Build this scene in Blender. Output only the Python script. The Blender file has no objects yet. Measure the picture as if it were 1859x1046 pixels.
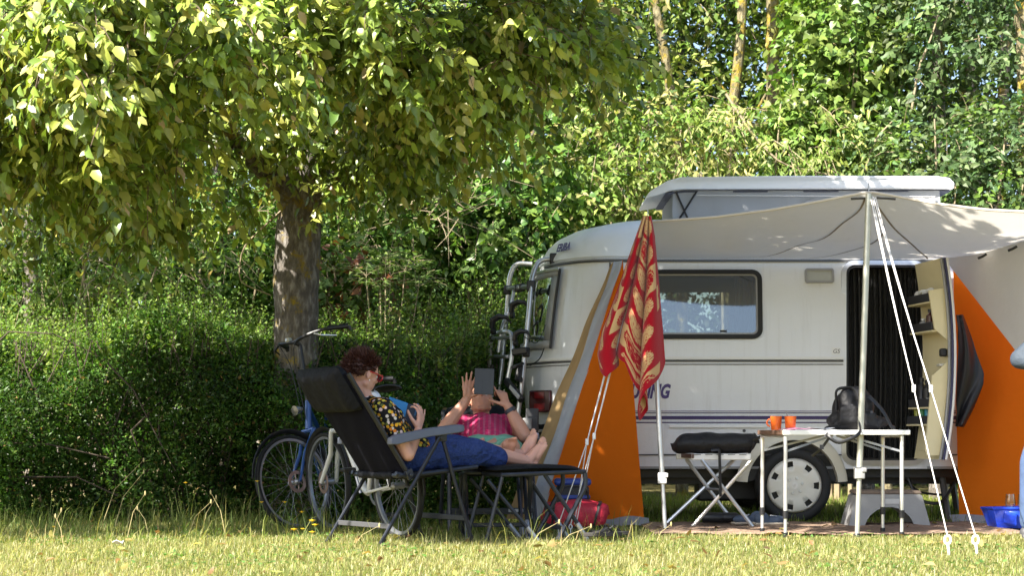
import bpy, math, random
import numpy as np
from mathutils import Vector, Matrix, Quaternion

# ------------------------------------------------------------------ camera, sky, sun, exposure
SC = bpy.context.scene
COL = SC.collection
F = 3360.0          # focal length in pixels of the 1859 px wide photograph
CAM_H = 0.69
HZ = 785.0
cam_d = bpy.data.cameras.new('camera'); cam = bpy.data.objects.new('camera', cam_d); COL.objects.link(cam)
cam.location = (0, 0, CAM_H); cam.rotation_euler = (math.radians(90), 0, 0)
cam_d.sensor_width = 36; cam_d.lens = F / 1859 * 36; cam_d.shift_y = (HZ - 523) / 1859
cam_d.clip_end = 2000; cam_d.clip_start = 0.1
cam_d.dof.use_dof = True; cam_d.dof.focus_distance = 12.6; cam_d.dof.aperture_fstop = 5.6
SC.camera = cam
SUN = Vector((-0.55, -0.47, 0.69)).normalized()
w = bpy.data.worlds.new('World'); SC.world = w; w.use_nodes = True
nt = w.node_tree; nt.nodes.clear()
sky = nt.nodes.new('ShaderNodeTexSky'); sky.sky_type = 'NISHITA'; sky.sun_disc = False
sky.sun_elevation = math.asin(SUN.z); sky.sun_rotation = math.atan2(SUN.x, SUN.y)
sky.dust_density = 2.0; sky.air_density = 1.0; sky.ozone_density = 1.0
bgn = nt.nodes.new('ShaderNodeBackground'); bgn.inputs[1].default_value = 0.09
won = nt.nodes.new('ShaderNodeOutputWorld')
nt.links.new(sky.outputs[0], bgn.inputs[0]); nt.links.new(bgn.outputs[0], won.inputs[0])
sl = bpy.data.lights.new('sun', 'SUN'); sl.energy = 5.0; sl.angle = math.radians(0.55); sl.color = (1.0, 0.94, 0.84)
so = bpy.data.objects.new('sun', sl); COL.objects.link(so); so.rotation_euler = SUN.to_track_quat('Z', 'Y').to_euler()
so.location = (-20, -20, 40)
vs = SC.view_settings; vs.view_transform = 'Standard'; vs.look = 'None'; vs.gamma = 1; vs.use_curve_mapping = False
vs.exposure = 1.88
SC.render.engine = 'CYCLES'
SC.cycles.max_bounces = 7; SC.cycles.diffuse_bounces = 3; SC.cycles.glossy_bounces = 3
SC.cycles.transmission_bounces = 4; SC.cycles.transparent_max_bounces = 12

# ------------------------------------------------------------------ helpers
R_ = random.Random(7)
def rad(a): return math.radians(a)
def P(px, py, d):
    """real position of what the photograph shows at pixel px,py and d metres away"""
    return Vector(((px - 929.5) * d / F, d, CAM_H + (HZ - py) * d / F))
def RZ(a): return Matrix.Rotation(a, 3, 'Z')
def V(*a): return Vector(a)

def fillet(pts, r, seg=5):
    pts = [Vector(p) for p in pts]; out = [pts[0]]
    for i in range(1, len(pts) - 1):
        a, b, c = pts[i-1], pts[i], pts[i+1]
        u = (a - b); v = (c - b)
        k = min(r, u.length * .48, v.length * .48)
        p0 = b + u.normalized() * k; p1 = b + v.normalized() * k
        for s in range(seg + 1):
            t = s / seg
            out.append(p0 * (1-t)**2 + b * 2*t*(1-t) + p1 * t*t)
    out.append(pts[-1]); return out

class MB:
    def __init__(s): s.v = []; s.f = []
    def add(s, v, f):
        o = len(s.v); s.v.extend([tuple(p) for p in v]); s.f.extend([tuple(i + o for i in q) for q in f]); return s
    def box(s, c, size, R=None):
        x, y, z = [k * .5 for k in size]; c = Vector(c)
        vs = [Vector(p) for p in ((-x,-y,-z),(x,-y,-z),(x,y,-z),(-x,y,-z),(-x,-y,z),(x,-y,z),(x,y,z),(-x,y,z))]
        if R is not None: vs = [R @ p for p in vs]
        return s.add([p + c for p in vs], [(0,3,2,1),(4,5,6,7),(0,1,5,4),(1,2,6,5),(2,3,7,6),(3,0,4,7)])
    def bar(s, a, b, wx, wz, up=(0, 0, 1)):
        a = Vector(a); b = Vector(b); d = b - a; x = d.normalized(); z = Vector(up)
        y = z.cross(x)
        if y.length < 1e-4: y = Vector((0, 1, 0)).cross(x)
        y.normalize(); z = x.cross(y)
        R = Matrix((x, y, z)).transposed()
        return s.box((a + b) / 2, (d.length, wx, wz), R)
    def tube(s, pts, r, n=8, cap=True, closed=False, flat=1.0):
        pts = [Vector(p) for p in pts]; m = len(pts)
        rs = list(r) if hasattr(r, '__len__') else [r] * m
        T = []
        for i in range(m):
            if closed: t = pts[(i+1) % m] - pts[i-1]
            else: t = pts[min(i+1, m-1)] - pts[max(i-1, 0)]
            T.append(t.normalized() if t.length > 1e-9 else Vector((0, 0, 1)))
        u = T[0].orthogonal().normalized(); U = [u]
        for i in range(1, m):
            q = T[i-1].rotation_difference(T[i]); u = q @ u; u = (u - T[i] * u.dot(T[i])).normalized(); U.append(u)
        vs = []
        for i in range(m):
            b = T[i].cross(U[i])
            for k in range(n):
                a = 2 * math.pi * k / n
                vs.append(pts[i] + (U[i] * math.cos(a) + b * math.sin(a) * flat) * rs[i])
        fs = []
        for i in range(m if closed else m - 1):
            j = (i + 1) % m
            for k in range(n):
                l = (k + 1) % n
                fs.append((i*n+k, i*n+l, j*n+l, j*n+k))
        if cap and not closed:
            fs.append(tuple(range(n-1, -1, -1))); fs.append(tuple((m-1)*n + k for k in range(n)))
        return s.add(vs, fs)
    def lathe(s, prof, o, axis=(0, 0, 1), n=24, up=None):
        o = Vector(o); a = Vector(axis).normalized(); u = a.orthogonal().normalized() if up is None else Vector(up); b = a.cross(u)
        vs = []; m = len(prof)
        for (r, h) in prof:
            for k in range(n):
                t = 2 * math.pi * k / n
                vs.append(o + a * h + (u * math.cos(t) + b * math.sin(t)) * r)
        fs = [(i*n+k, i*n+(k+1) % n, (i+1)*n+(k+1) % n, (i+1)*n+k) for i in range(m-1) for k in range(n)]
        ring_ = abs(prof[0][0]-prof[-1][0]) < 1e-6 and abs(prof[0][1]-prof[-1][1]) < 1e-6
        if prof[0][0] > 1e-5 and not ring_: fs.append(tuple(range(n-1, -1, -1)))
        if prof[-1][0] > 1e-5 and not ring_: fs.append(tuple((m-1)*n+k for k in range(n)))
        return s.add(vs, fs)
    def ell(s, c, r, R=None, nu=14, nv=9):
        c = Vector(c); vs = []
        for j in range(nv + 1):
            t = math.pi * j / nv
            for i in range(nu):
                p = 2 * math.pi * i / nu
                q = Vector((r[0]*math.sin(t)*math.cos(p), r[1]*math.sin(t)*math.sin(p), r[2]*math.cos(t)))
                vs.append((R @ q if R is not None else q) + c)
        fs = [(j*nu+i, (j+1)*nu+i, (j+1)*nu+(i+1) % nu, j*nu+(i+1) % nu) for j in range(nv) for i in range(nu)]
        return s.add(vs, fs)
    def cap(s, p0, r0, p1, r1, n=10):
        p0 = Vector(p0); p1 = Vector(p1); d = (p1 - p0)
        L = max(d.length, 1e-5); t = d / L
        pts = []; rs = []
        for a in (85, 60, 30): pts.append(p0 - t * r0 * math.sin(rad(a))); rs.append(r0 * math.cos(rad(a)))
        pts += [p0, p1]; rs += [r0, r1]
        for a in (30, 60, 85): pts.append(p1 + t * r1 * math.sin(rad(a))); rs.append(r1 * math.cos(rad(a)))
        return s.tube(pts, rs, n)
    def chain(s, pts, rs, n=10):
        for i in range(len(pts) - 1): s.cap(pts[i], rs[i], pts[i+1], rs[i+1], n)
        return s
    def grid(s, fn, nu, nv):
        vs = [fn(i / nu, j / nv) for j in range(nv + 1) for i in range(nu + 1)]
        k = nu + 1
        return s.add(vs, [(j*k+i, j*k+i+1, (j+1)*k+i+1, (j+1)*k+i) for j in range(nv) for i in range(nu)])
    def prism(s, A, B):
        """solid between two equal outlines"""
        n = len(A)
        return s.add(list(A) + list(B), [tuple(range(n-1, -1, -1)), tuple(range(n, 2*n))] + [(i, (i+1) % n, n+(i+1) % n, n+i) for i in range(n)])
    def ring(s, A, B, C, D):
        """frame: outer front A, inner front B, inner back C, outer back D (equal loops)"""
        n = len(A); L = [A, B, C, D]; vs = [p for l in L for p in l]; fs = []
        for q in range(4):
            a, b = q * n, ((q + 1) % 4) * n
            fs += [(a+i, a+(i+1) % n, b+(i+1) % n, b+i) for i in range(n)]
        return s.add(vs, fs)
    def build(s, name, m, parent=None, world=True, bevel=0, sub=0, solid=0, smooth=True, angle=38, seg=2):
        me = bpy.data.meshes.new(name)
        off = Vector((0, 0, 0))
        if parent is not None and world:
            r = parent
            while r.parent: r = r.parent
            off = r.location
        me.from_pydata([(p[0]-off[0], p[1]-off[1], p[2]-off[2]) for p in s.v], [], s.f)
        o = bpy.data.objects.new(name, me); COL.objects.link(o)
        if m is not None: me.materials.append(m)
        if smooth:
            me.shade_smooth(); me.set_sharp_from_angle(angle=rad(angle))
        if parent is not None: o.parent = parent
        if solid:
            q = o.modifiers.new('solid', 'SOLIDIFY'); q.thickness = solid; q.offset = 0
        if bevel:
            q = o.modifiers.new('bevel', 'BEVEL'); q.width = bevel; q.segments = seg; q.limit_method = 'ANGLE'; q.angle_limit = rad(35)
        if sub:
            q = o.modifiers.new('sub', 'SUBSURF'); q.levels = sub; q.render_levels = sub
        return o

def thing(name, label, cat, loc=(0, 0, 0), rotz=0, group=None):
    o = bpy.data.objects.new(name, None); COL.objects.link(o); o.empty_display_size = .1
    o.location = loc; o.rotation_euler = (0, 0, rotz); o['label'] = label; o['category'] = cat
    if group: o['group'] = group
    return o
def tag(o, label, cat, group=None, kind=None):
    o['label'] = label; o['category'] = cat
    if group: o['group'] = group
    if kind: o['kind'] = kind
    return o
def structure(o, label=None):
    o['kind'] = 'structure'
    if label: o['label'] = label
    return o
def remesh(o, voxel, it=6, fac=.5):
    """melt the overlapping pieces of o into one continuous skin"""
    q = o.modifiers.new('r', 'REMESH'); q.mode = 'VOXEL'; q.voxel_size = voxel; q.use_smooth_shade = True
    q = o.modifiers.new('s', 'SMOOTH'); q.factor = fac; q.iterations = it
    dg = bpy.context.evaluated_depsgraph_get(); dg.update()
    me = bpy.data.meshes.new_from_object(o.evaluated_get(dg))
    old = o.data; o.modifiers.clear(); ms = list(old.materials); o.data = me; me.name = old.name
    me.materials.clear()
    for m in ms: me.materials.append(m)
    bpy.data.meshes.remove(old); me.shade_smooth()
    return o

# ------------------------------------------------------------------ materials
MATS = {}
def lnk(t, a, b): t.links.new(a, b)
def pm(name, col, rough=.5, metal=0, var=.12, scale=18, bump=0, bscale=60, spec=.5, coat=0, sheen=0, dirt=None, dirt_amt=.0, dscale=4):
    if name in MATS: return MATS[name]
    m = bpy.data.materials.new(name); m.use_nodes = True; t = m.node_tree; b = t.nodes['Principled BSDF']
    b.inputs['Roughness'].default_value = rough; b.inputs['Metallic'].default_value = metal
    b.inputs['Specular IOR Level'].default_value = spec; b.inputs['Coat Weight'].default_value = coat
    if sheen: b.inputs['Sheen Weight'].default_value = sheen
    tc = t.nodes.new('ShaderNodeTexCoord')
    nz = t.nodes.new('ShaderNodeTexNoise'); nz.inputs['Scale'].default_value = scale; nz.inputs['Detail'].default_value = 6
    lnk(t, tc.outputs['Object'], nz.inputs['Vector'])
    mx = t.nodes.new('ShaderNodeMix'); mx.data_type = 'RGBA'
    mx.inputs[6].default_value = tuple(c * (1 - var) for c in col) + (1,)
    mx.inputs[7].default_value = tuple(min(1, c * (1 + var)) for c in col) + (1,)
    lnk(t, nz.outputs[0], mx.inputs[0]); out = mx.outputs[2]
    if dirt is not None:
        n2 = t.nodes.new('ShaderNodeTexNoise'); n2.inputs['Scale'].default_value = dscale; n2.inputs['Detail'].default_value = 9; n2.inputs['Roughness'].default_value = .7
        lnk(t, tc.outputs['Object'], n2.inputs['Vector'])
        rp = t.nodes.new('ShaderNodeValToRGB'); rp.color_ramp.elements[0].position = .5; rp.color_ramp.elements[1].position = .75
        rp.color_ramp.elements[1].color = (dirt_amt,)*3 + (1,)
        lnk(t, n2.outputs[0], rp.inputs[0])
        m2 = t.nodes.new('ShaderNodeMix'); m2.data_type = 'RGBA'; m2.inputs[7].default_value = tuple(dirt) + (1,)
        lnk(t, rp.outputs[0], m2.inputs[0]); lnk(t, out, m2.inputs[6]); out = m2.outputs[2]
    lnk(t, out, b.inputs['Base Color'])
    if bump:
        n3 = t.nodes.new('ShaderNodeTexNoise'); n3.inputs['Scale'].default_value = bscale; n3.inputs['Detail'].default_value = 5
        lnk(t, tc.outputs['Object'], n3.inputs['Vector'])
        bp = t.nodes.new('ShaderNodeBump'); bp.inputs['Strength'].default_value = bump; bp.inputs['Distance'].default_value = .02
        lnk(t, n3.outputs[0], bp.inputs['Height']); lnk(t, bp.outputs[0], b.inputs['Normal'])
    MATS[name] = m; return m
def leafmat(name, trans=.4, rough=.45, spec=.35, boost=(1.5, 1.6, .7)):
    m = bpy.data.materials.new(name); m.use_nodes = True; t = m.node_tree; b = t.nodes['Principled BSDF']
    out = t.nodes['Material Output']
    at = t.nodes.new('ShaderNodeAttribute'); at.attribute_name = 'tint'
    lnk(t, at.outputs['Color'], b.inputs['Base Color']); b.inputs['Roughness'].default_value = rough; b.inputs['Specular IOR Level'].default_value = spec
    tr = t.nodes.new('ShaderNodeBsdfTranslucent')
    ml = t.nodes.new('ShaderNodeMix'); ml.data_type = 'RGBA'; ml.blend_type = 'MULTIPLY'; ml.inputs[0].default_value = 1
    ml.inputs[7].default_value = boost + (1,); lnk(t, at.outputs['Color'], ml.inputs[6]); lnk(t, ml.outputs[2], tr.inputs['Color'])
    ms = t.nodes.new('ShaderNodeMixShader'); ms.inputs[0].default_value = trans
    lnk(t, b.outputs[0], ms.inputs[1]); lnk(t, tr.outputs[0], ms.inputs[2]); lnk(t, ms.outputs[0], out.inputs[0])
    return m
def clothmat(name, col, trans=.3, var=.08, scale=6, bump=.15, bscale=25, tcol=None):
    m = pm(name, col, .85, 0, var, scale, bump, bscale, spec=.15)
    t = m.node_tree; b = t.nodes['Principled BSDF']; out = t.nodes['Material Output']
    tr = t.nodes.new('ShaderNodeBsdfTranslucent'); tr.inputs[0].default_value = tuple(tcol or col) + (1,)
    ms = t.nodes.new('ShaderNodeMixShader'); ms.inputs[0].default_value = trans
    lnk(t, b.outputs[0], ms.inputs[1]); lnk(t, tr.outputs[0], ms.inputs[2]); lnk(t, ms.outputs[0], out.inputs[0])
    return m
def glassmat(name, col=(.8, .85, .83), refl=.08, rough=.03, top=.9):
    m = bpy.data.materials.new(name); m.use_nodes = True; t = m.node_tree; t.nodes.remove(t.nodes['Principled BSDF'])
    out = t.nodes['Material Output']
    tp = t.nodes.new('ShaderNodeBsdfTransparent'); tp.inputs[0].default_value = tuple(col) + (1,)
    gl = t.nodes.new('ShaderNodeBsdfGlossy'); gl.inputs['Roughness'].default_value = rough
    lw = t.nodes.new('ShaderNodeLayerWeight'); lw.inputs[0].default_value = .35
    mr = t.nodes.new('ShaderNodeMapRange'); mr.inputs[3].default_value = refl; mr.inputs[4].default_value = top
    lnk(t, lw.outputs['Fresnel'], mr.inputs[0])
    ms = t.nodes.new('ShaderNodeMixShader'); lnk(t, mr.outputs[0], ms.inputs[0])
    lnk(t, tp.outputs[0], ms.inputs[1]); lnk(t, gl.outputs[0], ms.inputs[2]); lnk(t, ms.outputs[0], out.inputs[0])
    return m
def emptymat(name, rough=.6, spec=.4):
    m = bpy.data.materials.new(name); m.use_nodes = True; t = m.node_tree; b = t.nodes['Principled BSDF']
    b.inputs['Roughness'].default_value = rough; b.inputs['Specular IOR Level'].default_value = spec
    tc = t.nodes.new('ShaderNodeTexCoord')
    return m, t, b, tc
def ramp(t, src, stops, interp='LINEAR'):
    r = t.nodes.new('ShaderNodeValToRGB'); cr = r.color_ramp; cr.interpolation = interp
    while len(cr.elements) < len(stops): cr.elements.new(.5)
    for e, (p, c) in zip(cr.elements, stops): e.position = p; e.color = tuple(c) + (1,)
    lnk(t, src, r.inputs[0]); return r.outputs[0]
def noise(t, tc, scale, detail=6, rough=.6, vec=None):
    n = t.nodes.new('ShaderNodeTexNoise'); n.inputs['Scale'].default_value = scale; n.inputs['Detail'].default_value = detail; n.inputs['Roughness'].default_value = rough
    lnk(t, vec or tc.outputs['Object'], n.inputs['Vector']); return n.outputs[0]
def mixc(t, f, a, b):
    m = t.nodes.new('ShaderNodeMix'); m.data_type = 'RGBA'
    if hasattr(f, 'links'): lnk(t, f, m.inputs[0])
    else: m.inputs[0].default_value = f
    for s, i in ((a, 6), (b, 7)):
        if hasattr(s, 'links'): lnk(t, s, m.inputs[i])
        else: m.inputs[i].default_value = tuple(s) + (1,)
    return m.outputs[2]
def bumpto(t, b, h, st=.5, dist=.02):
    bp = t.nodes.new('ShaderNodeBump'); bp.inputs['Strength'].default_value = st; bp.inputs['Distance'].default_value = dist
    lnk(t, h, bp.inputs['Height']); lnk(t, bp.outputs[0], b.inputs['Normal'])

ALU = pm('aluminium', (.62, .62, .62), .38, .85, .1, 30, .05)
STEEL = pm('grey steel', (.30, .31, .34), .4, .7, .1, 30)
CHARCOAL = pm('charcoal coated tube', (.020, .023, .033), .40, .2, .15, 30)
ARMGREY = pm('grey plastic armrest', (.085, .095, .13), .45, 0, .1, 30, .05)
BLACK = pm('black plastic', (.012, .012, .014), .45, 0, .2, 30)
RUBBER = pm('black rubber', (.014, .014, .014), .7, 0, .25, 40, .1)
BLACKCLOTH = pm('black padded cloth', (.005, .0055, .008), .7, 0, .25, 25, .35, 40, spec=.2)
NAVYMESH = pm('dark navy mesh cloth', (.0045, .0045, .009), .85, 0, .2, 25, .2, 300, spec=.1)
PAINT = pm('white caravan paint', (.755, .77, .795), .32, 0, .02, 3, .10, 90, coat=.2, dirt=(.52, .50, .44), dirt_amt=.10, dscale=2.2)
def streaks(m, col, amt):
    t = m.node_tree; b = t.nodes['Principled BSDF']; src = b.inputs['Base Color'].links[0].from_socket
    tc = t.nodes.new('ShaderNodeTexCoord'); mp = t.nodes.new('ShaderNodeMapping'); mp.inputs['Scale'].default_value = (22, 22, .9); lnk(t, tc.outputs['Object'], mp.inputs[0])
    n = t.nodes.new('ShaderNodeTexNoise'); n.inputs['Scale'].default_value = 1.0; n.inputs['Detail'].default_value = 6; n.inputs['Roughness'].default_value = .65; lnk(t, mp.outputs[0], n.inputs['Vector'])
    r = t.nodes.new('ShaderNodeValToRGB'); r.color_ramp.elements[0].position = .52; r.color_ramp.elements[1].position = .80; r.color_ramp.elements[0].color = (0, 0, 0, 1); r.color_ramp.elements[1].color = (amt,)*3 + (1,)
    lnk(t, n.outputs[0], r.inputs[0]); mx = t.nodes.new('ShaderNodeMix'); mx.data_type = 'RGBA'; mx.inputs[7].default_value = tuple(col) + (1,); lnk(t, r.outputs[0], mx.inputs[0]); lnk(t, src, mx.inputs[6]); lnk(t, mx.outputs[2], b.inputs['Base Color'])
streaks(PAINT, (.42, .40, .36), .26)
ROOFP = pm('white roof paint', (.78, .79, .80), .35, 0, .02, 3, .05, 60, dirt=(.45, .46, .42), dirt_amt=.35, dscale=3)
WHITE = pm('white plastic', (.76, .76, .74), .4, 0, .03, 20)
CREAM = pm('cream plastic', (.76, .67, .42), .45, 0, .05, 12)
DKGREY = pm('dark grey trim', (.06, .06, .065), .5, 0, .1, 20)
MIDGREY = pm('mid grey trim', (.30, .30, .30), .5, 0, .1, 20)
PURPLE = pm('dark purple stripe', (.045, .03, .12), .4, 0, .05, 20)
LILAC = pm('lilac grey stripe', (.30, .27, .36), .4, 0, .05, 20)
ROPE = pm('white rope', (.72, .70, .66), .8, 0, .12, 200, .4, 300)
GREYPLASTIC = pm('grey plastic', (.28, .28, .28), .5, 0, .08, 20, .05)
# ------------------------------------------------------------------ the caravan
def yoff(z):       # the side wall is widest at the belt line
    return .075 * ((z - 1.24) / .78) ** 2
def xoff(z):       # the ends lean in
    return .14 * ((z - 1.24) / .78) ** 1.3 if z > 1.24 else .10 * ((1.24 - z) / .83) ** 2
XS = [.744, .86, 1.36, 1.87, 2.2, 2.53, 3.12, 3.6, 4.0]
REAR = [(.09, 15.0), (.105, 14.85), (.15, 14.66), (.22, 14.47), (.32, 14.30), (.45, 14.15), (.60, 14.045)]
FRONT = [(4.16, 14.045), (4.32, 14.15), (4.46, 14.30), (4.56, 14.5), (4.62, 14.75), (4.64, 15.0)]
near = REAR + [(x, 14.0) for x in XS] + FRONT
OUT = near + [(x, 30 - y) for (x, y) in reversed(near[1:-1])]
NO = len(OUT); CX, CY = 2.36, 15.0
def outline(z, off=0.0, s=1.0):
    pts = []
    for i, (x, y) in enumerate(OUT):
        a = OUT[i-1]; b = OUT[(i+1) % NO]
        n = Vector((b[1]-a[1], -(b[0]-a[0]))).normalized()
        px = x - n.x * abs(n.x) * xoff(z); py = y - n.y * abs(n.y) * yoff(z)
        px += n.x * off; py += n.y * off
        pts.append(Vector((CX + (px - CX) * s, CY + (py - CY) * s, z)))
    return pts
def side(x, z, off=0.0): return Vector((x, 14.0 + yoff(z) - off, z))
CV = thing('caravan', 'white touring caravan with raised pop-up roof, purple stripes and open door', 'caravan', (2.36, 15.0, 0))
DZ0, DZ1 = .47, 1.965
WZ0, WZ1 = 1.42, 1.895
rows = [.41, .47, .62, .80, 1.02, 1.24, 1.42, 1.6, 1.75, 1.895, 1.965, 2.02]
b = MB()
for z in rows: b.v += [tuple(p) for p in outline(z)]
dcol = near.index((2.53, 14.0)); w0 = near.index((.86, 14.0)); w1 = near.index((1.87, 14.0))
for j in range(len(rows) - 1):
    za, zb = rows[j], rows[j+1]
    for i in range(NO):
        if i == dcol and za >= DZ0 - .001 and zb <= DZ1 + .001: continue
        win = za >= WZ0 - .001 and zb <= WZ1 + .001
        if win and w0 <= i < w1: continue
        k = NO - 1 - i      # far side window opposite
        if win and w0 <= k < w1: continue
        rear = i in (0, 1, 2, NO-1, NO-2, NO-3)
        if rear and za >= 1.42 - .001 and zb <= WZ1 + .001: continue
        b.f.append((j*NO+i, j*NO+(i+1) % NO, (j+1)*NO+(i+1) % NO, (j+1)*NO+i))
b.f.append(tuple(range(NO-1, -1, -1)))
body = b.build('body', PAINT, CV, angle=60)
b = MB(); RR = [(2.02, 1.0, 0), (2.03, 1.0, .012), (2.05, 1.0, .006), (2.10, .990, 0), (2.17, .970, 0), (2.235, .935, 0), (2.285, .885, 0), (2.325, .80, 0), (2.35, .65, 0), (2.362, .35, 0)]
for (z, s_, of) in RR:
    b.v += [(p.x, p.y, z) for p in outline(2.02, of, s_)]
for j in range(len(RR)-1): b.f += [(j*NO+i, j*NO+(i+1) % NO, (j+1)*NO+(i+1) % NO, (j+1)*NO+i) for i in range(NO)]
b.f.append(tuple((len(RR)-1)*NO+i for i in range(NO)))
b.build('roof', ROOFP, CV, angle=60)
def strip(name, z0, z1, off, m, i0, i1, x0=None, x1=None):
    q = MB(); A = outline(z0, off); B = outline(z1, off); C = outline(z0, -.01); D = outline(z1, -.01)
    idx = list(range(i0, i1 + 1)); L = []
    for arr in (A, B, D, C):
        l = [arr[i].copy() for i in idx]
        if x0 is not None: l[0].x = x0
        if x1 is not None: l[-1].x = x1
        L.append(l)
    n = len(idx)
    for l in L: q.v += [tuple(p) for p in l]
    for k in range(4):
        a_, c_ = k*n, ((k+1) % 4)*n
        q.f += [(a_+i, a_+i+1, c_+i+1, c_+i) for i in range(n-1)]
    q.f += [(0, n, 2*n, 3*n), (n-1, 4*n-1, 3*n-1, 2*n-1)]
    return q.build(name, m, CV, angle=60)
iL = dcol; iR = dcol + 1; iE = len(near) - 1; iC = near.index((.744, 14.0))
for (i0, i1, x0, x1) in ((0, iL, None, 2.505), (iR, iE, 3.16, None)):
    strip('belt_trim', 1.222, 1.236, .012, DKGREY, i0, i1, x0, x1)
    strip('belt_trim', 1.240, 1.262, .016, WHITE, i0, i1, x0, x1)
    strip('belt_trim', 1.200, 1.206, .008, DKGREY, i0, i1, x0, x1)
    strip('stripe', .846, .853, .005, LILAC, iC if i0 == 0 else i0, i1, x0, x1)
    strip('stripe', .832, .838, .005, PURPLE, iC if i0 == 0 else i0, i1, x0, x1)
    strip('stripe', .786, .812, .005, PURPLE, iC if i0 == 0 else i0, i1, x0, x1)
    strip('stripe', .758, .767, .005, PURPLE, iC if i0 == 0 else i0, i1, x0, x1)
    strip('skirt_trim', .512, .522, .01, DKGREY, iC if i0 == 0 else i0, i1, x0, x1)
    strip('skirt_trim', .410, .428, .012, MIDGREY, i0, i1, x0, x1)
strip('awning_rail', 1.985, 1.998, .02, DKGREY, 2, iE)
strip('awning_rail', 2.0, 2.012, .024, MIDGREY, 2, iE)
# corner seam at the end of the side panel
q = MB(); q.tube([side(.744, z, .004) for z in (.43, .7, 1.0, 1.2)], .006, 6); q.tube([side(.744, z, .004) for z in (1.27, 1.5, 1.75, 1.98)], .006, 6)

q.build('corner_seam', DKGREY, CV)
def rrect(x0, z0, x1, z1, r, n=6):
    L = []
    for (cx, cz, a0) in ((x1-r, z1-r, 0), (x0+r, z1-r, 90), (x0+r, z0+r, 180), (x1-r, z0+r, 270)):
        for k in range(n+1):
            a = rad(a0 + 90*k/n); L.append((cx + r*math.cos(a), cz + r*math.sin(a)))
    return L
def wallring(x0, z0, x1, z1, r, wd, front, back, mapf=side):
    o_ = rrect(x0, z0, x1, z1, r); i_ = rrect(x0+wd, z0+wd, x1-wd, z1-wd, max(r-wd, .004))
    q = MB(); q.ring([mapf(x, z, front) for x, z in o_], [mapf(x, z, front) for x, z in i_], [mapf(x, z, back) for x, z in i_], [mapf(x, z, back) for x, z in o_])
    return q
def wallplate(x0, z0, x1, z1, r, front, back, mapf=side):
    o_ = rrect(x0, z0, x1, z1, r); q = MB()
    q.prism([mapf(x, z, back) for x, z in o_], [mapf(x, z, front) for x, z in o_]); return q
GLASS = glassmat('tinted acrylic window', (.55, .60, .58), .16, .04)
wn = wallring(.835, 1.395, 1.895, 1.925, .075, .034, .022, -.012).build('window', RUBBER, CV, angle=50)
wallring(.866, 1.426, 1.864, 1.894, .05, .016, .012, -.004).build('inner_frame', MIDGREY, wn)
wallplate(.872, 1.432, 1.858, 1.888, .04, .004, -.002).build('pane', GLASS, wn)
q = MB()
for x in (1.12, 1.60): q.box(side(x, 1.455, .002), (.05, .012, .016))
q.build('catch', BLACK, wn)
# rear window: a bowed acrylic sheet with a heavy dark rim
def rearpt(t, z, off):      # t 0..1 from near edge to far edge
    o_ = outline(z, off); L = [o_[4], o_[3], o_[2], o_[1], o_[0], o_[NO-1], o_[NO-2], o_[NO-3], o_[NO-4]]
    f = max(0, min(7.999, t*8)); i = int(f); return L[i].lerp(L[i+1], f-i)
rw = MB()
for (za, zb, ta, tb) in ((1.34, 1.40, 0, 1), (1.90, 1.95, 0, 1)):
    rw.grid(lambda u, v: rearpt(ta+(tb-ta)*u, za+(zb-za)*v, .035), 16, 1)
for (ta, tb) in ((0, .07), (.93, 1)):
    rw.grid(lambda u, v: rearpt(ta+(tb-ta)*u, 1.40+.50*v, .035), 1, 4)
rwo = rw.build('rear_window', MIDGREY, CV, solid=.012)
q = MB(); q.grid(lambda u, v: rearpt(.07+.86*u, 1.40+.50*v, .032), 16, 4); q.build('pane', GLASS, rwo)
q = MB(); q.tube([rearpt(t, 1.955, .045) for t in (0, .12, .25, .4, .6, .8, 1)], .014, 6); q.build('hinge_rail', ALU, rwo)
q = MB(); q.tube([rearpt(-.005, z, .04) for z in (1.335, 1.5, 1.7, 1.9, 1.955)], .010, 6); q.build('edge_seal', BLACK, rwo)
# inside of the caravan
INT = pm('pale interior laminate', (.50, .44, .34), .5, 0, .05, 6); WOODI = pm('brown cabinet', (.17, .10, .05), .5, 0, .2, 8)
q = MB(); q.box((2.36, 15, .46), (4.2, 1.8, .03)); q.build('floor', INT, CV)
q = MB(); q.box((.75, 15, .75), (.75, 1.6, .5)); q.build('bench', pm('grey seat cloth', (.16, .16, .17), .9), CV, bevel=.03)
q = MB(); q.box((3.9, 15.1, 1.2), (.7, 1.5, 1.45)); q.build('cupboard', WOODI, CV, bevel=.01)
q = MB(); q.box((2.2, 15.55, .85), (.9, .55, .75)); q.build('kitchen_block', WOODI, CV, bevel=.01)
q = MB(); q.grid(lambda u, v: Vector((.90+.13*u, 14.12+.012*math.sin(u*30)+.05*v, 1.44+.46*v)), 20, 3); q.build('window_curtain', clothmat('grey curtain', (.34, .34, .32), .3), CV)
q = MB(); q.grid(lambda u, v: Vector((1.70+.15*u, 14.12+.012*math.sin(u*30)+.05*v, 1.44+.46*v)), 20, 3); q.build('window_curtain', MATS['grey curtain'], CV)
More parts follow.
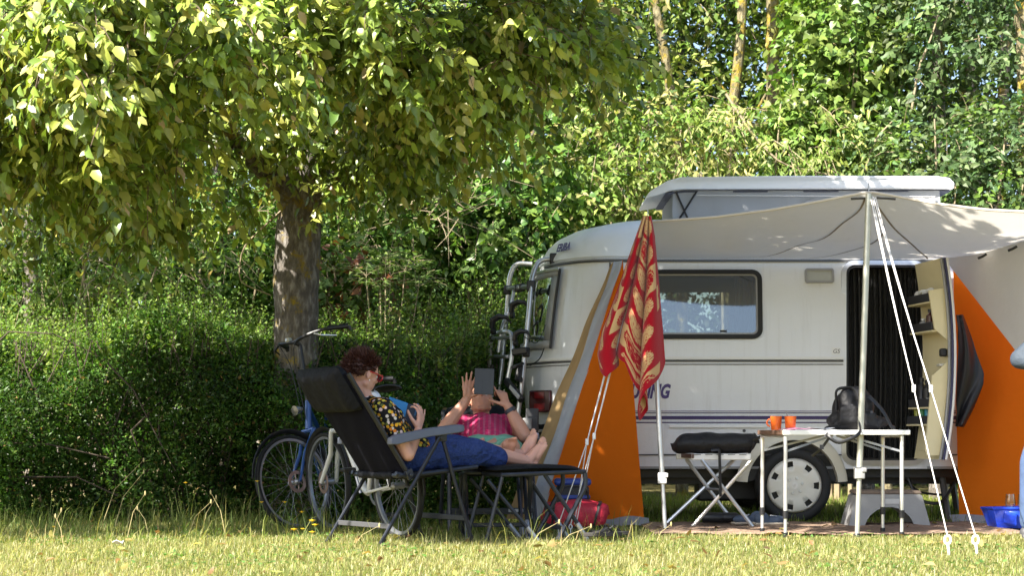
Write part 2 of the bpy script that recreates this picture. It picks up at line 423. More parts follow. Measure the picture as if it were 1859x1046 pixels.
# door opening with pleated strip curtain
DRX0, DRX1 = 2.53, 3.12
q = wallring(DRX0-.03, DZ0-.03, DRX1+.03, DZ1+.03, .10, .035, .022, -.03); q.build('door_frame', ALU, CV, angle=50)
q = wallring(DRX0+.004, DZ0+.004, DRX1-.004, DZ1-.004, .075, .018, .012, -.05); q.build('door_seal', BLACK, CV, angle=50)
m_, t_, b_, tc_ = emptymat('dark strip curtain', .85, .2)
sp = t_.nodes.new('ShaderNodeSeparateXYZ'); lnk(t_, tc_.outputs['Object'], sp.inputs[0])
mu = t_.nodes.new('ShaderNodeMath'); mu.operation = 'MULTIPLY'; mu.inputs[1].default_value = 160; lnk(t_, sp.outputs[0], mu.inputs[0])
sn = t_.nodes.new('ShaderNodeMath'); sn.operation = 'SINE'; lnk(t_, mu.outputs[0], sn.inputs[0])
lnk(t_, ramp(t_, sn.outputs[0], [(.0, (.012, .012, .012)), (.6, (.022, .022, .021)), (.95, (.045, .043, .04))]), b_.inputs['Base Color'])
CURT = m_
NS = 52
for i in range(NS):
    x = DRX0 + .02 + (DRX1-DRX0-.04)*(i+.5)/NS; dy = .008*math.sin(i*2.1) + R_.uniform(-.004, .004)
    q = MB(); q.grid(lambda u, v: Vector((x+(u-.5)*.0112, 14.0+yoff(DZ0+.02+(DZ1-DZ0-.05)*v)+.055+dy+.006*math.sin(u*math.pi), DZ0+.02+(DZ1-DZ0-.05)*v)), 4, 5)
    q.build('curtain_strip', CURT, CV)
# awning lamp, sticker, lettering
lamp = wallring(2.222, 1.822, 2.442, 1.935, .02, .016, .022, -.002).build('awning_lamp', MIDGREY, CV, angle=50)
wallplate(2.236, 1.836, 2.428, 1.921, .008, .013, 0).build('lens', pm('frosted lens', (.42, .43, .40), .25, 0, .08, 30, spec=.6), lamp)
TXTM = pm('purple lettering', (.055, .03, .17), .4, 0, .05, 20)
def text(name, s, size, M, m, parent, shear=0.0, ext=.0008, bold=.0):
    cu = bpy.data.curves.new(name, 'FONT'); cu.body = s; cu.size = size; cu.shear = shear; cu.extrude = ext; cu.offset = bold; cu.resolution_u = 3
    o = bpy.data.objects.new(name, cu); COL.objects.link(o)
    dg = bpy.context.evaluated_depsgraph_get(); me = bpy.data.meshes.new_from_object(o.evaluated_get(dg))
    bpy.data.objects.remove(o); me.name = name
    r = parent
    while r.parent: r = r.parent
    me.transform(Matrix.Translation(-r.location) @ M)
    o = bpy.data.objects.new(name, me); COL.objects.link(o); me.materials.append(m); o.parent = parent
    return o
def wallM(x, z, off=.003, tilt=0.0):
    e = Matrix.Rotation(rad(90), 4, 'X')
    sl_ = (yoff(z+.05) - yoff(z-.05)) / .1
    return Matrix.Translation(side(x, z, off)) @ Matrix.Rotation(-math.atan(sl_), 4, 'X') @ e
text('lettering', 'TOURING', .145, wallM(.752, .950, .004) @ Matrix.Scale(.665, 4, (1, 0, 0)), TXTM, CV, .30, .0012, .006)
st = wallplate(2.418, 1.252+.02, 2.482, 1.252+.078, .004, .003, 0); sto = st.build('sticker', WHITE, CV)
text('print', 'GS', .045, wallM(2.424, 1.288, .0036), DKGREY, sto, .25, .0003)
p_ = outline(2.02, 0, .965); a_ = p_[4]; b2 = p_[3]
ax = (a_ - b2).normalized(); nrm = Vector((ax.y, -ax.x, .25)).normalized(); upv = nrm.cross(ax).normalized()
upv = (Vector((0, 0, 1)) - nrm*nrm.z).normalized()
Mx = Matrix((ax, upv, nrm)).transposed().to_4x4(); Mx.translation = b2*.6 + a_*.4 + nrm*.045 + Vector((-.03, 0, .07)) - ax*.05
text('lettering', 'ERIBA', .085, Mx, TXTM, CV, .2, .001, .003)
# small side rail, wheel, arch
q = MB(); q.box(side(1.56, .735, .012), (.74, .018, .026)); q.build('kador_rail', WHITE, CV, bevel=.004)
q = MB(); q.lathe([(.0, 0), (.012, 0), (.012, .006), (0, .006)], side(1.76, .70, 0), (0, -1, 0), 10); q.build('drain_cap', DKGREY, CV)
HX, HZc = 2.13, .285
q = MB(); A = []; B = []
def arch(r, o_, n=26): return [Vector((HX + r*math.cos(rad(4+172*k/n)), 14.0+yoff(max(.41, HZc+r*math.sin(rad(4+172*k/n))))-o_, HZc + r*math.sin(rad(4+172*k/n)))) for k in range(n+1)]
lo, li = arch(.425, .004), arch(.405, .035); lm = arch(.345, .05); lb = arch(.335, -.02)
n = len(lo); q.v += [tuple(p) for l in (lo, li, lm, lb) for p in l]
for k in range(3): q.f += [(k*n+i, k*n+i+1, (k+1)*n+i+1, (k+1)*n+i) for i in range(n-1)]
q.build('wheel_arch', pm('cream wheel arch', (.66, .62, .50), .4, 0, .04, 8), CV, angle=50)
q = MB(); pts = arch(.343, .003); q.v += [tuple(p) for p in pts]+[tuple(side(HX, .41, .003))]; q.f += [(i, i+1, len(pts)) for i in range(len(pts)-1)]; q.build('dark_well_sheet', BLACK, CV)  # flat black sheet on the wall in place of the shaded wheel recess
wh = MB(); wh.lathe([(.19, .03), (.215, .0), (.255, -.008), (.278, .01), (.285, .04), (.285, .13), (.275, .16), (.2, .165)], (HX, 13.965, HZc), (0, 1, 0), 44)
who = wh.build('wheel', RUBBER, CV, angle=60)
HUB = pm('cream hubcap', (.76, .73, .64), .35, 0, .04, 10, coat=.3)
hq = MB(); n = 84; prof = []
for k in range(n):
    a = 2*math.pi*k/n; prof.append(a)
ringsr = [.0, .03, .07, .10, .145, .185, .205]; vsq = []
hub_h = {0.0: -.02, .03: -.02, .07: -.012, .10: -.014, .145: -.016, .185: -.014, .205: .004}
for r in ringsr:
    for a in prof: vsq.append(Vector((HX + r*math.cos(a), 13.962+hub_h[r], HZc + r*math.sin(a))))
fq = []
for j in range(len(ringsr)-1):
    for k in range(n):
        ph = (k % 12)
        if j in (4,) and ph in (0, 1, 10, 11): continue
        l = (k+1) % n; fq.append((j*n+k, j*n+l, (j+1)*n+l, (j+1)*n+k))
hq.add(vsq, fq); hq.build('hubcap', HUB, who, angle=50, solid=.006)
q = MB()
for k in range(6):
    a = rad(60*k+15); q.lathe([(.0, -.012), (.009, -.012), (.012, 0), (.012, .01)], (HX+.058*math.cos(a), 13.945, HZc+.058*math.sin(a)), (0, 1, 0), 8)
q.build('wheel_nut', ALU, who)
q = MB(); q.lathe([(0, .02), (.2, .02), (.2, .03)], (HX, 13.97, HZc), (0, 1, 0), 24); q.build('brake_drum', BLACK, who)
w2 = MB(); w2.lathe([(.0, .0), (.2, .0), (.255, -.008), (.285, .04), (.285, .13), (.275, .16), (.0, .165)], (HX, 15.87, HZc), (0, 1, 0), 32); w2.build('wheel', RUBBER, CV)
q = MB(); q.box((2.36, 14.45, .345), (3.6, .06, .12)); q.box((2.36, 15.55, .345), (3.6, .06, .12)); q.tube([(HX, 14.1, .285), (HX, 15.9, .285)], .035, 8); q.box((2.4, 15, .37), (3.4, 1.5, .06)); q.build('chassis', BLACK, CV)
q = MB(); q.box((1.7, 14.6, .26), (.5, .3, .22)); q.build('undertray', BLACK, CV, bevel=.02)
for (x, y) in ((.85, 14.35), (3.32, 14.3), (3.7, 15.6), (.85, 15.65)):
    q = MB(); q.tube([(x, y, .36), (x+.05, y, .02)], .026, 6); q.box((x+.05, y, .012), (.12, .12, .016)); q.build('corner_steady', DKGREY, CV)
q = MB(); q.tube(fillet([(3.05, 14.3, .36), (3.12, 14.25, .16), (3.3, 14.22, .13), (3.42, 14.3, .3)], .08), .012, 6); q.tube(fillet([(3.0, 14.4, .36), (3.15, 14.3, .22), (3.36, 14.3, .2)], .06), .009, 6); q.build('waste_hose', BLACK, CV)
# rear lamps, bumper, plate
REDL = pm('dark red lamp', (.16, .008, .010), .2, 0, .2, 60, spec=.6); DREDL = pm('deep red lamp', (.05, .004, .006), .25, 0, .2, 40, spec=.6)
for sgn in (1, -1):
    i = 4 if sgn == 1 else NO-4
    p0 = outline(.93, .03)[i]; 
    if sgn == 1: c0 = Vector((.235, 14.40, .93))
    else: c0 = Vector((.235, 15.60, .93))
    n2 = Vector((-.55, -.83*sgn, 0)).normalized(); tng = Vector((-n2.y, n2.x, 0)); R = Matrix((tng, n2*-1, V(0, 0, 1))).transposed()
    q = MB(); q.box(c0, (.20, .08, .17), R); tl = q.build('tail_light', DREDL, CV, bevel=.012)
    q = MB(); q.box(c0 + n2*.043 + V(0, 0, .045), (.09, .008, .05), R); q.build('lens', REDL, tl, bevel=.003)
    q = MB(); q.box(c0 + n2*.043 - V(0, 0, .04), (.10, .008, .05), R); q.build('lens', REDL, tl, bevel=.003)
def bump_pt(t, z, off): return rearpt(t, z, off)
q = MB(); q.grid(lambda u, v: bump_pt(u*.98, .42+.33*v, .05), 16, 4); q.build('bumper', BLACK, CV, solid=.02)
q = MB(); q.tube([bump_pt(t, .70, .075) for t in (0, .1, .25, .5, .75, 1)], .012, 6); q.build('bumper_trim', MIDGREY, CV)
# the opened door, shelves on its inside
HINGE = Vector((3.135, 13.985, 0)); DANG = rad(98)
DW = .57
ud = Vector((-math.cos(DANG), -math.sin(DANG), 0)); nd = Vector((math.sin(DANG), -math.cos(DANG), 0))
def dpt(u, z, n_): return HINGE + ud*u + nd*(n_ - yoff(z)) + V(0, 0, z)
zs = [DZ0+.02 + (DZ1-DZ0-.03)*k/12 for k in range(13)]
def dslab(u0, u1, n0, n1, zl, taper=None):
    q = MB(); L = []
    for z in zl:
        a, c = u0, u1
        L.append([dpt(a, z, n0), dpt(c, z, n0), dpt(c, z, n1), dpt(a, z, n1)])
    for l in L: q.v += [tuple(p) for p in l]
    for j in range(len(zl)-1):
        for k in range(4): q.f.append((j*4+k, j*4+(k+1) % 4, (j+1)*4+(k+1) % 4, (j+1)*4+k))
    q.f += [(3, 2, 1, 0), tuple((len(zl)-1)*4+k for k in range(4))]; return q
dr = dslab(.0, DW, 0, -.028, zs).build('door', PAINT, CV, angle=50)
dslab(.012, DW-.02, -.029, -.036, zs[0:]).build('inner_lining', CREAM, dr, angle=50)
q = MB(); q.tube([dpt(DW, z, -.004) for z in zs], .013, 6); q.build('edge_trim', WHITE, dr)
q = MB(); q.tube([dpt(DW+.006, z, -.022) for z in zs], .010, 6); q.build('edge_seal', pm('navy seal', (.03, .03, .09), .6), dr)
q = MB(); q.tube([dpt(DW-.008, z, -.042) for z in zs], .010, 6); q.build('edge_trim', MIDGREY, dr)
def dbox(u0, u1, z0, z1, n0, n1):
    q = MB(); q.prism([dpt(u0, z0, n0), dpt(u1, z0, n0), dpt(u1, z0, n1), dpt(u0, z0, n1)], [dpt(u0, z1, n0), dpt(u1, z1, n0), dpt(u1, z1, n1), dpt(u0, z1, n1)]); return q
# moulded side cheek at the near edge, cut away in the middle
def cheek(zl, dep):
    q = MB(); L = []
    for z, d_ in zip(zl, dep): L.append([dpt(DW-.055, z, -.037), dpt(DW-.035, z, -.037), dpt(DW-.035, z, -.037-d_), dpt(DW-.055, z, -.037-d_)])
    for l in L: q.v += [tuple(p) for p in l]
    for j in range(len(zl)-1):
        for k in range(4): q.f.append((j*4+k, j*4+(k+1) % 4, (j+1)*4+(k+1) % 4, (j+1)*4+k))
    q.f += [(3, 2, 1, 0), tuple((len(zl)-1)*4+k for k in range(4))]; return q
cheek((1.36, 1.44, 1.72, 1.74), (.01, .10, .12, .0)).build('cheek', CREAM, dr, angle=20)
cheek((.52, .56, 1.10, 1.20), (.10, .12, .12, .01)).build('cheek', CREAM, dr, angle=20)
def shelf(z, lip):
    o_ = dbox(.05, DW-.056, z, z+.014, -.037, -.15).build('shelf', CREAM, dr, bevel=.003)
    if lip: dbox(.05, DW-.06, z+.0145, z+.075, -.138, -.15).build('shelf_lip', pm('anthracite tray', (.035, .035, .04), .5), dr, bevel=.003)
for z, l in ((1.63, 1), (1.42, 1), (.86, 1), (.735, 1)): shelf(z, l)
dbox(.10, DW-.10, .55, .72, -.037, -.042).build('flap', CREAM, dr, bevel=.004)
q = MB(); q.lathe([(0, .014), (.012, .012), (.016, 0)], dpt(.4, .63, -.043), -nd, 10); q.build('flap_knob', WHITE, dr)
q = MB(); q.box(dpt(.50, 1.27, -.065), (.05, .06, .06)); q.build('latch', BLACK, dr, bevel=.012)
q = MB(); q.box(dpt(.45, 1.18, -.06), (.05, .10, .02)); q.build('handle', pm('pale handle', (.6, .58, .5), .4), dr, bevel=.006)
# pop-up roof
def extr(poly, y0, y1, tp=False):
    q = MB(); k = lambda x: (.66 + .34*min(1, max(0, (x - 1.05)/.28))**.6) if tp else 1
    q.prism([V(x, 15 + (y0 - 15)*k(x), z) for x, z in poly], [V(x, 15 + (y1 - 15)*k(x), z) for x, z in poly]); return q
lidp = [(1.055, 2.535), (1.06, 2.555), (1.09, 2.59), (1.15, 2.625), (1.22, 2.66), (1.32, 2.682), (2.2, 2.692), (3.30, 2.69), (3.41, 2.675), (3.45, 2.635), (3.445, 2.59), (1.34, 2.585), (1.25, 2.578), (1.12, 2.548)]
extr(lidp, 14.42, 15.58, True).build('pop_up_roof', pm('white roof lid', (.80, .80, .80), .35, 0, .02, 4, coat=.2), CV, bevel=.03, seg=3)
extr([(1.20, 2.560), (1.27, 2.572), (1.34, 2.580), (3.425, 2.585), (3.425, 2.572), (1.35, 2.566), (1.22, 2.552)], 14.47, 15.53).build('roof_seal', pm('slate seal', (.06, .065, .10), .6), CV)
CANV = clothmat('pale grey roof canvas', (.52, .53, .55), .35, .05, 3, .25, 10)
q = MB(); per = [(1.26, 14.47), (3.34, 14.47), (3.34, 15.53), (1.26, 15.53)]
pl = []
for k in range(4):
    a, c = Vector(per[k]), Vector(per[(k+1) % 4]); N = 40 if k % 2 == 0 else 16
    for i in range(N): pl.append(a.lerp(c, i/N))
nn = len(pl)
for j, z in enumerate((2.24, 2.33, 2.42, 2.5, 2.58)):
    for i, p in enumerate(pl):
        wv = .012*math.sin(i*1.7+j*.8)*math.sin(math.pi*j/4) + .006*math.sin(i*.6+j)
        c = p - Vector((2.3, 15)); q.v.append((p.x + c.x*wv*.4, p.y + c.y*wv*1.2, z))
for j in range(4): q.f += [(j*nn+i, j*nn+(i+1) % nn, (j+1)*nn+(i+1) % nn, (j+1)*nn+i) for i in range(nn)]
q.build('roof_canvas', CANV, CV, angle=80)
q = MB(); q.tube([(1.24, 14.455, 2.25), (1.44, 14.45, 2.57)], .008, 6); q.tube([(1.42, 14.45, 2.25), (1.28, 14.455, 2.57)], .008, 6); q.lathe([(0, 0), (.035, 0), (.035, .04), (0, .04)], (1.46, 14.47, 2.33), (0, -1, 0), 10); q.build('roof_strut', BLACK, CV)
q = MB(); q.grid(lambda u, v: V(2.05+.55*u, 14.448, 2.36+.15*v*(1-abs(2*u-1))), 8, 2); q.build('canvas_flap', pm('grey canvas flap', (.36, .36, .38), .9, 0, .05, 5), CV)  # triangular flap in a darker grey than the roof canvas
q = MB(); q.tube([(1.44, 14.44, 2.54), (3.3, 14.44, 2.53)], .004, 5); q.build('roof_cord', ROPE, CV)
# ------------------------------------------------------------------ awning, poles, ropes, towel, mat
def plerp(L, u):
    for (a, b) in zip(L, L[1:]):
        if u <= b[0] or b is L[-1]:
            f = (u - a[0]) / (b[0] - a[0]); f = max(0, min(1, f)); return [x + (y - x) * f for x, y in zip(a[1], b[1])]
def smooth_pl(L, n=24):
    return L
FE = [(0, (1178, 403, 12.7)), (.26, (1300, 394, 12.45)), (.45, (1400, 381, 12.25)), (.60, (1480, 367, 12.1)), (.68, (1535, 356, 12.03)), (.735, (1568, 350, 12.0)), (.75, (1586, 349, 12.0)), (.80, (1632, 357, 12.0)), (.86, (1700, 370, 11.95)), (.93, (1790, 381, 11.9)), (1, (1960, 389, 11.9))]
RE = [(0, (1150, 469.5, 13.955)), (.70, (1712, 469.5, 13.955)), (.80, (1775, 462, 13.5)), (1, (1960, 408, 12.4))]
def canopy(u, v):
    a = plerp(FE, u); b = plerp(RE, u)
    A = P(*a); B = P(*b); p = A.lerp(B, v)
    pk = max(0, 1 - abs(u - .742) / .16)
    p.z -= (.055 * math.sin(math.pi * v) * (1 + .3 * math.sin(u * 9))) + pk**2 * .05 * math.sin(math.pi * v)
    p.z += .006 * math.sin(u * 40 + v * 5) * math.sin(math.pi * v)
    p.z += .008 * math.sin(u * 17 - v * 9) * math.sin(math.pi * v)
    return p
AW = thing('awning', 'beige canvas sun awning with orange side walls fixed to the caravan rail', 'awning', (1.9, 13.2, 0))
CANVAS = clothmat('beige awning canvas', (.70, .665, .61), .36, .05, 5, .18, 30, (.74, .70, .63))
q = MB(); q.grid(canopy, 90, 16); q.build('canopy', CANVAS, AW)
HEM = clothmat('pale hem', (.62, .57, .50), .2, .05, 5)
q = MB(); q.tube([canopy(i/60, 0) for i in range(61)], .009, 6); q.build('front_hem', HEM, AW)
BROWNSTRIP = pm('thin brown strip', (.22, .19, .15), .9, 0, .1, 20)  # thin brown strips curving down the canopy from its peak
for (ue, k) in ((.17, 1.35), (.375, 1.9), (.665, 2.0)):
    q = MB(); N = 24
    for i in range(N+1):
        v = .03 + .96*i/N; u = .742 + (ue-.742) * (v**k if ue > .2 else v**1.1)
        c = canopy(u, v); q.v += [tuple(c + V(-.007, 0, -.006)), tuple(c + V(.007, 0, -.006))]
    q.f += [(2*i, 2*i+1, 2*i+3, 2*i+2) for i in range(N)]; q.build('canopy_strip', BROWNSTRIP, AW)
q = MB(); q.tube([canopy(.69, .02)+V(0, 0, -.008), canopy(.735, .03)+V(0, 0, -.010)], .007, 6); q.tube([canopy(.75, .03)+V(0, 0, -.012), canopy(.79, .02)+V(0, 0, -.008)], .007, 6); q.build('peak_patch', DKGREY, AW)
# pale sheet turning down on the right, hung from the seam with hooks
def skirt(u, v):
    p = P(*plerp(RE, .70 + .30*u))
    e = P(*plerp([(0, (1722, 480, 13.93)), (.45, (1840, 632, 13.2)), (1, (1960, 800, 12.4))], u))
    r = p.lerp(e, v); r.y -= .02*math.sin(v*math.pi)*math.sin(u*14); return r
q = MB(); q.grid(skirt, 30, 14); q.build('side_sheet', clothmat('grey beige side canvas', (.58, .58, .57), .12, .06, 4, .3, 12, (.5, .5, .5)), AW)
for (px, py, d) in ((1783, 466, 13.3), (1838, 452, 13.0)):
    q = MB(); c = P(px, py, d); q.tube([c + V(-.03, 0, -.012), c, c + V(.03, -.01, .018)], .010, 6); q.build('hook', BLACK, AW)
# orange walls
ORANGE = clothmat('orange canvas', (.76, .165, .008), .46, .07, 2.5, .45, 9, (.88, .20, .010))
GROUNDSHEET = pm('grey mud flap', (.20, .21, .23), .6, 0, .15, 12, .4, 20)
def wall_l(u, v):
    top = V(.829, 13.93, 1.98).lerp(V(.832, 13.915, 1.99), u); bot = V(.205, 13.40, .06).lerp(V(.958, 13.42, .055), u)
    p = top.lerp(bot, v); p.y -= .022*math.sin(v*math.pi)*math.sin(u*7 + v*2) + .010*math.sin(v*9 + u*4)*v*(1-v)*4; return p
def wall_b(u, v, t0, t1, b0, b1):
    top = V(*t0).lerp(V(*t1), u); bot = V(*b0).lerp(V(*b1), u); p = top.lerp(bot, v)
    p.y += .012*math.sin(u*5+v*13); p.x += .006*math.sin(v*21); return p
q = MB(); q.grid(wall_l, 16, 24); q.build('orange_wall', ORANGE, AW)
q = MB(); q.grid(lambda u, v: wall_b(u, v, (.765, 13.935, 1.975), (.831, 13.93, 1.98), (.09, 13.38, .06), (.212, 13.40, .06)), 6, 40); q.build('grey_band', clothmat('pale grey band', (.46, .48, .52), .25, .05, 6, .5, 22), AW)
q = MB(); q.grid(lambda u, v: wall_b(u, v, (.742, 13.94, 1.955), (.765, 13.935, 1.975), (-.05, 13.37, .06), (.09, 13.38, .06)), 4, 40); q.build('tan_band', clothmat('tan canvas band', (.46, .31, .15), .3, .06, 6, .3, 22), AW)
q = MB(); q.grid(lambda u, v: V(.25 + .74*u, 13.42 - .10*v - .02*math.sin(u*9), .075 - .06*v + .008*math.sin(u*17)), 20, 4); q.build('mud_flap', GROUNDSHEET, AW)
def wall_r(u, v):
    top = V(3.33, 13.97, 1.95).lerp(V(4.7, 13.75, 1.75), u); bot = V(3.35, 13.86, .05).lerp(V(4.6, 13.0, .05), u)
    p = top.lerp(bot, v); k = math.sin(v*math.pi); p.y += .03*k*math.sin(u*11 + v*2) + .012*math.sin(u*34+v*7)*k; return p
q = MB(); q.grid(wall_r, 60, 24); q.build('orange_wall', ORANGE, AW)
q = MB(); q.grid(lambda u, v: V(3.27 + 1.3*u, 13.84 - .75*u - .10*v, .07 - .055*v + .008*math.sin(u*17)), 20, 4); q.build('mud_flap', GROUNDSHEET, AW)

def pole(name, label, top, bot, r, joint, m=ALU):
    t = thing(name, label, 'tent pole', bot); d = Vector(top) - Vector(bot); k = joint
    q = MB(); q.tube([Vector(bot), Vector(bot) + d*k], r*1.0, 10); q.build('lower_tube', m, t)
    q = MB(); q.tube([Vector(bot) + d*k, Vector(top)], r*1.28, 10); q.build('upper_tube', m, t)
    q = MB(); c = Vector(bot) + d*k; q.box(c, (r*4, r*3.6, .075)); q.box(c + V(r*1.6, -r*1.5, .02), (r*2.0, r*1.5, .03)); q.build('clamp', WHITE if r < .0155 else GREYPLASTIC, t, bevel=.006)
    q = MB(); q.lathe([(r*1.7, 0), (r*1.7, .02), (r*1.1, .035)], Vector(bot)); q.build('foot_cap', BLACK, t)
    q = MB(); q.tube([Vector(top), Vector(top) + V(0, 0, .07)], .004, 6); q.build('spike', STEEL, t)
    return t
POLEM = pm('greenish aluminium pole', (.50, .50, .43), .42, .6, .1, 20)
PT1 = P(1176, 400, 12.7); PT2 = P(1577, 352, 12.0)
pole('tent_pole', 'bare metal awning pole carrying the red shell towel', PT1, P(1208, 969, 12.6), .0145, .175)
pole('tent_pole', 'tall awning pole standing in front of the caravan door at the canopy peak', PT2, P(1556, 979, 11.95), .0165, .19, POLEM)
def peg(px, py, d, label, sz=1.0):
    c = P(px, py, d); c.z = .01; t = thing('tent_peg', label, 'tent peg', c)
    q = MB(); q.tube([c + V(0, .03, .06*sz), c + V(0, -.03, -.06)], .007*sz, 6); q.build('spike', WHITE, t)
    q = MB(); q.tube([c + V(.017*sz*math.cos(a), .034, .08*sz + .024*sz*math.sin(a)) for a in [2*math.pi*k/14 for k in range(14)]], .007*sz, 6, closed=True); q.build('eye', WHITE, t)
    return c + V(0, .034, .10*sz)
def guy(label, a, pgs, split, r=.0041):
    """a rope from a that forks below its runner to the pegs"""
    t = thing('guy_rope', label, 'guy rope', (a.x, a.y, 0))
    s_ = a.lerp(sum(pgs, Vector())/len(pgs), split)
    s_.z -= .006
    q = MB(); q.tube([a] + [a.lerp(s_, k/6) + V(0, 0, -.028*math.sin(math.pi*k/6)) for k in range(1, 6)] + [s_], r, 6); q.tube([a + V(.012, 0, 0)] + [a.lerp(s_, k/6) + V(.013*(1-k/6), 0, -.034*math.sin(math.pi*k/6)) for k in range(1, 6)] + [s_], r*.8, 6); q.build('cord', ROPE, t)
    for e in pgs:
        q = MB(); q.tube([s_, s_.lerp(e, .5) + V(0, 0, -.004), e], r*.85, 6); q.build('cord_end', ROPE, t)
    q = MB(); q.box(s_, (.022, .018, .045)); q.build('runner', WHITE, t, bevel=.005)
    return t
e1 = peg(1723, 1012, 10.25, 'white ring peg left of the pair in the bright grass')
e2 = peg(1774, 1012, 10.25, 'white ring peg right of the pair in the bright grass')
guy('left guy rope from the awning peak down past the door shelves', P(1580, 356, 12.0), [e1], .60)
guy('right guy rope from the awning peak to the outer ring peg', P(1586, 358, 12.0), [e2], .60)
e3 = peg(1014, 968, 12.35, 'small peg beside the red bag under the footrest', .6)
e4 = peg(1036, 972, 12.3, 'small peg right of the red bag edge in the grass', .6)
guy('guy rope running from the towel across the orange wall nearer the pole', P(1165, 420, 12.66), [e4, e4 + V(.04, .1, 0)], .70, .0045)
guy('guy rope left of the other one across the orange wall edge', P(1160, 420, 12.68), [e3, e3 + V(.11, .1, 0)], .72, .0045)

# towel hung over the pole top
def tow_y(u): return plerp([(0, (600,)), (.10, (668,)), (.17, (684,)), (.30, (668,)), (.42, (640,)), (.50, (655,)), (.56, (705,)), (.66, (748,)), (.74, (764,)), (.80, (735,)), (.86, (705,)), (.93, (690,)), (1, (662,))], u)[0]
XL = [(392, (1168,)), (420, (1157,)), (450, (1146,)), (500, (1128,)), (560, (1105,)), (600, (1088,)), (640, (1077,)), (690, (1084,)), (770, (1130,))]
XR = [(392, (1181,)), (430, (1187,)), (500, (1192,)), (600, (1198,)), (662, (1201,)), (700, (1197,)), (770, (1180,))]
def towel(u, v):
    y = 392 + (tow_y(u) - 392) * v
    f = (y - 392) / 370
    xl = plerp(XL, y)[0]; xr = plerp(XR, y)[0]
    uu = u + .05*math.sin(u*2*math.pi*2)*f
    x = xl + (xr - xl) * uu
    amp = .025 + .075 * f
    d = 12.56 - .02 + amp * math.sin(u*2*math.pi*3.0 + .8 + .5*f) + .02*f*math.sin(u*31 + v*3)
    x += (5 + 7*f) * math.sin(u*2*math.pi*3.0 + 2.2)*f
    y += 4*math.sin(u*17)*v
    return P(x, y, d)
NU, NV = 170, 220
q = MB(); q.grid(towel, NU, NV)
tw = q.build('towel', None)
tag(tw, 'red and cream beach towel with shell print hanging on the left pole', 'towel')
ca = tw.data.color_attributes.new('print', 'FLOAT_COLOR', 'POINT')
uu, vv = np.meshgrid(np.linspace(0, 1, NU+1), np.linspace(0, 1, NV+1))
X = uu*.78 + .05; Y = vv*1.28 + .02
cs = .195; ci = np.floor(X/cs); cj = np.floor(Y/cs); par = ((ci + cj) % 2)
lx = (X/cs - ci - .5); ly = (Y/cs - cj - .5)
rr = np.hypot(lx, ly) + 1e-6; th = np.arctan2(ly, lx)
body_ = rr < (.40 + .05*np.sin(th + ci))
ph = 2.6*np.log(rr/.02)/np.log(2.4) ; spiral = np.abs(((th/(2*np.pi) - np.log(rr/.02)/np.log(2.3)) % 1.0) - .5) < .055
ribs = (np.abs(np.sin(th*9 + rr*4)) < .22) & (rr > .2)
edge = np.abs(rr - (.40 + .05*np.sin(th + ci))) < .02
line = (spiral | ribs | edge)
red = np.array([.50, .010, .024]); crm = np.array([.76, .50, .24])
par = np.where((par == 1) & ((ci*3 + cj*5) % 4 < 2), 0, par); body_ = body_ & ((par == 1) | (rr < .36)); isred = np.where(body_, par == 1, par == 0)
isred = np.where(body_ & line, ~isred, isred)
bord = (uu < .035) | (uu > .965) | (vv > .965); isred = isred | bord
cc = np.where(isred[..., None], red, crm); cc = np.concatenate([cc, np.ones(cc.shape[:2] + (1,))], 2)
ca.data.foreach_set('color', cc.reshape(-1).astype(np.float32))
m, t, b, tc = emptymat('printed towelling', .95, .1); at = t.nodes.new('ShaderNodeAttribute'); at.attribute_name = 'print'
lnk(t, mixc(t, noise(t, tc, 160, 3), mixc(t, .22, at.outputs['Color'], (0, 0, 0)), at.outputs['Color']), b.inputs['Base Color']); bumpto(t, b, noise(t, tc, 240, 3), .5, .004)
b.inputs['Sheen Weight'].default_value = .25
out = t.nodes['Material Output']; tr = t.nodes.new('ShaderNodeBsdfTranslucent'); lnk(t, at.outputs['Color'], tr.inputs[0]); ms = t.nodes.new('ShaderNodeMixShader'); ms.inputs[0].default_value = .18
lnk(t, b.outputs[0], ms.inputs[1]); lnk(t, tr.outputs[0], ms.inputs[2]); lnk(t, ms.outputs[0], out.inputs[0])
tw.data.materials.append(m); md = tw.modifiers.new('solid', 'SOLIDIFY'); md.thickness = .006

# brown woven mat in front of the caravan
m, t, b, tc = emptymat('brown woven mat', .95, .1)
wv = t.nodes.new('ShaderNodeTexVoronoi'); wv.inputs['Scale'].default_value = 45; lnk(t, tc.outputs['Object'], wv.inputs['Vector'])
c1 = mixc(t, noise(t, tc, 7, 8), (.22, .15, .11), (.37, .27, .20))
lnk(t, mixc(t, wv.outputs['Distance'], mixc(t, .5, c1, (.05, .03, .02)), c1), b.inputs['Base Color']); bumpto(t, b, wv.outputs['Distance'], .8, .01)
q = MB(); q.grid(lambda u, v: V(.93 + 2.55*u, 12.16 + .03*math.sin(u*8) + 1.45*v, .022 + .008*math.sin(u*23)*math.sin(v*9+u*5) + .004*math.sin(u*61)), 60, 16)
mo = q.build('ground_mat', m, solid=.008); tag(mo, 'brown woven ground mat laid in front of the caravan', 'mat')
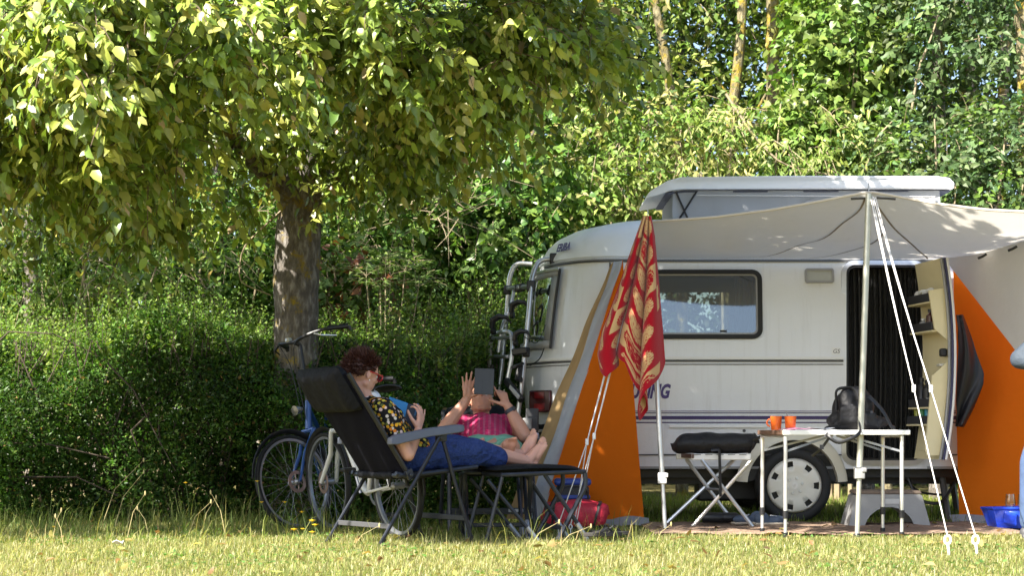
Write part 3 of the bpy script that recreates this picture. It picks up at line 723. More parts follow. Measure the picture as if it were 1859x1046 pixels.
# ------------------------------------------------------------------ reclining chairs and foot stools
def make_recliner(label, loc, rotz, arm=((-.26, .635), (.27, .715)), back=((-.10, .43), (-.52, 1.035)), lab=False, w_=.30):
    t = thing('reclining_chair', label, 'chair', loc, rotz, 'reclining camping chairs')
    B = lambda q, n, m, **k: q.build(n, m, t, world=False, **k)
    for s in (-1, 1):
        y = s*w_
        q = MB(); q.tube([(.10, y, .66), (-.335, y*1.04, .012)], .0165, 10, flat=.7); lg = B(q, 'leg', CHARCOAL)
        q = MB(); q.tube([(-.30, y*1.035, .055), (-.342, y*1.04, 0)], .020, 10, flat=.75); q.build('foot_cap', BLACK, lg, world=False)
        q = MB(); q.tube([(.13, y*.93, .66), (.345, y*.97, .012)], .0165, 10, flat=.7); lg = B(q, 'leg', CHARCOAL)
        q = MB(); q.tube([(.333, y*.968, .05), (.349, y*.97, 0)], .020, 10, flat=.75); q.build('foot_cap', BLACK, lg, world=False)
        (ax0, az0), (ax1, az1) = arm
        q = MB()
        prof = [(-.5, .028, .020), (-.42, .031, .030), (.0, .028, .026), (.40, .034, .026), (.47, .032, .022), (.5, .022, .015)]
        L = []
        for (f, hw, hh) in prof:
            cx = ax0 + (ax1-ax0)*(f+.5); cz = az0 + (az1-az0)*(f+.5) + .012*math.sin((f+.5)*math.pi)
            L.append([(cx, y-hw, cz-hh), (cx, y+hw, cz-hh), (cx, y+hw*.8, cz+hh), (cx, y-hw*.8, cz+hh)])
        for l in L: q.v += l
        for j in range(len(L)-1): q.f += [(j*4+k, j*4+(k+1) % 4, (j+1)*4+(k+1) % 4, (j+1)*4+k) for k in range(4)]
        q.f += [(3, 2, 1, 0), tuple((len(L)-1)*4+k for k in range(4))]
        a = B(q, 'armrest', ARMGREY, bevel=.006)
        q = MB(); q.box((.115, y*.97, .655), (.07, .03, .045)); q.lathe([(.014, 0), (.014, .012), (0, .014)], (.105, y + s*.006, .655), (0, s, 0), 10); q.build('pivot', BLACK, a, world=False, bevel=.004)
        q = MB(); q.tube([(back[0][0]+.0, s*.265, back[0][1]), (back[1][0], s*.265, back[1][1])], .0155, 10); B(q, 'back_frame', BLACK)
        q = MB(); q.tube(fillet([(-.19, s*.262, .44), (-.12, s*.262, .425), (.40, s*.262, .475)], .05), .014, 8); B(q, 'seat_frame', CHARCOAL)
        q = MB(); q.box((-.10, s*.275, .435), (.05, .025, .06), Matrix.Rotation(rad(-30), 3, 'Y')); q.lathe([(.013, 0), (.013, .012), (0, .014)], (-.10, s*.29, .43), (0, s, 0), 10); B(q, 'hinge', CHARCOAL, bevel=.005)
    q = MB(); q.tube(fillet([(-.15, -.262, .43), (-.17, -.262, .428), (-.17, .262, .428), (-.15, .262, .43)], .03), .0155, 8); B(q, 'seat_bar', CHARCOAL)
    q = MB(); q.tube([(-.165, -.2, .428), (-.165, .2, .428)], .024, 10); B(q, 'bar_padding', BLACKCLOTH)
    q = MB(); q.bar((-.262, -w_*1.03, .125), (-.262, w_*1.03, .125), .012, .032); B(q, 'crossbar', DKGREY, bevel=.004)
    q = MB(); q.bar((.297, -w_*.96, .16), (.297, w_*.96, .16), .014, .035); cb = B(q, 'crossbar', CHARCOAL, bevel=.004)
    if lab:
        q = MB(); q.box((.306, .16, .16), (.003, .10, .02)); q.build('maker_label', pm('pale label', (.35, .36, .38), .5), cb, world=False)
    # seat pad
    def slab(fn, th, nu=16, nv=18):
        q = MB(); q.grid(lambda u, v: fn(u, v, 1), nu, nv); n0 = len(q.v)
        q.grid(lambda u, v: fn(u, v, -1), nu, nv); k = nu+1
        fl = len(q.f)//2; q.f[fl:] = [tuple(reversed(f)) for f in q.f[fl:]]
        bd = [i for i in range(k)] + [j*k+nu for j in range(1, nv+1)] + [nv*k+i for i in range(nu-1, -1, -1)] + [j*k for j in range(nv-1, 0, -1)]
        m_ = len(bd); q.f += [(bd[i], n0+bd[i], n0+bd[(i+1) % m_], bd[(i+1) % m_]) for i in range(m_)]
        return q
    def padsh(u, v): return (1 - abs(2*u-1)**6)**.5 * (1 - abs(2*v-1)**8)**.5
    def seat(u, v, sg):
        x = -.14 + .56*u; y = (v-.5)*.50
        z = .435 + .04*u - .035*math.sin(math.pi*v)*math.sin(math.pi*min(1, u*1.2)) + sg*.018*padsh(u, v); return (x, y, z)
    B(slab(seat, .03), 'seat', BLACKCLOTH)
    bx, bz = Vector((back[0][0], 0, back[0][1])), Vector((back[1][0], 0, back[1][1])); bd_ = (bz-bx).normalized(); bn = Vector((bd_.z, 0, -bd_.x))
    L_ = (bz-bx).length
    def backf(u, v, sg):
        y = (v-.5)*.52; s_ = u*(L_+.02) - .01
        qlt = 1 - .35*math.exp(-((u-.38)/.018)**2) - .25*math.exp(-((u-.70)/.018)**2)
        off = -.03*math.sin(math.pi*v) - .012 + sg*.02*padsh(u, v)*qlt + .004*math.sin(v*19+u*9)
        p = bx + bd_*s_ + bn*off; return (p.x, y, p.z)
    B(slab(backf, .03, 30, 22), 'backrest', NAVYMESH)
    hp = bx + bd_*(L_-.085) - bn*.012
    def hrest(u, v, sg):
        y = (v-.5)*.50; s_ = (u-.5)*.30
        off = -.02 + sg*.068*padsh(u, v)*(1+.12*math.sin(v*23)*math.sin(u*5)); p = hp + bd_*s_ + bn*off + V(0, 0, 0); return (p.x, y, p.z)
    hr = B(slab(hrest, .1, 18, 24), 'headrest', BLACKCLOTH)
    q = MB(); c = bx + bd_*(L_+.03) + bn*.0; q.bar((c.x, -.19, c.z), (c.x, .19, c.z), .05, .03); q.build('strap', DKGREY, hr, world=False, bevel=.01)
    return t
def make_stool(label, loc, rotz, L=.54, w_=.44, H=.455):
    t = thing('footrest', label, 'footrest', loc, rotz, 'folding footrests beside the chairs')
    B = lambda q, n, m, **k: q.build(n, m, t, world=False, **k)
    def pad(u, v, sg):
        x = (u-.5)*L; y = (v-.5)*w_
        z = H + .012*math.sin(math.pi*u) + sg*.022*((1-abs(2*u-1)**6)**.5)*((1-abs(2*v-1)**6)**.5) - .03*max(0, (u-.88)/.12)**2; return (x, y, z)
    q = MB(); q.grid(lambda u, v: pad(u, v, 1), 18, 14); n0 = len(q.v); q.grid(lambda u, v: pad(u, v, -1), 18, 14)
    B(q, 'pad', BLACKCLOTH)
    q = MB(); q.tube(fillet([(-L/2+.03, -w_/2, H-.03), (L/2, -w_/2, H-.012), (L/2, w_/2, H-.012), (-L/2+.03, w_/2, H-.03)], .05), .014, 8, closed=True); B(q, 'pad_frame', CHARCOAL)
    for s in (-1, 1):
        q = MB(); q.tube([(.02, s*w_*.46, H-.03), (L*.53, s*w_*.46, .015)], .0135, 8); lg = B(q, 'leg', CHARCOAL)
        q = MB(); q.tube([(L*.40, s*w_*.46, .12), (L*.535, s*w_*.46, .0)], .0165, 8); q.build('foot_sleeve', STEEL, lg, world=False)
        q = MB(); q.tube(fillet([(L*.48, s*w_*.50, H-.02), (L*.49, s*w_*.5, H-.10), (L*.17, s*w_*.5, .015)], .06), .0155, 8); B(q, 'leg', CHARCOAL)
        q = MB(); q.tube([(-L*.44, s*w_*.48, H-.03), (-L*.62, s*w_*.48, .02)], .012, 8); B(q, 'strut', CHARCOAL)
        q = MB(); q.tube([(-L*.60, s*w_*.44, H-.06), (-.02, s*w_*.44, .015)], .0125, 8); lg = B(q, 'leg', CHARCOAL)
        q = MB(); q.tube([(-L*.16, s*w_*.44, .10), (-.02, s*w_*.44, .012)], .0155, 8); q.build('foot_sleeve', STEEL, lg, world=False)
    q = MB(); q.bar((L*.25, -w_*.48, .09), (L*.25, w_*.48, .09), .012, .028); B(q, 'crossbar', CHARCOAL, bevel=.004)
    return t
A1 = rad(35); C1 = V(-.694, 11.46, 0)
make_recliner('near dark recliner seen from behind, with the woman reading in it', C1, A1)
make_stool('near black padded footrest carrying the bare feet of the woman', V(.125, 11.68, 0), rad(17), .58)
A2 = rad(-84); C2 = V(-.165, 12.78, 0)
make_recliner('farther dark recliner facing the camera with the man lying in it', C2, A2, arm=((-.24, .60), (.25, .66)), back=((-.12, .43), (-.72, .84)), lab=True)
make_stool('farther low black footrest under the shins of the man, behind the blue jeans', V(-.115, 12.06, 0), A2, .46, .42, .44)

# ------------------------------------------------------------------ people
def skinmat(name, col, red=(.55, .20, .13)):
    m, t, b, tc = emptymat(name, .5, .4)
    n = noise(t, tc, 9, 6); n2 = noise(t, tc, 90, 3)
    c = mixc(t, n, col, tuple(a*.62 + r_*.38 for a, r_ in zip(col, red)))
    lnk(t, mixc(t, n2, c, mixc(t, .12, c, (.2, .08, .05))), b.inputs['Base Color'])
    b.inputs['Subsurface Weight'].default_value = .12; b.inputs['Subsurface Radius'].default_value = (.02, .008, .004); b.inputs['Subsurface Scale'].default_value = .5
    bumpto(t, b, n2, .15, .004); return m
SKIN_W = skinmat('pale pink skin', (.62, .36, .27)); SKIN_M = skinmat('tanned skin', (.52, .28, .19))
EYEW = pm('eye white', (.7, .68, .64), .2); NAIL = pm('nail', (.62, .38, .33), .3)
def basis(fwd, up):
    f = Vector(fwd).normalized(); u = Vector(up); u = (u - f*u.dot(f)).normalized(); l = u.cross(f); return f, l, u   # l = left
def head(q, c, fwd, up, s=1.0):
    f, l, u = basis(fwd, up); R = Matrix((f, l, u)).transposed(); c = Vector(c)
    A = lambda x, y, z: c + (f*x + l*y + u*z)*s
    q.ell(A(-.012, 0, .022), (.098*s, .077*s, .094*s), R, 20, 14)
    q.ell(A(.022, 0, -.035), (.068*s, .060*s, .075*s), R, 16, 12)
    q.cap(A(.050, .012, -.093), .022*s, A(.050, -.012, -.093), .022*s)
    for sg in (-1, 1):
        q.cap(A(.0, sg*.05, -.058), .020*s, A(.048, sg*.014, -.092), .020*s)
        q.ell(A(.048, sg*.038, -.022), (.028*s, .026*s, .024*s), R, 10, 8)
        q.cap(A(.075, sg*.012, .028), .012*s, A(.062, sg*.045, .022), .011*s)
        q.ell(A(-.008, sg*.081, -.008), (.017*s, .008*s, .031*s), R, 10, 8)
        q.cap(A(.083, sg*.010, -.022), .009*s, A(.085, 0, -.020), .010*s, 8)
    q.cap(A(.082, 0, .020), .010*s, A(.098, 0, -.016), .0125*s, 8)
    q.cap(A(.076, -.018, -.053), .008*s, A(.076, .018, -.053), .008*s, 8); q.cap(A(.074, -.015, -.065), .009*s, A(.074, .015, -.065), .009*s, 8)
    return A
def eyes(t, A, s=1.0):
    for sg in (-1, 1):
        q = MB(); q.ell(A(.068, sg*.031, .004), (.0125*s,)*3, None, 10, 8); e = q.build('eye', EYEW, t, world=False)
        q = MB(); q.ell(A(.0785, sg*.031, .003), (.005*s,)*3, None, 8, 6); q.build('iris', BLACK, e, world=False)
def hand(q, wr, fwd, back, thumb, curls=(.3, .3, .35, .4), tc=.3, s=1.0, spread=.1, tdir=None):
    """palm, four unequal jointed fingers, thumb leaving the side of the palm. back = normal of the hand's back"""
    f = Vector(fwd).normalized(); bk = Vector(back); bk = (bk - f*bk.dot(f)).normalized(); sd = f.cross(bk)
    if sd.dot(Vector(thumb)) < 0: sd = -sd
    wr = Vector(wr); tips = []
    kn = [wr + f*.088*s + sd*.028*s, wr + f*.093*s + sd*.009*s, wr + f*.089*s - sd*.010*s, wr + f*.080*s - sd*.028*s]
    for k in kn: q.cap(wr + (k-wr)*.18, .016*s, k, .0105*s, 8)
    q.cap(wr + f*.03*s + sd*.012*s - bk*.004*s, .017*s, wr + f*.07*s + sd*.010*s - bk*.003*s, .013*s, 8)
    q.cap(wr + f*.03*s - sd*.014*s - bk*.004*s, .016*s, wr + f*.07*s - sd*.016*s - bk*.003*s, .012*s, 8)
    for i, (k, L, r0) in enumerate(zip(kn, (.074, .083, .077, .060), (.0090, .0092, .0088, .0078))):
        d0 = (f + sd*spread*(1.4 - i)).normalized(); p = k.copy(); a = curls[i]*.7
        for j, fr in enumerate((.46, .30, .24)):
            d = d0*math.cos(a) - bk*math.sin(a); n = p + d*L*fr*s
            q.cap(p, r0*s*(1-.07*j), n, r0*s*(1-.07*(j+1)), 8); p = n; a += curls[i]
        tips.append(p)
    tb = wr + f*.025*s + sd*.026*s - bk*.006*s; td = Vector(tdir).normalized() if tdir is not None else (f*.62 + sd*.72 - bk*.28*(1+tc)).normalized()
    p1 = tb + td*.038*s; d2 = (td + f*.35*tc - sd*.25*tc).normalized(); p2 = p1 + d2*.032*s; d3 = (d2 + f*.3*tc - sd*.3*tc).normalized(); p3 = p2 + d3*.024*s
    q.cap(wr + f*.014*s + sd*.01*s, .016*s, tb, .0155*s, 8); q.cap(tb, .0145*s, p1, .0115*s, 8); q.cap(p1, .0112*s, p2, .0098*s, 8); q.cap(p2, .0096*s, p3, .0076*s, 8)
    return tips
def foot(q, ankle, shin, toe, s=1.0):
    """ankle point, direction up the shin, direction of the toes"""
    up = Vector(shin).normalized(); tf = Vector(toe).normalized(); sd = tf.cross(up).normalized(); a = Vector(ankle)
    sole = (up - tf*up.dot(tf)).normalized()
    heel = a - sole*.045*s - tf*.035*s
    q.cap(a, .036*s, heel, .032*s); q.cap(heel, .031*s, a - sole*.05*s + tf*.06*s, .027*s)
    q.cap(a + tf*.01*s, .036*s, a - sole*.035*s + tf*.12*s, .026*s)
    for k in (-1, 1): q.cap(a - sole*.04*s + tf*.05*s + sd*.012*k*s, .026*s, a - sole*.05*s + tf*.135*s + sd*.022*k*s, .020*s)
    for i in range(5):
        o = (i-2)*.0185*s; L = (.052, .046, .042, .036, .030)[i]*s; r = (.0125, .0092, .0088, .0082, .0078)[i]*s
        b0 = a - sole*.052*s + tf*(.140 - .006*abs(i-1)**1.3)*s + sd*o
        q.cap(b0, r*1.05, b0 + tf*L*.6 + sole*.003*s, r, 8); q.cap(b0 + tf*L*.6 + sole*.003*s, r, b0 + tf*L - sole*.004*s, r*.9, 8)
def hairtuft(q, c, R, rad3, n, ln, rng, bias=V(0, 0, 0), keep=None):
    for _ in range(n):
        v = Vector((rng.gauss(0, 1), rng.gauss(0, 1), rng.gauss(0, 1))).normalized()
        if keep and not keep(v): continue
        p = Vector(c) + R @ Vector((v.x*rad3[0], v.y*rad3[1], v.z*rad3[2]))
        d = ((R @ v) + bias + Vector((rng.gauss(0, .35), rng.gauss(0, .35), rng.gauss(0, .35)))).normalized()
        tang = d.orthogonal().normalized()*.4; e = p + (d*.8 + tang*.5)*ln*rng.uniform(.6, 1.2)
        q.tube([p - d*.008, p.lerp(e, .5) + d*.004, e], [.0042, .0036, .0008], 4)

# --- the woman, in the space of her chair
rg = random.Random(3)
PW = thing('person', 'woman with short auburn hair and red glasses reading in the near recliner', 'person', C1, A1)
BW = lambda q, n, m, par=None, **k: q.build(n, m, par or PW, world=False, **k)
q = MB()
pel = V(.0, 0, .555); ch = V(-.15, 0, .76); nk = V(-.245, 0, .90); hd = V(-.262, 0, 1.045)
hf = V(.95, .02, -.30); hu = V(.28, 0, .96)
AWm = head(q, hd, hf, hu, 1.03)
q.cap(nk + V(.0, 0, -.03), .055, hd + V(-.03, 0, -.05), .050)
q.chain([pel, ch, nk + V(.01, 0, -.06)], [.13, .125, .09]); 
for s in (-1, 1): q.cap(pel + V(0, s*.08, 0), .105, pel + V(.05, s*.09, -.005), .095)
shR = V(-.225, -.175, .825); elR = V(-.095, -.245, .555); wrR = V(.050, -.135, .70)
shL = V(-.225, .175, .825); elL = V(-.05, .26, .60); wrL = V(.02, .12, .73)
for sh_, el_, wr_ in ((shR, elR, wrR), (shL, elL, wrL)):
    q.cap(nk + V(0, 0, -.06), .065, sh_, .062); q.cap(sh_, .056, el_, .044); q.cap(el_, .043, el_.lerp(wr_, .35), .041); q.cap(el_.lerp(wr_, .35), .041, wr_, .026)
fr = (wrR - elR).normalized()
hand(q, wrR, V(.25, .10, .9), V(.45, -.88, -.1), V(-.8, -.2, .2), (.65, .5, .38, .12), .5, 1.1, .20)
hand(q, wrL, V(-.25, -.30, .80), V(.75, .5, .1), V(-.2, -.5, .4), (.4, .4, .4, .45), .4, 1.0, .1)
for s, hip, kn, an in ((-1, V(.02, -.09, .535), V(.46, -.12, .585), V(.90, -.085, .505)), (1, V(.02, .09, .535), V(.47, .10, .60), V(.93, .01, .54))):
    q.chain([hip, kn, kn.lerp(an, .35), an], [.085, .056, .054, .036])
    foot(q, an + V(.015, 0, 0), (kn-an), V(.22, .05*s, .95) if s > 0 else V(.42, -.12, .85), 1.0)
wb = BW(q, 'body', SKIN_W); remesh(wb, .0055, 5)
eyes(PW, AWm, 1.03)
# short auburn hair
f_, l_, u_ = basis(hf, hu); Rh = Matrix((f_, l_, u_)).transposed()
HAIRM, t, b, tc = emptymat('auburn hair', .55, .35)
lnk(t, mixc(t, noise(t, tc, 60, 4), (.014, .005, .004), (.075, .022, .012)), b.inputs['Base Color'])
q = MB()
for j in range(14):
    for i in range(24):
        pass
def hairshell(u, v):
    th = u*2*math.pi; ph = v*rad(118)
    d = Vector((math.sin(ph)*math.cos(th), math.sin(ph)*math.sin(th), math.cos(ph)))
    lim = 1.0
    r = Vector((.114, .093, .110))
    wob = .97 + .025*math.sin(th*5+ph*6)
    p = Vector((d.x*r.x, d.y*r.y, d.z*r.z))*wob
    if p.x > .055: p.x = .055 + (p.x-.055)*.5; p.z = max(p.z, .035)
    if p.z < -.01 and p.x > -.02: p.x = -.02 - (p.x+.02)*.1
    return hd + Rh @ (p + Vector((-.018, 0, .024)))
q.grid(hairshell, 40, 18)
hr_ = BW(q, 'hair', HAIRM)
q = MB(); hairtuft(q, hd + Rh @ Vector((-.018, 0, .026)), Rh, (.106, .088, .104), 1500, .052, rg, bias=Rh @ Vector((-.5, 0, .1)), keep=lambda v: v.z > -.55 and not (v.x > .35 and v.z < .42) and not (v.x > -.12 and v.z < .02))
BW(q, 'hair_tuft', HAIRM, hr_)
# red glasses with dark lenses
REDG = pm('red spectacle plastic', (.45, .01, .03), .3, 0, .1, 30, coat=.4)
q = MB()
for s in (-1, 1):
    c = [AWm(.098 + .0, s*.036 + .026*math.cos(a), .006 + .020*math.sin(a)) for a in [2*math.pi*k/16 for k in range(16)]]
    q.tube(c, .0042, 6, closed=True); q.tube([AWm(.096, s*.062, .013), AWm(.05, s*.083, .014), AWm(-.01, s*.088, .010)], .0042, 6)
q.tube([AWm(.099, -.012, .010), AWm(.102, 0, .013), AWm(.099, .012, .010)], .004, 6)
gl_ = BW(q, 'glasses', REDG)
for s in (-1, 1):
    q = MB(); q.lathe([(0, 0), (.022, 0)], AWm(.098, s*.036, .006), f_, 14); BW(q, 'lens', glassmat('dark lens', (.12, .12, .12), .12), gl_)
q = MB(); q.ell(AWm(.0, -.090, -.040), (.005, .005, .005)); BW(q, 'earring', pm('pearl', (.7, .68, .64), .2))
# floral blouse
FLOR, t, b, tc = emptymat('dark floral blouse', .8, .2)
vo = t.nodes.new('ShaderNodeTexVoronoi'); vo.inputs['Scale'].default_value = 42; lnk(t, tc.outputs['Object'], vo.inputs['Vector'])
hs = t.nodes.new('ShaderNodeSeparateColor'); lnk(t, vo.outputs['Color'], hs.inputs[0])
fc = ramp(t, hs.outputs[0], [(0, (.60, .30, .02)), (.28, (.62, .45, .42)), (.45, (.50, .42, .06)), (.62, (.55, .18, .02)), (.74, (.10, .12, .03)), (.86, (.55, .50, .46))], 'CONSTANT')
mk = ramp(t, vo.outputs['Distance'], [(.40, (1, 1, 1)), (.52, (0, 0, 0))]); mkd = t.nodes.new('ShaderNodeRGBToBW'); lnk(t, mk, mkd.inputs[0])
lnk(t, mixc(t, mkd.outputs[0], (.008, .008, .010), fc), b.inputs['Base Color'])
q = MB(); q.chain([pel + V(-.01, 0, .01), ch, nk + V(.005, 0, -.075)], [.152, .146, .105])
for s in (-1, 1): q.cap(pel + V(-.02, s*.07, .0), .118, pel + V(.07, s*.085, .012), .110)
for sh_, el_ in ((shR, elR), (shL, elL)):
    q.cap(nk + V(0, 0, -.07), .078, sh_, .079); m_ = sh_.lerp(el_, .50); q.cap(sh_, .078, m_, .072)
q.cap(ch + V(.06, -.06, .02), .075, ch + V(.06, .06, .02), .075)
wbl = BW(q, 'blouse', FLOR); remesh(wbl, .011, 4)
# blue jeans with wide turned hems
DENIM, t, b, tc = emptymat('blue denim', .85, .15)
n = noise(t, tc, 7, 7); n2 = noise(t, tc, 260, 2)
lnk(t, mixc(t, n2, mixc(t, n, (.011, .022, .095), (.026, .05, .18)), (.04, .065, .19)), b.inputs['Base Color']); bumpto(t, b, noise(t, tc, 13, 4), 1.0, .06)
q = MB(); q.cap(pel + V(.0, -.08, -.01), .122, pel + V(.0, .08, -.01), .122)
for s, hip, kn, an in ((-1, V(.02, -.09, .535), V(.46, -.125, .575), V(.90, -.085, .505)), (1, V(.02, .09, .535), V(.47, .10, .595), V(.93, .01, .54))):
    e = kn.lerp(an, .50 if s > 0 else .44)
    q.cap(hip, .112, kn, .085); q.cap(kn, .085, e + V(0, 0, -.018), .075)
    q.cap(hip.lerp(kn, .45) + V(0, 0, -.04), .075, kn + V(.02, 0, -.045), .062)
    # wrinkles
    for k in range(7):
        f = .25 + .1*k; c = hip.lerp(kn, f); q.cap(c + V(-.03, -.075, .03 + .02*math.sin(k*2)), .020, c + V(.03, .05, .075), .014, 6)
jn = BW(q, 'jeans', DENIM); remesh(jn, .010, 3)

# --- the man, in world space, lying back with an e-reader held above his face
PM = thing('person', 'man in pink striped shirt lying back with a tablet held over his face', 'person', (-.165, 12.78, 0))
BM_ = lambda q, n, m, par=None, **k: q.build(n, m, par or PM, world=True, **k)
q = MB()
pel = V(-.14, 12.77, .54); ch = V(-.185, 13.05, .645); nk = V(-.215, 13.24, .775); hd = V(-.225, 13.30, .915)
hf = V(.05, -.80, .55); hu = V(-.05, .55, .80)
AM = head(q, hd, hf, hu, 1.08)
q.cap(nk + V(0, .01, -.02), .064, hd + V(.0, .02, -.05), .060)
q.chain([pel, ch, nk + V(0, -.03, -.05)], [.145, .145, .10])
shR = V(-.40, 13.18, .745); elR = V(-.505, 12.92, .665); wrR = P(847, 726, 12.93)
shL = V(-.01, 13.18, .745); elL = V(.085, 12.90, .665); wrL = P(922, 738, 12.93)
for sh_, el_, wr_ in ((shR, elR, wrR), (shL, elL, wrL)):
    q.cap(nk + V(0, -.01, -.05), .07, sh_, .066); q.cap(sh_, .066, el_, .052); q.cap(el_, .052, el_.lerp(wr_, .35), .053); q.cap(el_.lerp(wr_, .35), .053, wr_, .032)
hand(q, wrR, V(.10, .0, 1), V(-.25, .85, .0), V(1, 0, 0), (.06, .05, .04, .05), .0, 1.12, .16, V(.88, -.12, .30))
hand(q, wrL, V(-.42, .0, .90), V(.55, -.75, .2), V(-1, 0, .1), (.04, 1.05, 1.10, 1.1), .0, 1.10, .08, V(-.93, .05, .30))
# index finger laid along the edge of the tablet
for s, hip, kn, an in ((-1, V(-.25, 12.74, .50), V(-.30, 12.33, .505), V(-.22, 12.00, .49)), (1, V(-.05, 12.74, .50), V(-.01, 12.32, .590), V(-.03, 11.99, .51))):
    q.chain([hip, kn, kn.lerp(an, .35), an], [.095, .066, .062, .040])
    foot(q, an, (kn-an), V(.1*s, -.45, .85), 1.05)
mb = BM_(q, 'body', SKIN_M); remesh(mb, .0055, 5)
eyes(PM, lambda x, y, z: AM(x, y, z) - Vector(PM.location), 1.08)
GREYH = pm('thin grey hair', (.33, .30, .27), .7, 0, .3, 60, .5, 120)
f_, l_, u_ = basis(hf, hu); Rh = Matrix((f_, l_, u_)).transposed()
q = MB(); hairtuft(q, hd + Rh @ Vector((-.012, 0, .022)), Rh, (.100, .082, .098), 420, .022, rg, keep=lambda v: v.z > -.4 and v.x < .1 and abs(v.y) + max(0, -v.x) > .5)
BM_(q, 'hair', GREYH)
# pink shirt
SHIRT, t, b, tc = emptymat('pink striped shirt', .8, .2)
sp = t.nodes.new('ShaderNodeSeparateXYZ'); lnk(t, tc.outputs['Object'], sp.inputs[0])
def wavev(sock, k, ph=0):
    m1 = t.nodes.new('ShaderNodeMath'); m1.operation = 'MULTIPLY_ADD'; m1.inputs[1].default_value = k; m1.inputs[2].default_value = ph; lnk(t, sock, m1.inputs[0])
    m2 = t.nodes.new('ShaderNodeMath'); m2.operation = 'SINE'; lnk(t, m1.outputs[0], m2.inputs[0]); return m2.outputs[0]
s1 = ramp(t, wavev(sp.outputs[0], 165), [(.0, (.44, .025, .10)), (.35, (.50, .045, .14)), (.60, (.14, .02, .05)), (.75, (.55, .26, .32)), (.95, (.44, .025, .10))])
s2 = wavev(sp.outputs[1], 150); r2 = ramp(t, s2, [(.72, (0, 0, 0)), (.9, (.4, .4, .4))]); bw = t.nodes.new('ShaderNodeRGBToBW'); lnk(t, r2, bw.inputs[0])
lnk(t, mixc(t, bw.outputs[0], s1, (.17, .02, .09)), b.inputs['Base Color']); bumpto(t, b, noise(t, tc, 14, 5), .6, .03)
q = MB(); q.chain([pel + V(0, .06, .03), ch + V(0, 0, .01), nk + V(.0, -.045, -.055)], [.158, .172, .118]); q.cap(pel + V(-.06, .08, .02), .12, pel + V(.06, .08, .02), .12)
q.cap(ch + V(-.07, -.02, .03), .12, ch + V(.07, -.02, .03), .12)
for sh_, el_ in ((shR, elR), (shL, elL)):
    q.cap(nk + V(0, -.02, -.06), .088, sh_, .084); m_ = sh_.lerp(el_, .48); q.cap(sh_, .082, m_, .076)
for k in range(8): q.cap(pel + V(-.13 + .01*k, .10 + .04*k, .15 + .015*k), .016, pel + V(.10 - .01*k, .12 + .04*k, .15 + .018*k), .012, 6)
sh_o = BM_(q, 'shirt', SHIRT); remesh(sh_o, .010, 4)
SHORT = pm('sea green shorts', (.15, .34, .24), .85, 0, .12, 12, .5, 25)
q = MB(); q.cap(pel + V(-.09, .0, 0), .142, pel + V(.09, .0, 0), .142)
for s, hip, kn in ((-1, V(-.25, 12.74, .51), V(-.30, 12.33, .515)), (1, V(-.05, 12.74, .50), V(-.01, 12.32, .590))):
    q.cap(hip, .130, hip.lerp(kn, .98 if s < 0 else .66), .098)
so_ = BM_(q, 'shorts', SHORT); remesh(so_, .010, 4)
q = MB(); d = (wrL - elL).normalized(); c = wrL - d*.035; q.lathe([(.038, -.014), (.042, -.012), (.042, .012), (.038, .014)], c, d, 22); wt = BM_(q, 'watch_strap', pm('dark watch strap', (.03, .035, .05), .5))
q = MB(); n_ = d.orthogonal(); q.box(c + V(.02, -.03, .012), (.03, .014, .03)); BM_(q, 'watch_case', BLACK, wt, bevel=.004)
# things held
TABG = pm('grey tablet sleeve', (.045, .047, .052), .6, 0, .08, 12, .1, 200)
c = P(879, 693, 12.84); R = Matrix.Rotation(rad(-16), 3, 'X') @ Matrix.Rotation(rad(2), 3, 'Y')
TT = thing('tablet', 'grey tablet held up with both hands in front of the face of the man', 'tablet', c)
q = MB(); q.box(c, (.136, .010, .190), R); q.build('cover', TABG, TT, bevel=.006, seg=3)
q = MB(); q.box(c + R @ V(-.012, -.0055, -.035), (.0015, .001, .10), R); q.build('cover_seam', BLACK, TT)
q = MB(); q.box(c + R @ V(0, .0065, 0), (.118, .003, .168), R); q.build('screen', pm('pale screen', (.5, .5, .48), .3), TT)
# her e-reader in an opened blue cover
c = C1 + RZ(A1) @ V(.075, .02, .815)
TB = thing('e_reader', 'e-reader in an open bright blue cover held by the woman', 'e-reader', c)
hx = RZ(A1)
def leaf(cl, wv, hv, th, m, nm):
    q = MB(); w_ = Vector(wv); h_ = Vector(hv); n_ = w_.cross(h_).normalized()*th
    q.prism([cl - w_/2 - h_/2, cl + w_/2 - h_/2, cl + w_/2 + h_/2, cl - w_/2 + h_/2], [p + n_ for p in (cl - w_/2 - h_/2, cl + w_/2 - h_/2, cl + w_/2 + h_/2, cl - w_/2 + h_/2)]); return q.build(nm, m, TB, bevel=.003)
sp_ = P(738, 752, 11.62)
leaf(P(722, 745, 11.66), (.125, -.03, -.045), (.02, .02, .125), .006, pm('bright blue cover', (.02, .22, .52), .5, 0, .06, 10), 'cover')
leaf(P(749, 757, 11.56), (.085, -.07, -.02), (.03, .03, .145), .009, pm('navy cover', (.010, .016, .04), .5), 'reader_body')
q = MB(); q.tube([P(753, 755, 11.50), P(759, 733, 11.50)], .0055, 8); q.build('stylus', pm('blue pen', (.03, .12, .25), .4), TB)
# white cap shape behind her chin: a cushion on the far side
q = MB(); cw = P(678, 728, 11.95); q.ell(cw, (.055, .03, .075), Matrix.Rotation(rad(-15), 3, 'Y'), 18, 12); wo = q.build('cushion', pm('white cushion cloth', (.70, .74, .80), .8, 0, .04, 20, .2)); tag(wo, 'small white cushion behind the chin of the woman', 'cushion')
q2 = MB()
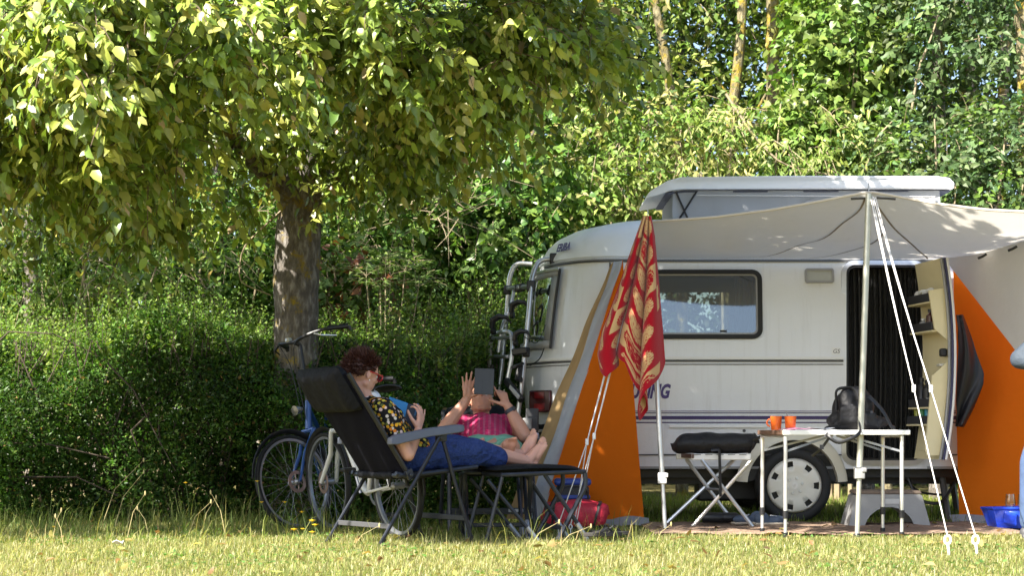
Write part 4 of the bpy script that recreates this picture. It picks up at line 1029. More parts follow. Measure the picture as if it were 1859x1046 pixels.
# the person at the right edge
PR = thing('person', 'person in blue jeans and slate jacket half out of frame at the right edge', 'person', (3.52, 11.95, 0))
BR = lambda q, n, m, par=None, **k: q.build(n, m, par or PR, world=True, **k)
q = MB(); o = V(3.52, 11.95, 0)
AR = head(q, o + V(.04, 0, 1.60), V(1, .2, -.1), V(0, 0, 1), 1.05)
q.cap(o + V(0, 0, 1.42), .06, o + V(.03, 0, 1.54), .055); q.chain([o + V(-.02, 0, .95), o + V(-.02, 0, 1.2), o + V(0, 0, 1.36)], [.13, .13, .11])
eR, wR_ = P(1848, 652, 11.75), P(1915, 668, 11.6)
sR = o + V(-.03, -.19, 1.38); q.cap(o + V(0, 0, 1.36), .08, sR, .065); q.cap(sR, .058, eR + V(.03, .02, .01), .045); q.cap(eR + V(.03, .02, .01), .044, wR_, .030)
hand(q, wR_, V(.9, -.1, -.1), V(0, -1, .2), V(.3, 0, 1))
sL_ = o + V(-.0, .19, 1.38); q.cap(o + V(0, 0, 1.36), .08, sL_, .065); q.cap(sL_, .055, o + V(.05, .25, 1.10), .044); q.cap(o + V(.05, .25, 1.10), .043, o + V(.30, .15, 1.08), .03)
hand(q, o + V(.30, .15, 1.08), V(.9, -.1, 0), V(0, 1, .2), V(.3, 0, 1))
for s in (-1, 1):
    kx = -.17 if s < 0 else 0
    q.chain([o + V(-.02, s*.10, .92), o + V(-.01 + kx, s*.11, .5), o + V(-.03 + kx, s*.115, .09)], [.10, .065, .045]); 
br = BR(q, 'body', SKIN_M); remesh(br, .0065, 5); eyes(PR, lambda x, y, z: AR(x, y, z) - Vector(PR.location), 1.05)
q = MB(); hairtuft(q, o + V(.02, 0, 1.63), Matrix.Rotation(rad(11), 3, 'Z'), (.10, .085, .095), 420, .03, rg, keep=lambda v: v.z > -.3 and not (v.x > .3 and v.z < .5)); BR(q, 'hair', HAIRM)
JACK = pm('slate blue jacket', (.032, .046, .066), .75, 0, .2, 8, .6, 20)
q = MB(); q.chain([o + V(-.02, 0, .95), o + V(-.02, 0, 1.2), o + V(0, 0, 1.37)], [.165, .16, .13])
for sh_, m_, e_ in ((sR, eR, wR_), (sL_, o + V(.05, .25, 1.10), o + V(.30, .15, 1.08))):
    q.cap(o + V(0, 0, 1.36), .10, sh_, .085); q.cap(sh_, .08, m_ + V(.02, .02, .0), .066); q.cap(m_ + V(.02, .02, 0), .066, m_.lerp(e_, .85), .048)
jo = BR(q, 'jacket', JACK); remesh(jo, .011, 4)
q = MB(); q.cap(o + V(-.02, -.06, .93), .13, o + V(-.02, .06, .93), .13)
for s in (-1, 1):
    kx = -.17 if s < 0 else 0
    q.chain([o + V(-.02, s*.10, .9), o + V(-.012 + kx, s*.11, .5), o + V(-.03 + kx, s*.115, .12)], [.125, .09, .075])
jo = BR(q, 'jeans', pm('faded jeans', (.05, .085, .17), .85, 0, .25, 8, .5, 18)); remesh(jo, .011, 4)
for s in (-1, 1):
    o = V(3.52 + (-.17 if s < 0 else 0), 11.95, 0)
    q = MB(); q.cap(o + V(-.06, s*.115, .045), .045, o + V(.14, s*.125, .035), .035); q.cap(o + V(-.04, s*.115, .05), .045, o + V(-.03, s*.115, .1), .05); q.box(o + V(.04, s*.12, .012), (.27, .085, .024)); sh2 = BR(q, 'shoe', DKGREY); remesh(sh2, .008, 3)
# ------------------------------------------------------------------ bicycles
BIKEBLUE = pm('blue bicycle paint', (.020, .07, .24), .3, .1, .06, 20, coat=.5)
BIKEWHITE = pm('white bicycle paint', (.60, .60, .58), .3, 0, .05, 20, coat=.5)
def make_bike(label, loc, rotz, paint, bar_z=1.16, lean=0.0, fork_m=None, susp=False, bar_turn=0.0, rimm=None, steer=0.0):
    front = []
    t = thing('bicycle', label, 'bicycle', loc, rotz, 'bicycles parked against the tree and hedge')
    t.rotation_euler = (lean, 0, rotz)
    B = lambda q, n, m, par=None, **k: q.build(n, m, par or t, world=False, **k)
    Rw = .345; FX = 1.08
    for hx in (0, FX):
        c = V(hx, 0, Rw)
        fl = front if hx else []
        q = MB(); q.lathe([(Rw-.026, -.016), (Rw-.006, -.018), (Rw, 0), (Rw-.006, .018), (Rw-.026, .016), (Rw-.032, 0), (Rw-.026, -.016)], c, (0, 1, 0), 48); wv = B(q, 'wheel', RUBBER, angle=70); fl.append(wv)
        q = MB(); q.lathe([(Rw-.046, -.011), (Rw-.028, -.013), (Rw-.028, .013), (Rw-.046, .011), (Rw-.046, -.011)], c, (0, 1, 0), 44); B(q, 'rim', rimm or STEEL, wv)
        q = MB()
        for k in range(26):
            a = 2*math.pi*k/26; s = 1 if k % 2 else -1; a2 = a + .35*(1 if k % 4 < 2 else -1)
            q.tube([c + V(.022*math.cos(a2), s*.03, .022*math.sin(a2)), c + V((Rw-.04)*math.cos(a), 0, (Rw-.04)*math.sin(a))], .0013, 4, cap=False)
        B(q, 'spokes', STEEL, wv)
        q = MB(); q.lathe([(0, -.055), (.012, -.055), (.026, -.035), (.020, 0), (.026, .035), (.012, .055), (0, .055)], c, (0, 1, 0), 14); B(q, 'hub', STEEL, wv)
        q = MB(); arc = [c + V((Rw+.025)*math.cos(rad(a)), 0, (Rw+.025)*math.sin(rad(a))) for a in (range(20, 196, 8) if hx == 0 else range(10, 176, 8))]
        q.tube(arc, .022, 8, flat=.35)
        fl.append(B(q, 'mudguard', BLACK))
    q = MB()
    y = .036
    q.lathe([(.055, -.002), (.080, -.002), (.080, .002), (.055, .002), (.055, -.002)], (FX, y, Rw), (0, 1, 0), 30)
    for k in range(6):
        a = rad(60*k); q.tube([V(FX+.02*math.cos(a), y, Rw+.02*math.sin(a)), V(FX+.06*math.cos(a+.5), y, Rw+.06*math.sin(a+.5))], .004, 4)
    front.append(B(q, 'brake_disc', pm('worn disc', (.35, .25, .22), .35, .6)))
    q = MB(); st, sb, ht, hb, bb, rh = V(.24, 0, .80), V(.44, 0, .29), V(.805, 0, .90), V(.845, 0, .73), V(.44, 0, .29), V(0, 0, Rw)
    q.tube([bb, st], .0165, 10); q.tube([ht + (hb-ht)*-.1, hb + (hb-ht)*.1], .024, 12)
    q.tube(fillet([hb + V(-.01, 0, .03), bb + V(.06, 0, .02), bb], .05), .026, 10); q.tube([ht + V(-.01, 0, -.05), bb.lerp(st, .62)], .020, 10)
    for s in (-1, 1): q.tube([bb + V(-.02, s*.03, 0), rh + V(0, s*.06, 0)], .010, 8); q.tube([st + V(.01, s*.01, -.05), rh + V(0, s*.06, 0)], .008, 8)
    B(q, 'frame', paint)
    fm = fork_m or paint
    q = MB(); cr = hb + (hb-ht)*.16
    q.tube([cr + V(0, -.062, 0), cr + V(0, .062, 0)], .018, 8)
    fk = B(q, 'fork', fm); front.append(fk)
    for s in (-1, 1):
        q = MB(); e = V(FX-.01, s*.058, Rw)
        q.tube([cr + V(0, s*.058, 0), cr.lerp(e, .45), e], [.015, .018 if susp else .014, .014 if susp else .009], 10); B(q, 'blade', fm, fk)
    q = MB(); sh = V(.775, 0, bar_z-.02); q.tube([ht + V(.0, 0, .02), V(.79, 0, (bar_z+.9)/2+.0), sh], .017, 10); q.tube([sh, V(.82, 0, bar_z)], .016, 8); hd_ = B(q, 'handlebar_stem', BLACK); front.append(hd_)
    Rt = RZ(bar_turn); bc = V(.82, 0, bar_z)
    def hb_(x, y, z): return bc + Rt @ V(x, y, z)
    q = MB(); L = [hb_(-.20, -.33, .035), hb_(-.07, -.25, .04), hb_(.02, -.13, .02), hb_(.0, 0, 0), hb_(.02, .13, .02), hb_(-.07, .25, .04), hb_(-.20, .33, .035)]
    L2 = []
    for i in range(len(L)-1):
        for k in range(4): L2.append(L[i].lerp(L[i+1], k/4))
    L2.append(L[-1]); sm = L2[:]
    for _ in range(2): sm = [sm[0]] + [(sm[i-1]+sm[i]*2+sm[i+1])/4 for i in range(1, len(sm)-1)] + [sm[-1]]
    q.tube(sm, .0125, 8); hbo = B(q, 'handlebar', BLACK); front.append(hbo)
    for s in (-1, 1):
        q = MB(); q.tube([hb_(-.10, s*.265, .04), hb_(-.15, s*.295, .038), hb_(-.225, s*.345, .034)], [.018, .017, .021], 10); q.tube([hb_(-.225, s*.345, .034), hb_(-.235, s*.352, .0)], [.019, .013], 8); B(q, 'grip', BLACK, hbo)
        q = MB(); q.tube([hb_(-.02, s*.20, .02), hb_(-.03, s*.26, -.005), hb_(-.12, s*.32, -.025)], [.008, .007, .005], 6); B(q, 'brake_lever', ALU if s > 0 else BLACK, hbo)
        q = MB(); q.tube(fillet([hb_(-.0, s*.18, .02), hb_(.08, s*.08, .0), hb_(.06, s*.02, -.15), V(.87, s*.02, .78)], .08), .0035, 5); B(q, 'cable', BLACK, hbo)
    q = MB(); q.lathe([(0, 0), (.02, 0), (.027, .012), (.02, .03), (0, .034)], hb_(.0, -.06, .015), (0, 0, 1), 12); B(q, 'bell', pm('pale bell', (.6, .6, .58), .3, .5), hbo)
    q = MB(); q.lathe([(0, -.02), (.02, -.02), (.034, .03), (.036, .045), (0, .05)], (.90, 0, .86), (1, 0, -.1), 14); front.append(B(q, 'head_lamp', pm('lamp chrome', (.25, .25, .26), .25, .7)))
    q = MB(); q.tube([st, V(.205, 0, .93)], .0135, 8); B(q, 'seat_post', STEEL)
    q = MB()
    def sad(u, v):
        x = -.14 + .27*u; wd = .085*(1-u)**.8 + .018; a = (v-.5)*math.pi
        return V(.20 + x, wd*math.sin(a), .955 + .03*math.cos(a) - .02*(1-u)*u*4*.5 + .012*(1-u))
    q.grid(sad, 14, 10); B(q, 'saddle', BLACK, solid=.012)
    q = MB(); q.lathe([(.07, .0), (.092, .0), (.092, .004), (.07, .004), (.07, 0)], (.44, -.05, .29), (0, 1, 0), 26); q.tube([V(.44, -.065, .29), V(.44-.05, -.075, .29-.16)], .010, 6); q.tube([V(.44, .06, .29), V(.44+.05, .07, .29+.16)], .010, 6); B(q, 'crank', STEEL)
    for s, p in ((-1, V(.39, -.12, .13)), (1, V(.49, .12, .45))):
        q = MB(); q.box(p, (.09, .09, .025)); B(q, 'pedal', BLACK, bevel=.006)
    q = MB(); q.tube([V(-.30, -.06, .73), V(.14, -.06, .73)], .006, 6); q.tube([V(-.30, .06, .73), V(.14, .06, .73)], .006, 6); q.tube([V(-.30, -.06, .73), V(-.30, .06, .73)], .006, 6)
    for s in (-1, 1): q.tube([V(-.22, s*.06, .73), V(.0, s*.06, Rw)], .006, 6); q.tube([V(.10, s*.06, .73), V(.0, s*.06, Rw)], .005, 6)
    B(q, 'rear_rack', BLACK)
    ax = (ht - hb).normalized(); M = Matrix.Translation(hb) @ Matrix.Rotation(steer, 4, ax) @ Matrix.Translation(-hb)
    for o in front:
        for c_ in [o] + list(o.children): c_.data.transform(M)
    return t
hv = V(-.12, -.99, 0).normalized(); ang = math.atan2(hv.y, hv.x)
f1 = V(-1.47, 13.05, 0); l1 = f1 - hv*1.08 + V(.03, 0, 0)
make_bike('blue bicycle with swept black handlebar against the tree trunk', l1, ang, BIKEBLUE, 1.35, rad(4), steer=rad(-36))
hv2 = V(-.50, .866, 0); ang2 = math.atan2(hv2.y, hv2.x)
f2 = V(-1.255, 12.86, 0); l2 = f2 - hv2*1.08
make_bike('white bicycle directly behind the near recliner', l2, ang2, BIKEWHITE, 1.0, rad(-4), fork_m=BIKEWHITE, susp=True, bar_turn=rad(30))

# ------------------------------------------------------------------ bicycle rack on the caravan tail
RK = thing('bicycle_rack', 'silver tube bicycle rack folded up on the caravan tail', 'bike rack', (.05, 14.9, 0))
def tubepx(name, pts, r, m=ALU, par=None, fr=.08):
    q = MB(); q.tube(fillet([P(*p) for p in pts], fr), r, 10); return q.build(name, m, par or RK)
tubepx('upright', [(1006, 470, 14.55), (978, 472, 14.55), (966, 500, 14.5), (960, 570, 14.45), (948, 690, 14.4), (938, 770, 14.4)], .021)
tubepx('upright', [(966, 480, 15.3), (936, 478, 15.3), (925, 500, 15.3), (920, 570, 15.3), (908, 690, 15.25), (896, 775, 15.25)], .021)
q = MB(); q.tube([P(921, 524, 15.3), P(964, 520, 14.5)], .019, 10); q.build('cross_tube', STEEL, RK)
tubepx('support_arm', [(934, 526, 15.1), (927, 560, 15.0), (912, 590, 14.9), (905, 640, 14.9)], .016)
tubepx('platform_hoop', [(888, 668, 15.2), (892, 606, 15.15), (905, 604, 15.1), (908, 604, 15.1)], .016)
tubepx('platform_hoop', [(921, 690, 14.4), (931, 640, 14.4), (929, 604, 14.45), (914, 602, 14.5), (908, 604, 15.1)], .018)
for (a, c) in (((894, 615, 15.15), (928, 613, 14.4)), ((890, 648, 15.15), (926, 648, 14.4))):
    q = MB(); q.tube([P(*a), P(*c)], .015, 8); q.build('platform_bar', STEEL, RK)
for (px, py, d, s) in ((964, 520, 14.5, .07), (921, 527, 15.3, .06), (940, 524, 14.95, .05), (948, 522, 14.8, .05), (1006, 470, 14.52, .07), (893, 668, 15.2, .04), (891, 616, 15.15, .04), (955, 640, 14.4, .06)):
    q = MB(); q.box(P(px, py, d), (s, s, s*1.25)); q.build('clamp', BLACK, RK, bevel=.01)
for (px, py, d, sc) in ((906, 588, 14.9, 1), (940, 560, 14.7, .9), (945, 612, 14.4, .8)):      # grabbing claws
    q = MB(); c = P(px, py, d); q.tube([c + V(-.06, 0, -.04)*sc, c + V(-.05, 0, .03)*sc, c + V(.0, -.02, .055)*sc, c + V(.06, -.03, .05)*sc, c + V(.10, -.03, .0)*sc], [.02*sc, .03*sc, .026*sc, .018*sc, .006], 8); q.lathe([(0, 0), (.03*sc, 0), (.03*sc, .03*sc), (0, .03*sc)], c + V(-.06, 0, -.06)*sc, (1, -.4, 0), 10); q.build('claw', BLACK, RK)
for a, c in (((918, 690, 14.4), (948, 728, 14.25)), ((893, 700, 15.1), (907, 728, 15.0)), ((930, 640, 14.35), (958, 636, 14.3))):
    q = MB(); q.bar(P(*a), P(*c), .035, .055); ar = q.build('wheel_tray', BLACK, RK, bevel=.01)
q = MB(); q.bar(P(926, 702, 14.34), P(942, 722, 14.24), .012, .03); q.build('reflective_strip', pm('reflector tape', (.5, .5, .5), .3), ar)
q = MB(); q.tube([P(944, 664, 14.35), P(940, 690, 14.32), P(946, 690, 14.3)], .025, 8); q.tube([P(930, 668, 14.35), P(950, 660, 14.3)], .014, 6); q.build('strap', BLACK, RK)
q = MB(); q.tube(fillet([P(950, 610, 14.38), P(975, 628, 14.3), P(988, 598, 14.3), P(990, 590, 14.3)], .1), .004, 5); q.tube(fillet([P(962, 664, 14.35), P(980, 654, 14.3), P(988, 632, 14.32)], .1), .005, 5); q.build('cable', BLACK, RK)
# dark tow gear behind the man
q = MB(); c = P(966, 775, 14.2); q.box(c, (.10, .08, .28)); q.box(c + V(0, -.03, .02), (.08, .05, .12)); q.tube([c + V(0, 0, -.14), c + V(.01, 0, -.55)], .02, 8); q.build('lamp_bracket', DKGREY, RK, bevel=.01)
q = MB(); q.box(P(957, 770, 14.12), (.07, .04, .09)); q.build('plug_box', MIDGREY, RK, bevel=.008)

# ------------------------------------------------------------------ camping table and what stands on it
TM = pm('grey laminate', (.50, .48, .45), .45, 0, .04, 10); BRN = pm('brown table edge', (.13, .075, .05), .6, 0, .15, 15)
TB2 = thing('camping_table', 'folding camping table with aluminium legs and brown end in front of the door', 'table', (2.15, 12.15, 0))
ta, tb_, tcn, td = P(1421, 783, 11.85), P(1651, 785, 11.92), P(1612, 783, 12.5), P(1377, 781, 12.42)
zt = .700
C4 = [V(p.x, p.y, zt) for p in (ta, tb_, tcn, td)]
q = MB(); q.prism([p - V(0, 0, .022) for p in C4], C4); q.build('table_top', TM, TB2, bevel=.004)
def edge(a, b, m, nm='rim'):
    d = (b-a).normalized(); n_ = V(d.y, -d.x, 0)*.008; q = MB(); q.prism([a + n_ + V(0, 0, -.028), b + n_ + V(0, 0, -.028), b - n_*.2 + V(0, 0, -.028), a - n_*.2 + V(0, 0, -.028)], [a + n_ + V(0, 0, .003), b + n_ + V(0, 0, .003), b - n_*.2 + V(0, 0, .003), a - n_*.2 + V(0, 0, .003)]); q.build(nm, m, TB2, bevel=.003)
edge(C4[0], C4[1], WHITE); edge(C4[1], C4[2], ALU); edge(C4[2], C4[3], ALU); edge(C4[3], C4[0], BRN)
cen = sum(C4, Vector())/4
legs = [C4[0].lerp(cen, .05), C4[1].lerp(cen, .10), C4[2].lerp(cen, .10), C4[3].lerp(cen, .05)]
LEGM = pm('bright aluminium leg', (.70, .70, .70), .3, .7, .05, 30)
for i, p in enumerate(legs):
    q = MB(); q.tube([V(p.x, p.y, .665), V(p.x, p.y, .14)], .0135, 10); lg = q.build('leg', LEGM, TB2)
    q = MB(); q.tube([V(p.x, p.y, .16), V(p.x, p.y, .03)], .0115, 10); q.build('leg_extension', LEGM, lg)
    q = MB(); q.tube([V(p.x, p.y, .185), V(p.x, p.y, .135)], .018, 10); q.build('collar', BLACK, lg)
    q = MB(); q.tube([V(p.x, p.y, .045), V(p.x, p.y, .012)], .017, 10); q.build('foot_cap', BLACK, lg)
for i, j in ((0, 3), (1, 2)):
    q = MB(); a, c = legs[i], legs[j]; q.tube(fillet([V(a.x, a.y, .60), V(a.x, a.y, .668), V(c.x, c.y, .668), V(c.x, c.y, .60)], .05), .0135, 10); q.build('leg_bow', LEGM, TB2)
    e = cen.lerp((C4[0]+C4[3])/2 if i == 0 else (C4[1]+C4[2])/2, .1)
    for a in (legs[i], legs[j]):
        q = MB(); q.bar(V(a.x, a.y, .565), V(e.x, a.y*.6 + e.y*.4, .668), .006, .014); q.build('brace', STEEL, TB2)
MUGM = pm('orange glazed mug', (.72, .13, .02), .25, 0, .05, 10, coat=.5)
def mug(px, py, d, label, ha):
    c = P(px, py, d); c.z = zt + .0035; t = thing('mug', label, 'mug', c, 0, 'orange mugs on the camping table')
    q = MB(); q.lathe([(0, 0), (.030, 0), (.033, .004), (.0385, .088), (.037, .09), (.035, .086), (.030, .012), (0, .010)], c, (0, 0, 1), 26); q.build('cup', MUGM, t)
    q = MB(); d_ = V(math.cos(ha), math.sin(ha), 0); q.tube([c + d_*(.035 + .026*math.sin(a)) + V(0, 0, .048 + .024*math.cos(a)) for a in [rad(x) for x in range(10, 171, 16)]], .0055, 8); q.build('handle', MUGM, t)
    return c
m1 = mug(1409, 775, 12.12, 'left orange mug with its handle turned to the left', rad(180))
m2 = mug(1435, 775, 12.08, 'right orange mug with a spoon standing in it', rad(75))
q = MB(); q.tube([m2 + V(0, 0, .02), m2 + V(-.03, .0, .125)], .003, 6); q.ell(m2 + V(0, 0, .02), (.012, .004, .016), None, 8, 6); sp_o = q.build('spoon', STEEL); tag(sp_o, 'thin metal spoon leaning out of the right mug', 'spoon')
q = MB(); c = P(1450, 778, 12.0); c.z = zt + .004; R = RZ(.3)
q.grid(lambda u, v: c + R @ V((u-.5)*.21, (v-.5)*.15, .004 + .012*math.sin(u*math.pi)**2*v), 10, 6); mg = q.build('magazine', pm('pink magazine paper', (.62, .28, .40), .6, 0, .3, 14), solid=.003); tag(mg, 'pink and white leaflet lying beside the mugs', 'leaflet')
q = MB(); c2 = c + V(.14, -.02, .003); q.grid(lambda u, v: c2 + R @ V((u-.5)*.14, (v-.5)*.12, .004 + .014*abs(u-.5)), 6, 3); mg = q.build('paper_sheet', pm('white paper', (.72, .72, .74), .7), solid=.002); tag(mg, 'folded white paper next to the pink leaflet on the table', 'paper')
# black backpack
c = P(1560, 775, 12.15); c.z = zt + .004
BP = thing('backpack', 'black backpack with loose straps standing on the table', 'backpack', c)
PACK = pm('black pack nylon', (.011, .011, .013), .6, 0, .3, 14, .7, 22, spec=.4)
q = MB(); q.ell(c + V(-.04, 0, .06), (.18, .12, .075)); q.ell(c + V(-.05, .02, .13), (.13, .10, .14)); q.ell(c + V(.05, 0, .05), (.15, .11, .05)); q.box(c + V(-.03, 0, .03), (.30, .2, .05)); q.ell(c + V(-.09, -.04, .17), (.06, .07, .11)); q.ell(c + V(-.02, .0, .22), (.09, .08, .07)); q.ell(c + V(.03, 0, .16), (.07, .08, .09)); q.box(c + V(-.09, -.10, .10), (.12, .05, .11)); q.box(c + V(.04, -.09, .07), (.10, .05, .09))
pk = q.build('pack_body', PACK, BP); remesh(pk, .012, 3)
q = MB(); q.tube(fillet([c + V(-.16, -.07, .13), c + V(-.17, -.08, .27), c + V(-.05, -.06, .28), c + V(-.02, -.08, .20)], .04), .013, 6, flat=.5); q.build('carry_strap', BLACK, BP)
q = MB(); q.tube(fillet([c + V(.05, -.09, .22), c + V(.14, -.11, .12), c + V(.19, -.10, .02), c + V(.215, -.08, .012)], .1), .016, 6, flat=.35); q.build('shoulder_strap', BLACK, BP)
q = MB(); q.tube(fillet([c + V(-.02, -.11, .24), c + V(-.03, -.14, .08), c + V(-.05, -.33, -.03), c + V(-.20, -.33, -.09), c + V(-.27, -.30, -.03), c + V(-.26, -.16, .02), c + V(-.15, -.1, .03)], .07), .012, 6, flat=.4); q.build('hanging_strap', BLACK, BP)
q = MB(); q.tube(fillet([c + V(-.25, -.31, -.05), c + V(-.30, -.31, -.12), c + V(-.36, -.30, -.17)], .03), .013, 6, flat=.4); q.box(c + V(-.30, -.32, -.11), (.025, .012, .03)); q.build('strap_end', BLACK, BP)
for (dx, dz) in ((-.07, .14), (.06, .10)):
    q = MB(); q.box(c + V(dx, -.105, dz), (.02, .012, .05)); q.build('buckle', DKGREY, BP, bevel=.004)
# folding luggage stand with a rolled black bag
ST = thing('folding_stand', 'white topped folding stand with crossed legs carrying a black bag', 'stand', (1.44, 13.25, 0))
zt2 = .535
q = MB(); q.box((1.478, 13.08, zt2-.02), (.42, .03, .045)); q.build('rail', WHITE, ST, bevel=.006)
q = MB(); q.box((1.40, 13.42, zt2-.02), (.42, .03, .045)); q.build('rail', WHITE, ST, bevel=.006)
q = MB(); q.prism([V(1.22, 13.44, zt2-.03), V(1.27, 13.06, zt2-.03), V(1.285, 13.06, zt2-.03), V(1.235, 13.44, zt2-.03)], [V(1.22, 13.44, zt2), V(1.27, 13.06, zt2), V(1.285, 13.06, zt2), V(1.235, 13.44, zt2)]); q.build('rail', BRN, ST)
for k in range(5):
    x = 1.31 + .08*k; q = MB(); q.bar(V(x, 13.06, zt2-.004), V(x-.06, 13.42, zt2-.004), .05, .004); q.build('webbing', DKGREY, ST)
for (y, ox, dy) in ((13.07, .04, -.02), (13.40, -.04, .02)):
    q = MB(); q.tube([V(1.30+ox, y, zt2-.04), V(1.665+ox, y+dy-.012, .01)], .0135, 8); q.build('leg', LEGM, ST)
    q = MB(); q.tube([V(1.655+ox, y+.014, zt2-.04), V(1.18+ox*2, y+dy, .01)], .0135, 8); q.build('leg', LEGM, ST)
q = MB(); q.tube([V(1.48, 13.07, .28), V(1.40, 13.40, .28)], .01, 8); q.build('axle', STEEL, ST)
BG = thing('rolled_bag', 'long rolled black bag lying across the folding stand', 'bag', (1.45, 13.2, zt2))
def bagp(u, v):
    a = v*2*math.pi; x = -.31 + .60*u; e = (1-abs(2*u-1)**9)**.5; r = .078*(1+.05*math.sin(u*21)+.05*math.sin(a*3+u*9))*e
    return V(1.455 + x + .02*math.sin(a), 13.16 + .13*math.cos(a)*e + .02*u, zt2 + .075 + r*math.sin(a)*.95)
q = MB(); q.grid(bagp, 44, 22); q.build('roll', PACK, BG)
q = MB(); q.tube([bagp(.93, v/12) + V(0, 0, 0) for v in range(12)], .012, 6, closed=True, flat=.5); q.tube(fillet([V(1.70, 13.05, zt2+.10), V(1.75, 13.04, zt2+.12), V(1.775, 13.04, zt2+.13)], .01), .012, 6); q.build('strap', BLACK, BG)
q = MB(); q.tube(fillet([V(1.40, 13.03, zt2+.03), V(1.46, 13.025, zt2+.035), V(1.466, 13.03, zt2-.2), V(1.468, 13.03, zt2-.30)], .02), .015, 6, flat=.4); q.build('hanging_strap', BLACK, BG)
# grey plastic step
SP = thing('step_stool', 'grey plastic step with arched side below the caravan door', 'step', (2.69, 13.35, 0))
def steppt(x, z, y): s_ = 1 + .12*(.24-z)/.24; return V(2.69 + x*s_, 13.35 + y*(1 + .12*(.24-z)/.24), z)
prof = [(-.265, .0), (-.235, .235), (-.22, .245), (.22, .245), (.235, .235), (.265, 0), (.17, 0)] + [(.16*math.cos(rad(a)), .0 + .155*math.sin(rad(a))) for a in range(12, 180, 12)] + [(-.17, 0)]
for sy, nm in ((-1, 'side'), (1, 'side')):
    q = MB(); q.prism([steppt(x, z, sy*.15) for x, z in prof], [steppt(x, z, sy*.135) for x, z in prof]); q.build(nm, GREYPLASTIC, SP)
q = MB(); q.prism([steppt(x, .247, y) for x, y in ((-.235, -.155), (.235, -.155), (.235, .155), (-.235, .155))], [steppt(x, .272, y) for x, y in ((-.23, -.15), (.23, -.15), (.23, .15), (-.23, .15))]); tp = q.build('tread', pm('brown tread', (.16, .12, .09), .8, 0, .2, 30, .4, 120), SP, bevel=.006)
for sx in (-1, 1):
    q = MB(); q.prism([steppt(sx*.262, 0.0, y) for y in (-.13, .13)] + [steppt(sx*.236, .235, y) for y in (.13, -.13)], [steppt(sx*.250, 0.0, y) for y in (-.13, .13)] + [steppt(sx*.224, .235, y) for y in (.13, -.13)]); q.build('end_panel', GREYPLASTIC, SP)
q = MB(); q.box(steppt(.02, .195, -.1525), (.10, .003, .035)); q.build('sticker', pm('pale sticker', (.5, .5, .5), .5), SP)
# shoes under the stand
SHB = pm('blue shoe cloth', (.06, .085, .13), .8, 0, .6, 30); SOLE = pm('beige sole', (.42, .36, .28), .7)
def shoe(c, rz, m, label, grp, nm='shoe', sc=1.0, cat='shoe', tilt=0):
    t = thing(nm, label, cat, c, 0, grp); R = RZ(rz) @ Matrix.Rotation(tilt, 3, 'Y')
    q = MB(); q.ell(c + R @ V(-.06, 0, .05)*sc, V(.06, .038, .045)*sc, R); q.ell(c + R @ V(.06, 0, .035)*sc, V(.08, .042, .032)*sc, R); q.box(c + R @ V(0, 0, .02)*sc, V(.2, .06, .03)*sc, R)
    up = q.build('upper', m, t); remesh(up, .008, 3)
    q = MB(); q.box(c + R @ V(.005, 0, .008)*sc, V(.27, .082, .018)*sc, R); q.build('sole', SOLE, t, bevel=.008)
    q = MB(); q.tube([c + R @ V(.0, -.02, .068)*sc, c + R @ V(.03, .02, .066)*sc, c + R @ V(.05, -.02, .06)*sc], .005, 5); q.build('lace', WHITE, t)
    return t
shoe(P(1362, 945, 13.25) * 1.0 - V(0, 0, P(1362, 945, 13.25).z - .03), rad(200), SHB, 'blue shoe under the stand turned to the left', 'shoes under the caravan')
shoe(P(1396, 948, 13.15) - V(0, 0, P(1396, 948, 13.15).z - .03), rad(20), SHB, 'blue shoe beside the wheel turned to the right', 'shoes under the caravan')
for (px, lab) in ((1290, 'black bottle lying under the stand, left one'), (1318, 'black bottle lying under the stand, right one')):
    c = P(px, 940, 13.4); c.z = .07; q = MB(); q.lathe([(0, 0), (.035, .0), (.038, .01), (.038, .13), (.02, .16), (.02, .19), (0, .19)], c + V(-.06, 0, 0), (1, -.15, 0), 16)
    o_ = q.build('flask', BLACK); tag(o_, lab, 'bottle', 'black bottles under the caravan')
# red bag and blue topped cool box
RB = thing('red_bag', 'red zip bag with black trim lying beside the orange wall', 'bag', (.40, 12.95, 0))
REDB = pm('red bag nylon', (.42, .012, .035), .6, 0, .15, 8, .6, 18)
def rbag(u, v):
    a = v*2*math.pi; e = (1-abs(2*u-1)**10)**.5; sy = math.copysign(abs(math.cos(a))**.6, math.cos(a)); sz = math.copysign(abs(math.sin(a))**.6, math.sin(a))
    return V(.205 + .47*u + .01*sz, 12.93 + .13*sy*e, .112 + (.098 + .012*math.sin(u*9+a*2))*sz*e)
q = MB(); q.grid(rbag, 30, 28); q.build('bag_body', REDB, RB, sub=0)
for u in (.16, .80):
    q = MB(); q.tube([rbag(u + (.05 if u > .5 else 0)*math.sin(k/14*6.3), k/14)*1.0 + V(0, 0, .002) for k in range(14)], .016, 6, closed=True, flat=.35); q.build('strap', BLACK, RB)
q = MB(); q.tube([V(.22, 12.79, .05), V(.235, 12.785, .12), V(.23, 12.80, .19)], .008, 6); q.tube([V(.30, 12.79, .03), V(.5, 12.785, .03), V(.66, 12.80, .04)], .007, 6); q.build('piping', BLACK, RB)
CB = thing('cool_box', 'black cool box with bright blue lid behind the red bag', 'cool box', (.43, 13.18, 0))
q = MB(); q.box((.43, 13.18, .16), (.23, .22, .30)); q.build('box', pm('black cool box', (.02, .022, .03), .5), CB, bevel=.02)
q = MB(); q.box((.43, 13.18, .335), (.26, .25, .05)); q.build('lid', pm('blue lid', (.02, .05, .26), .45), CB, bevel=.018)
q = MB(); q.box((.43, 13.18, .23), (.245, .235, .03)); q.build('band', MATS['blue lid'], CB, bevel=.008)
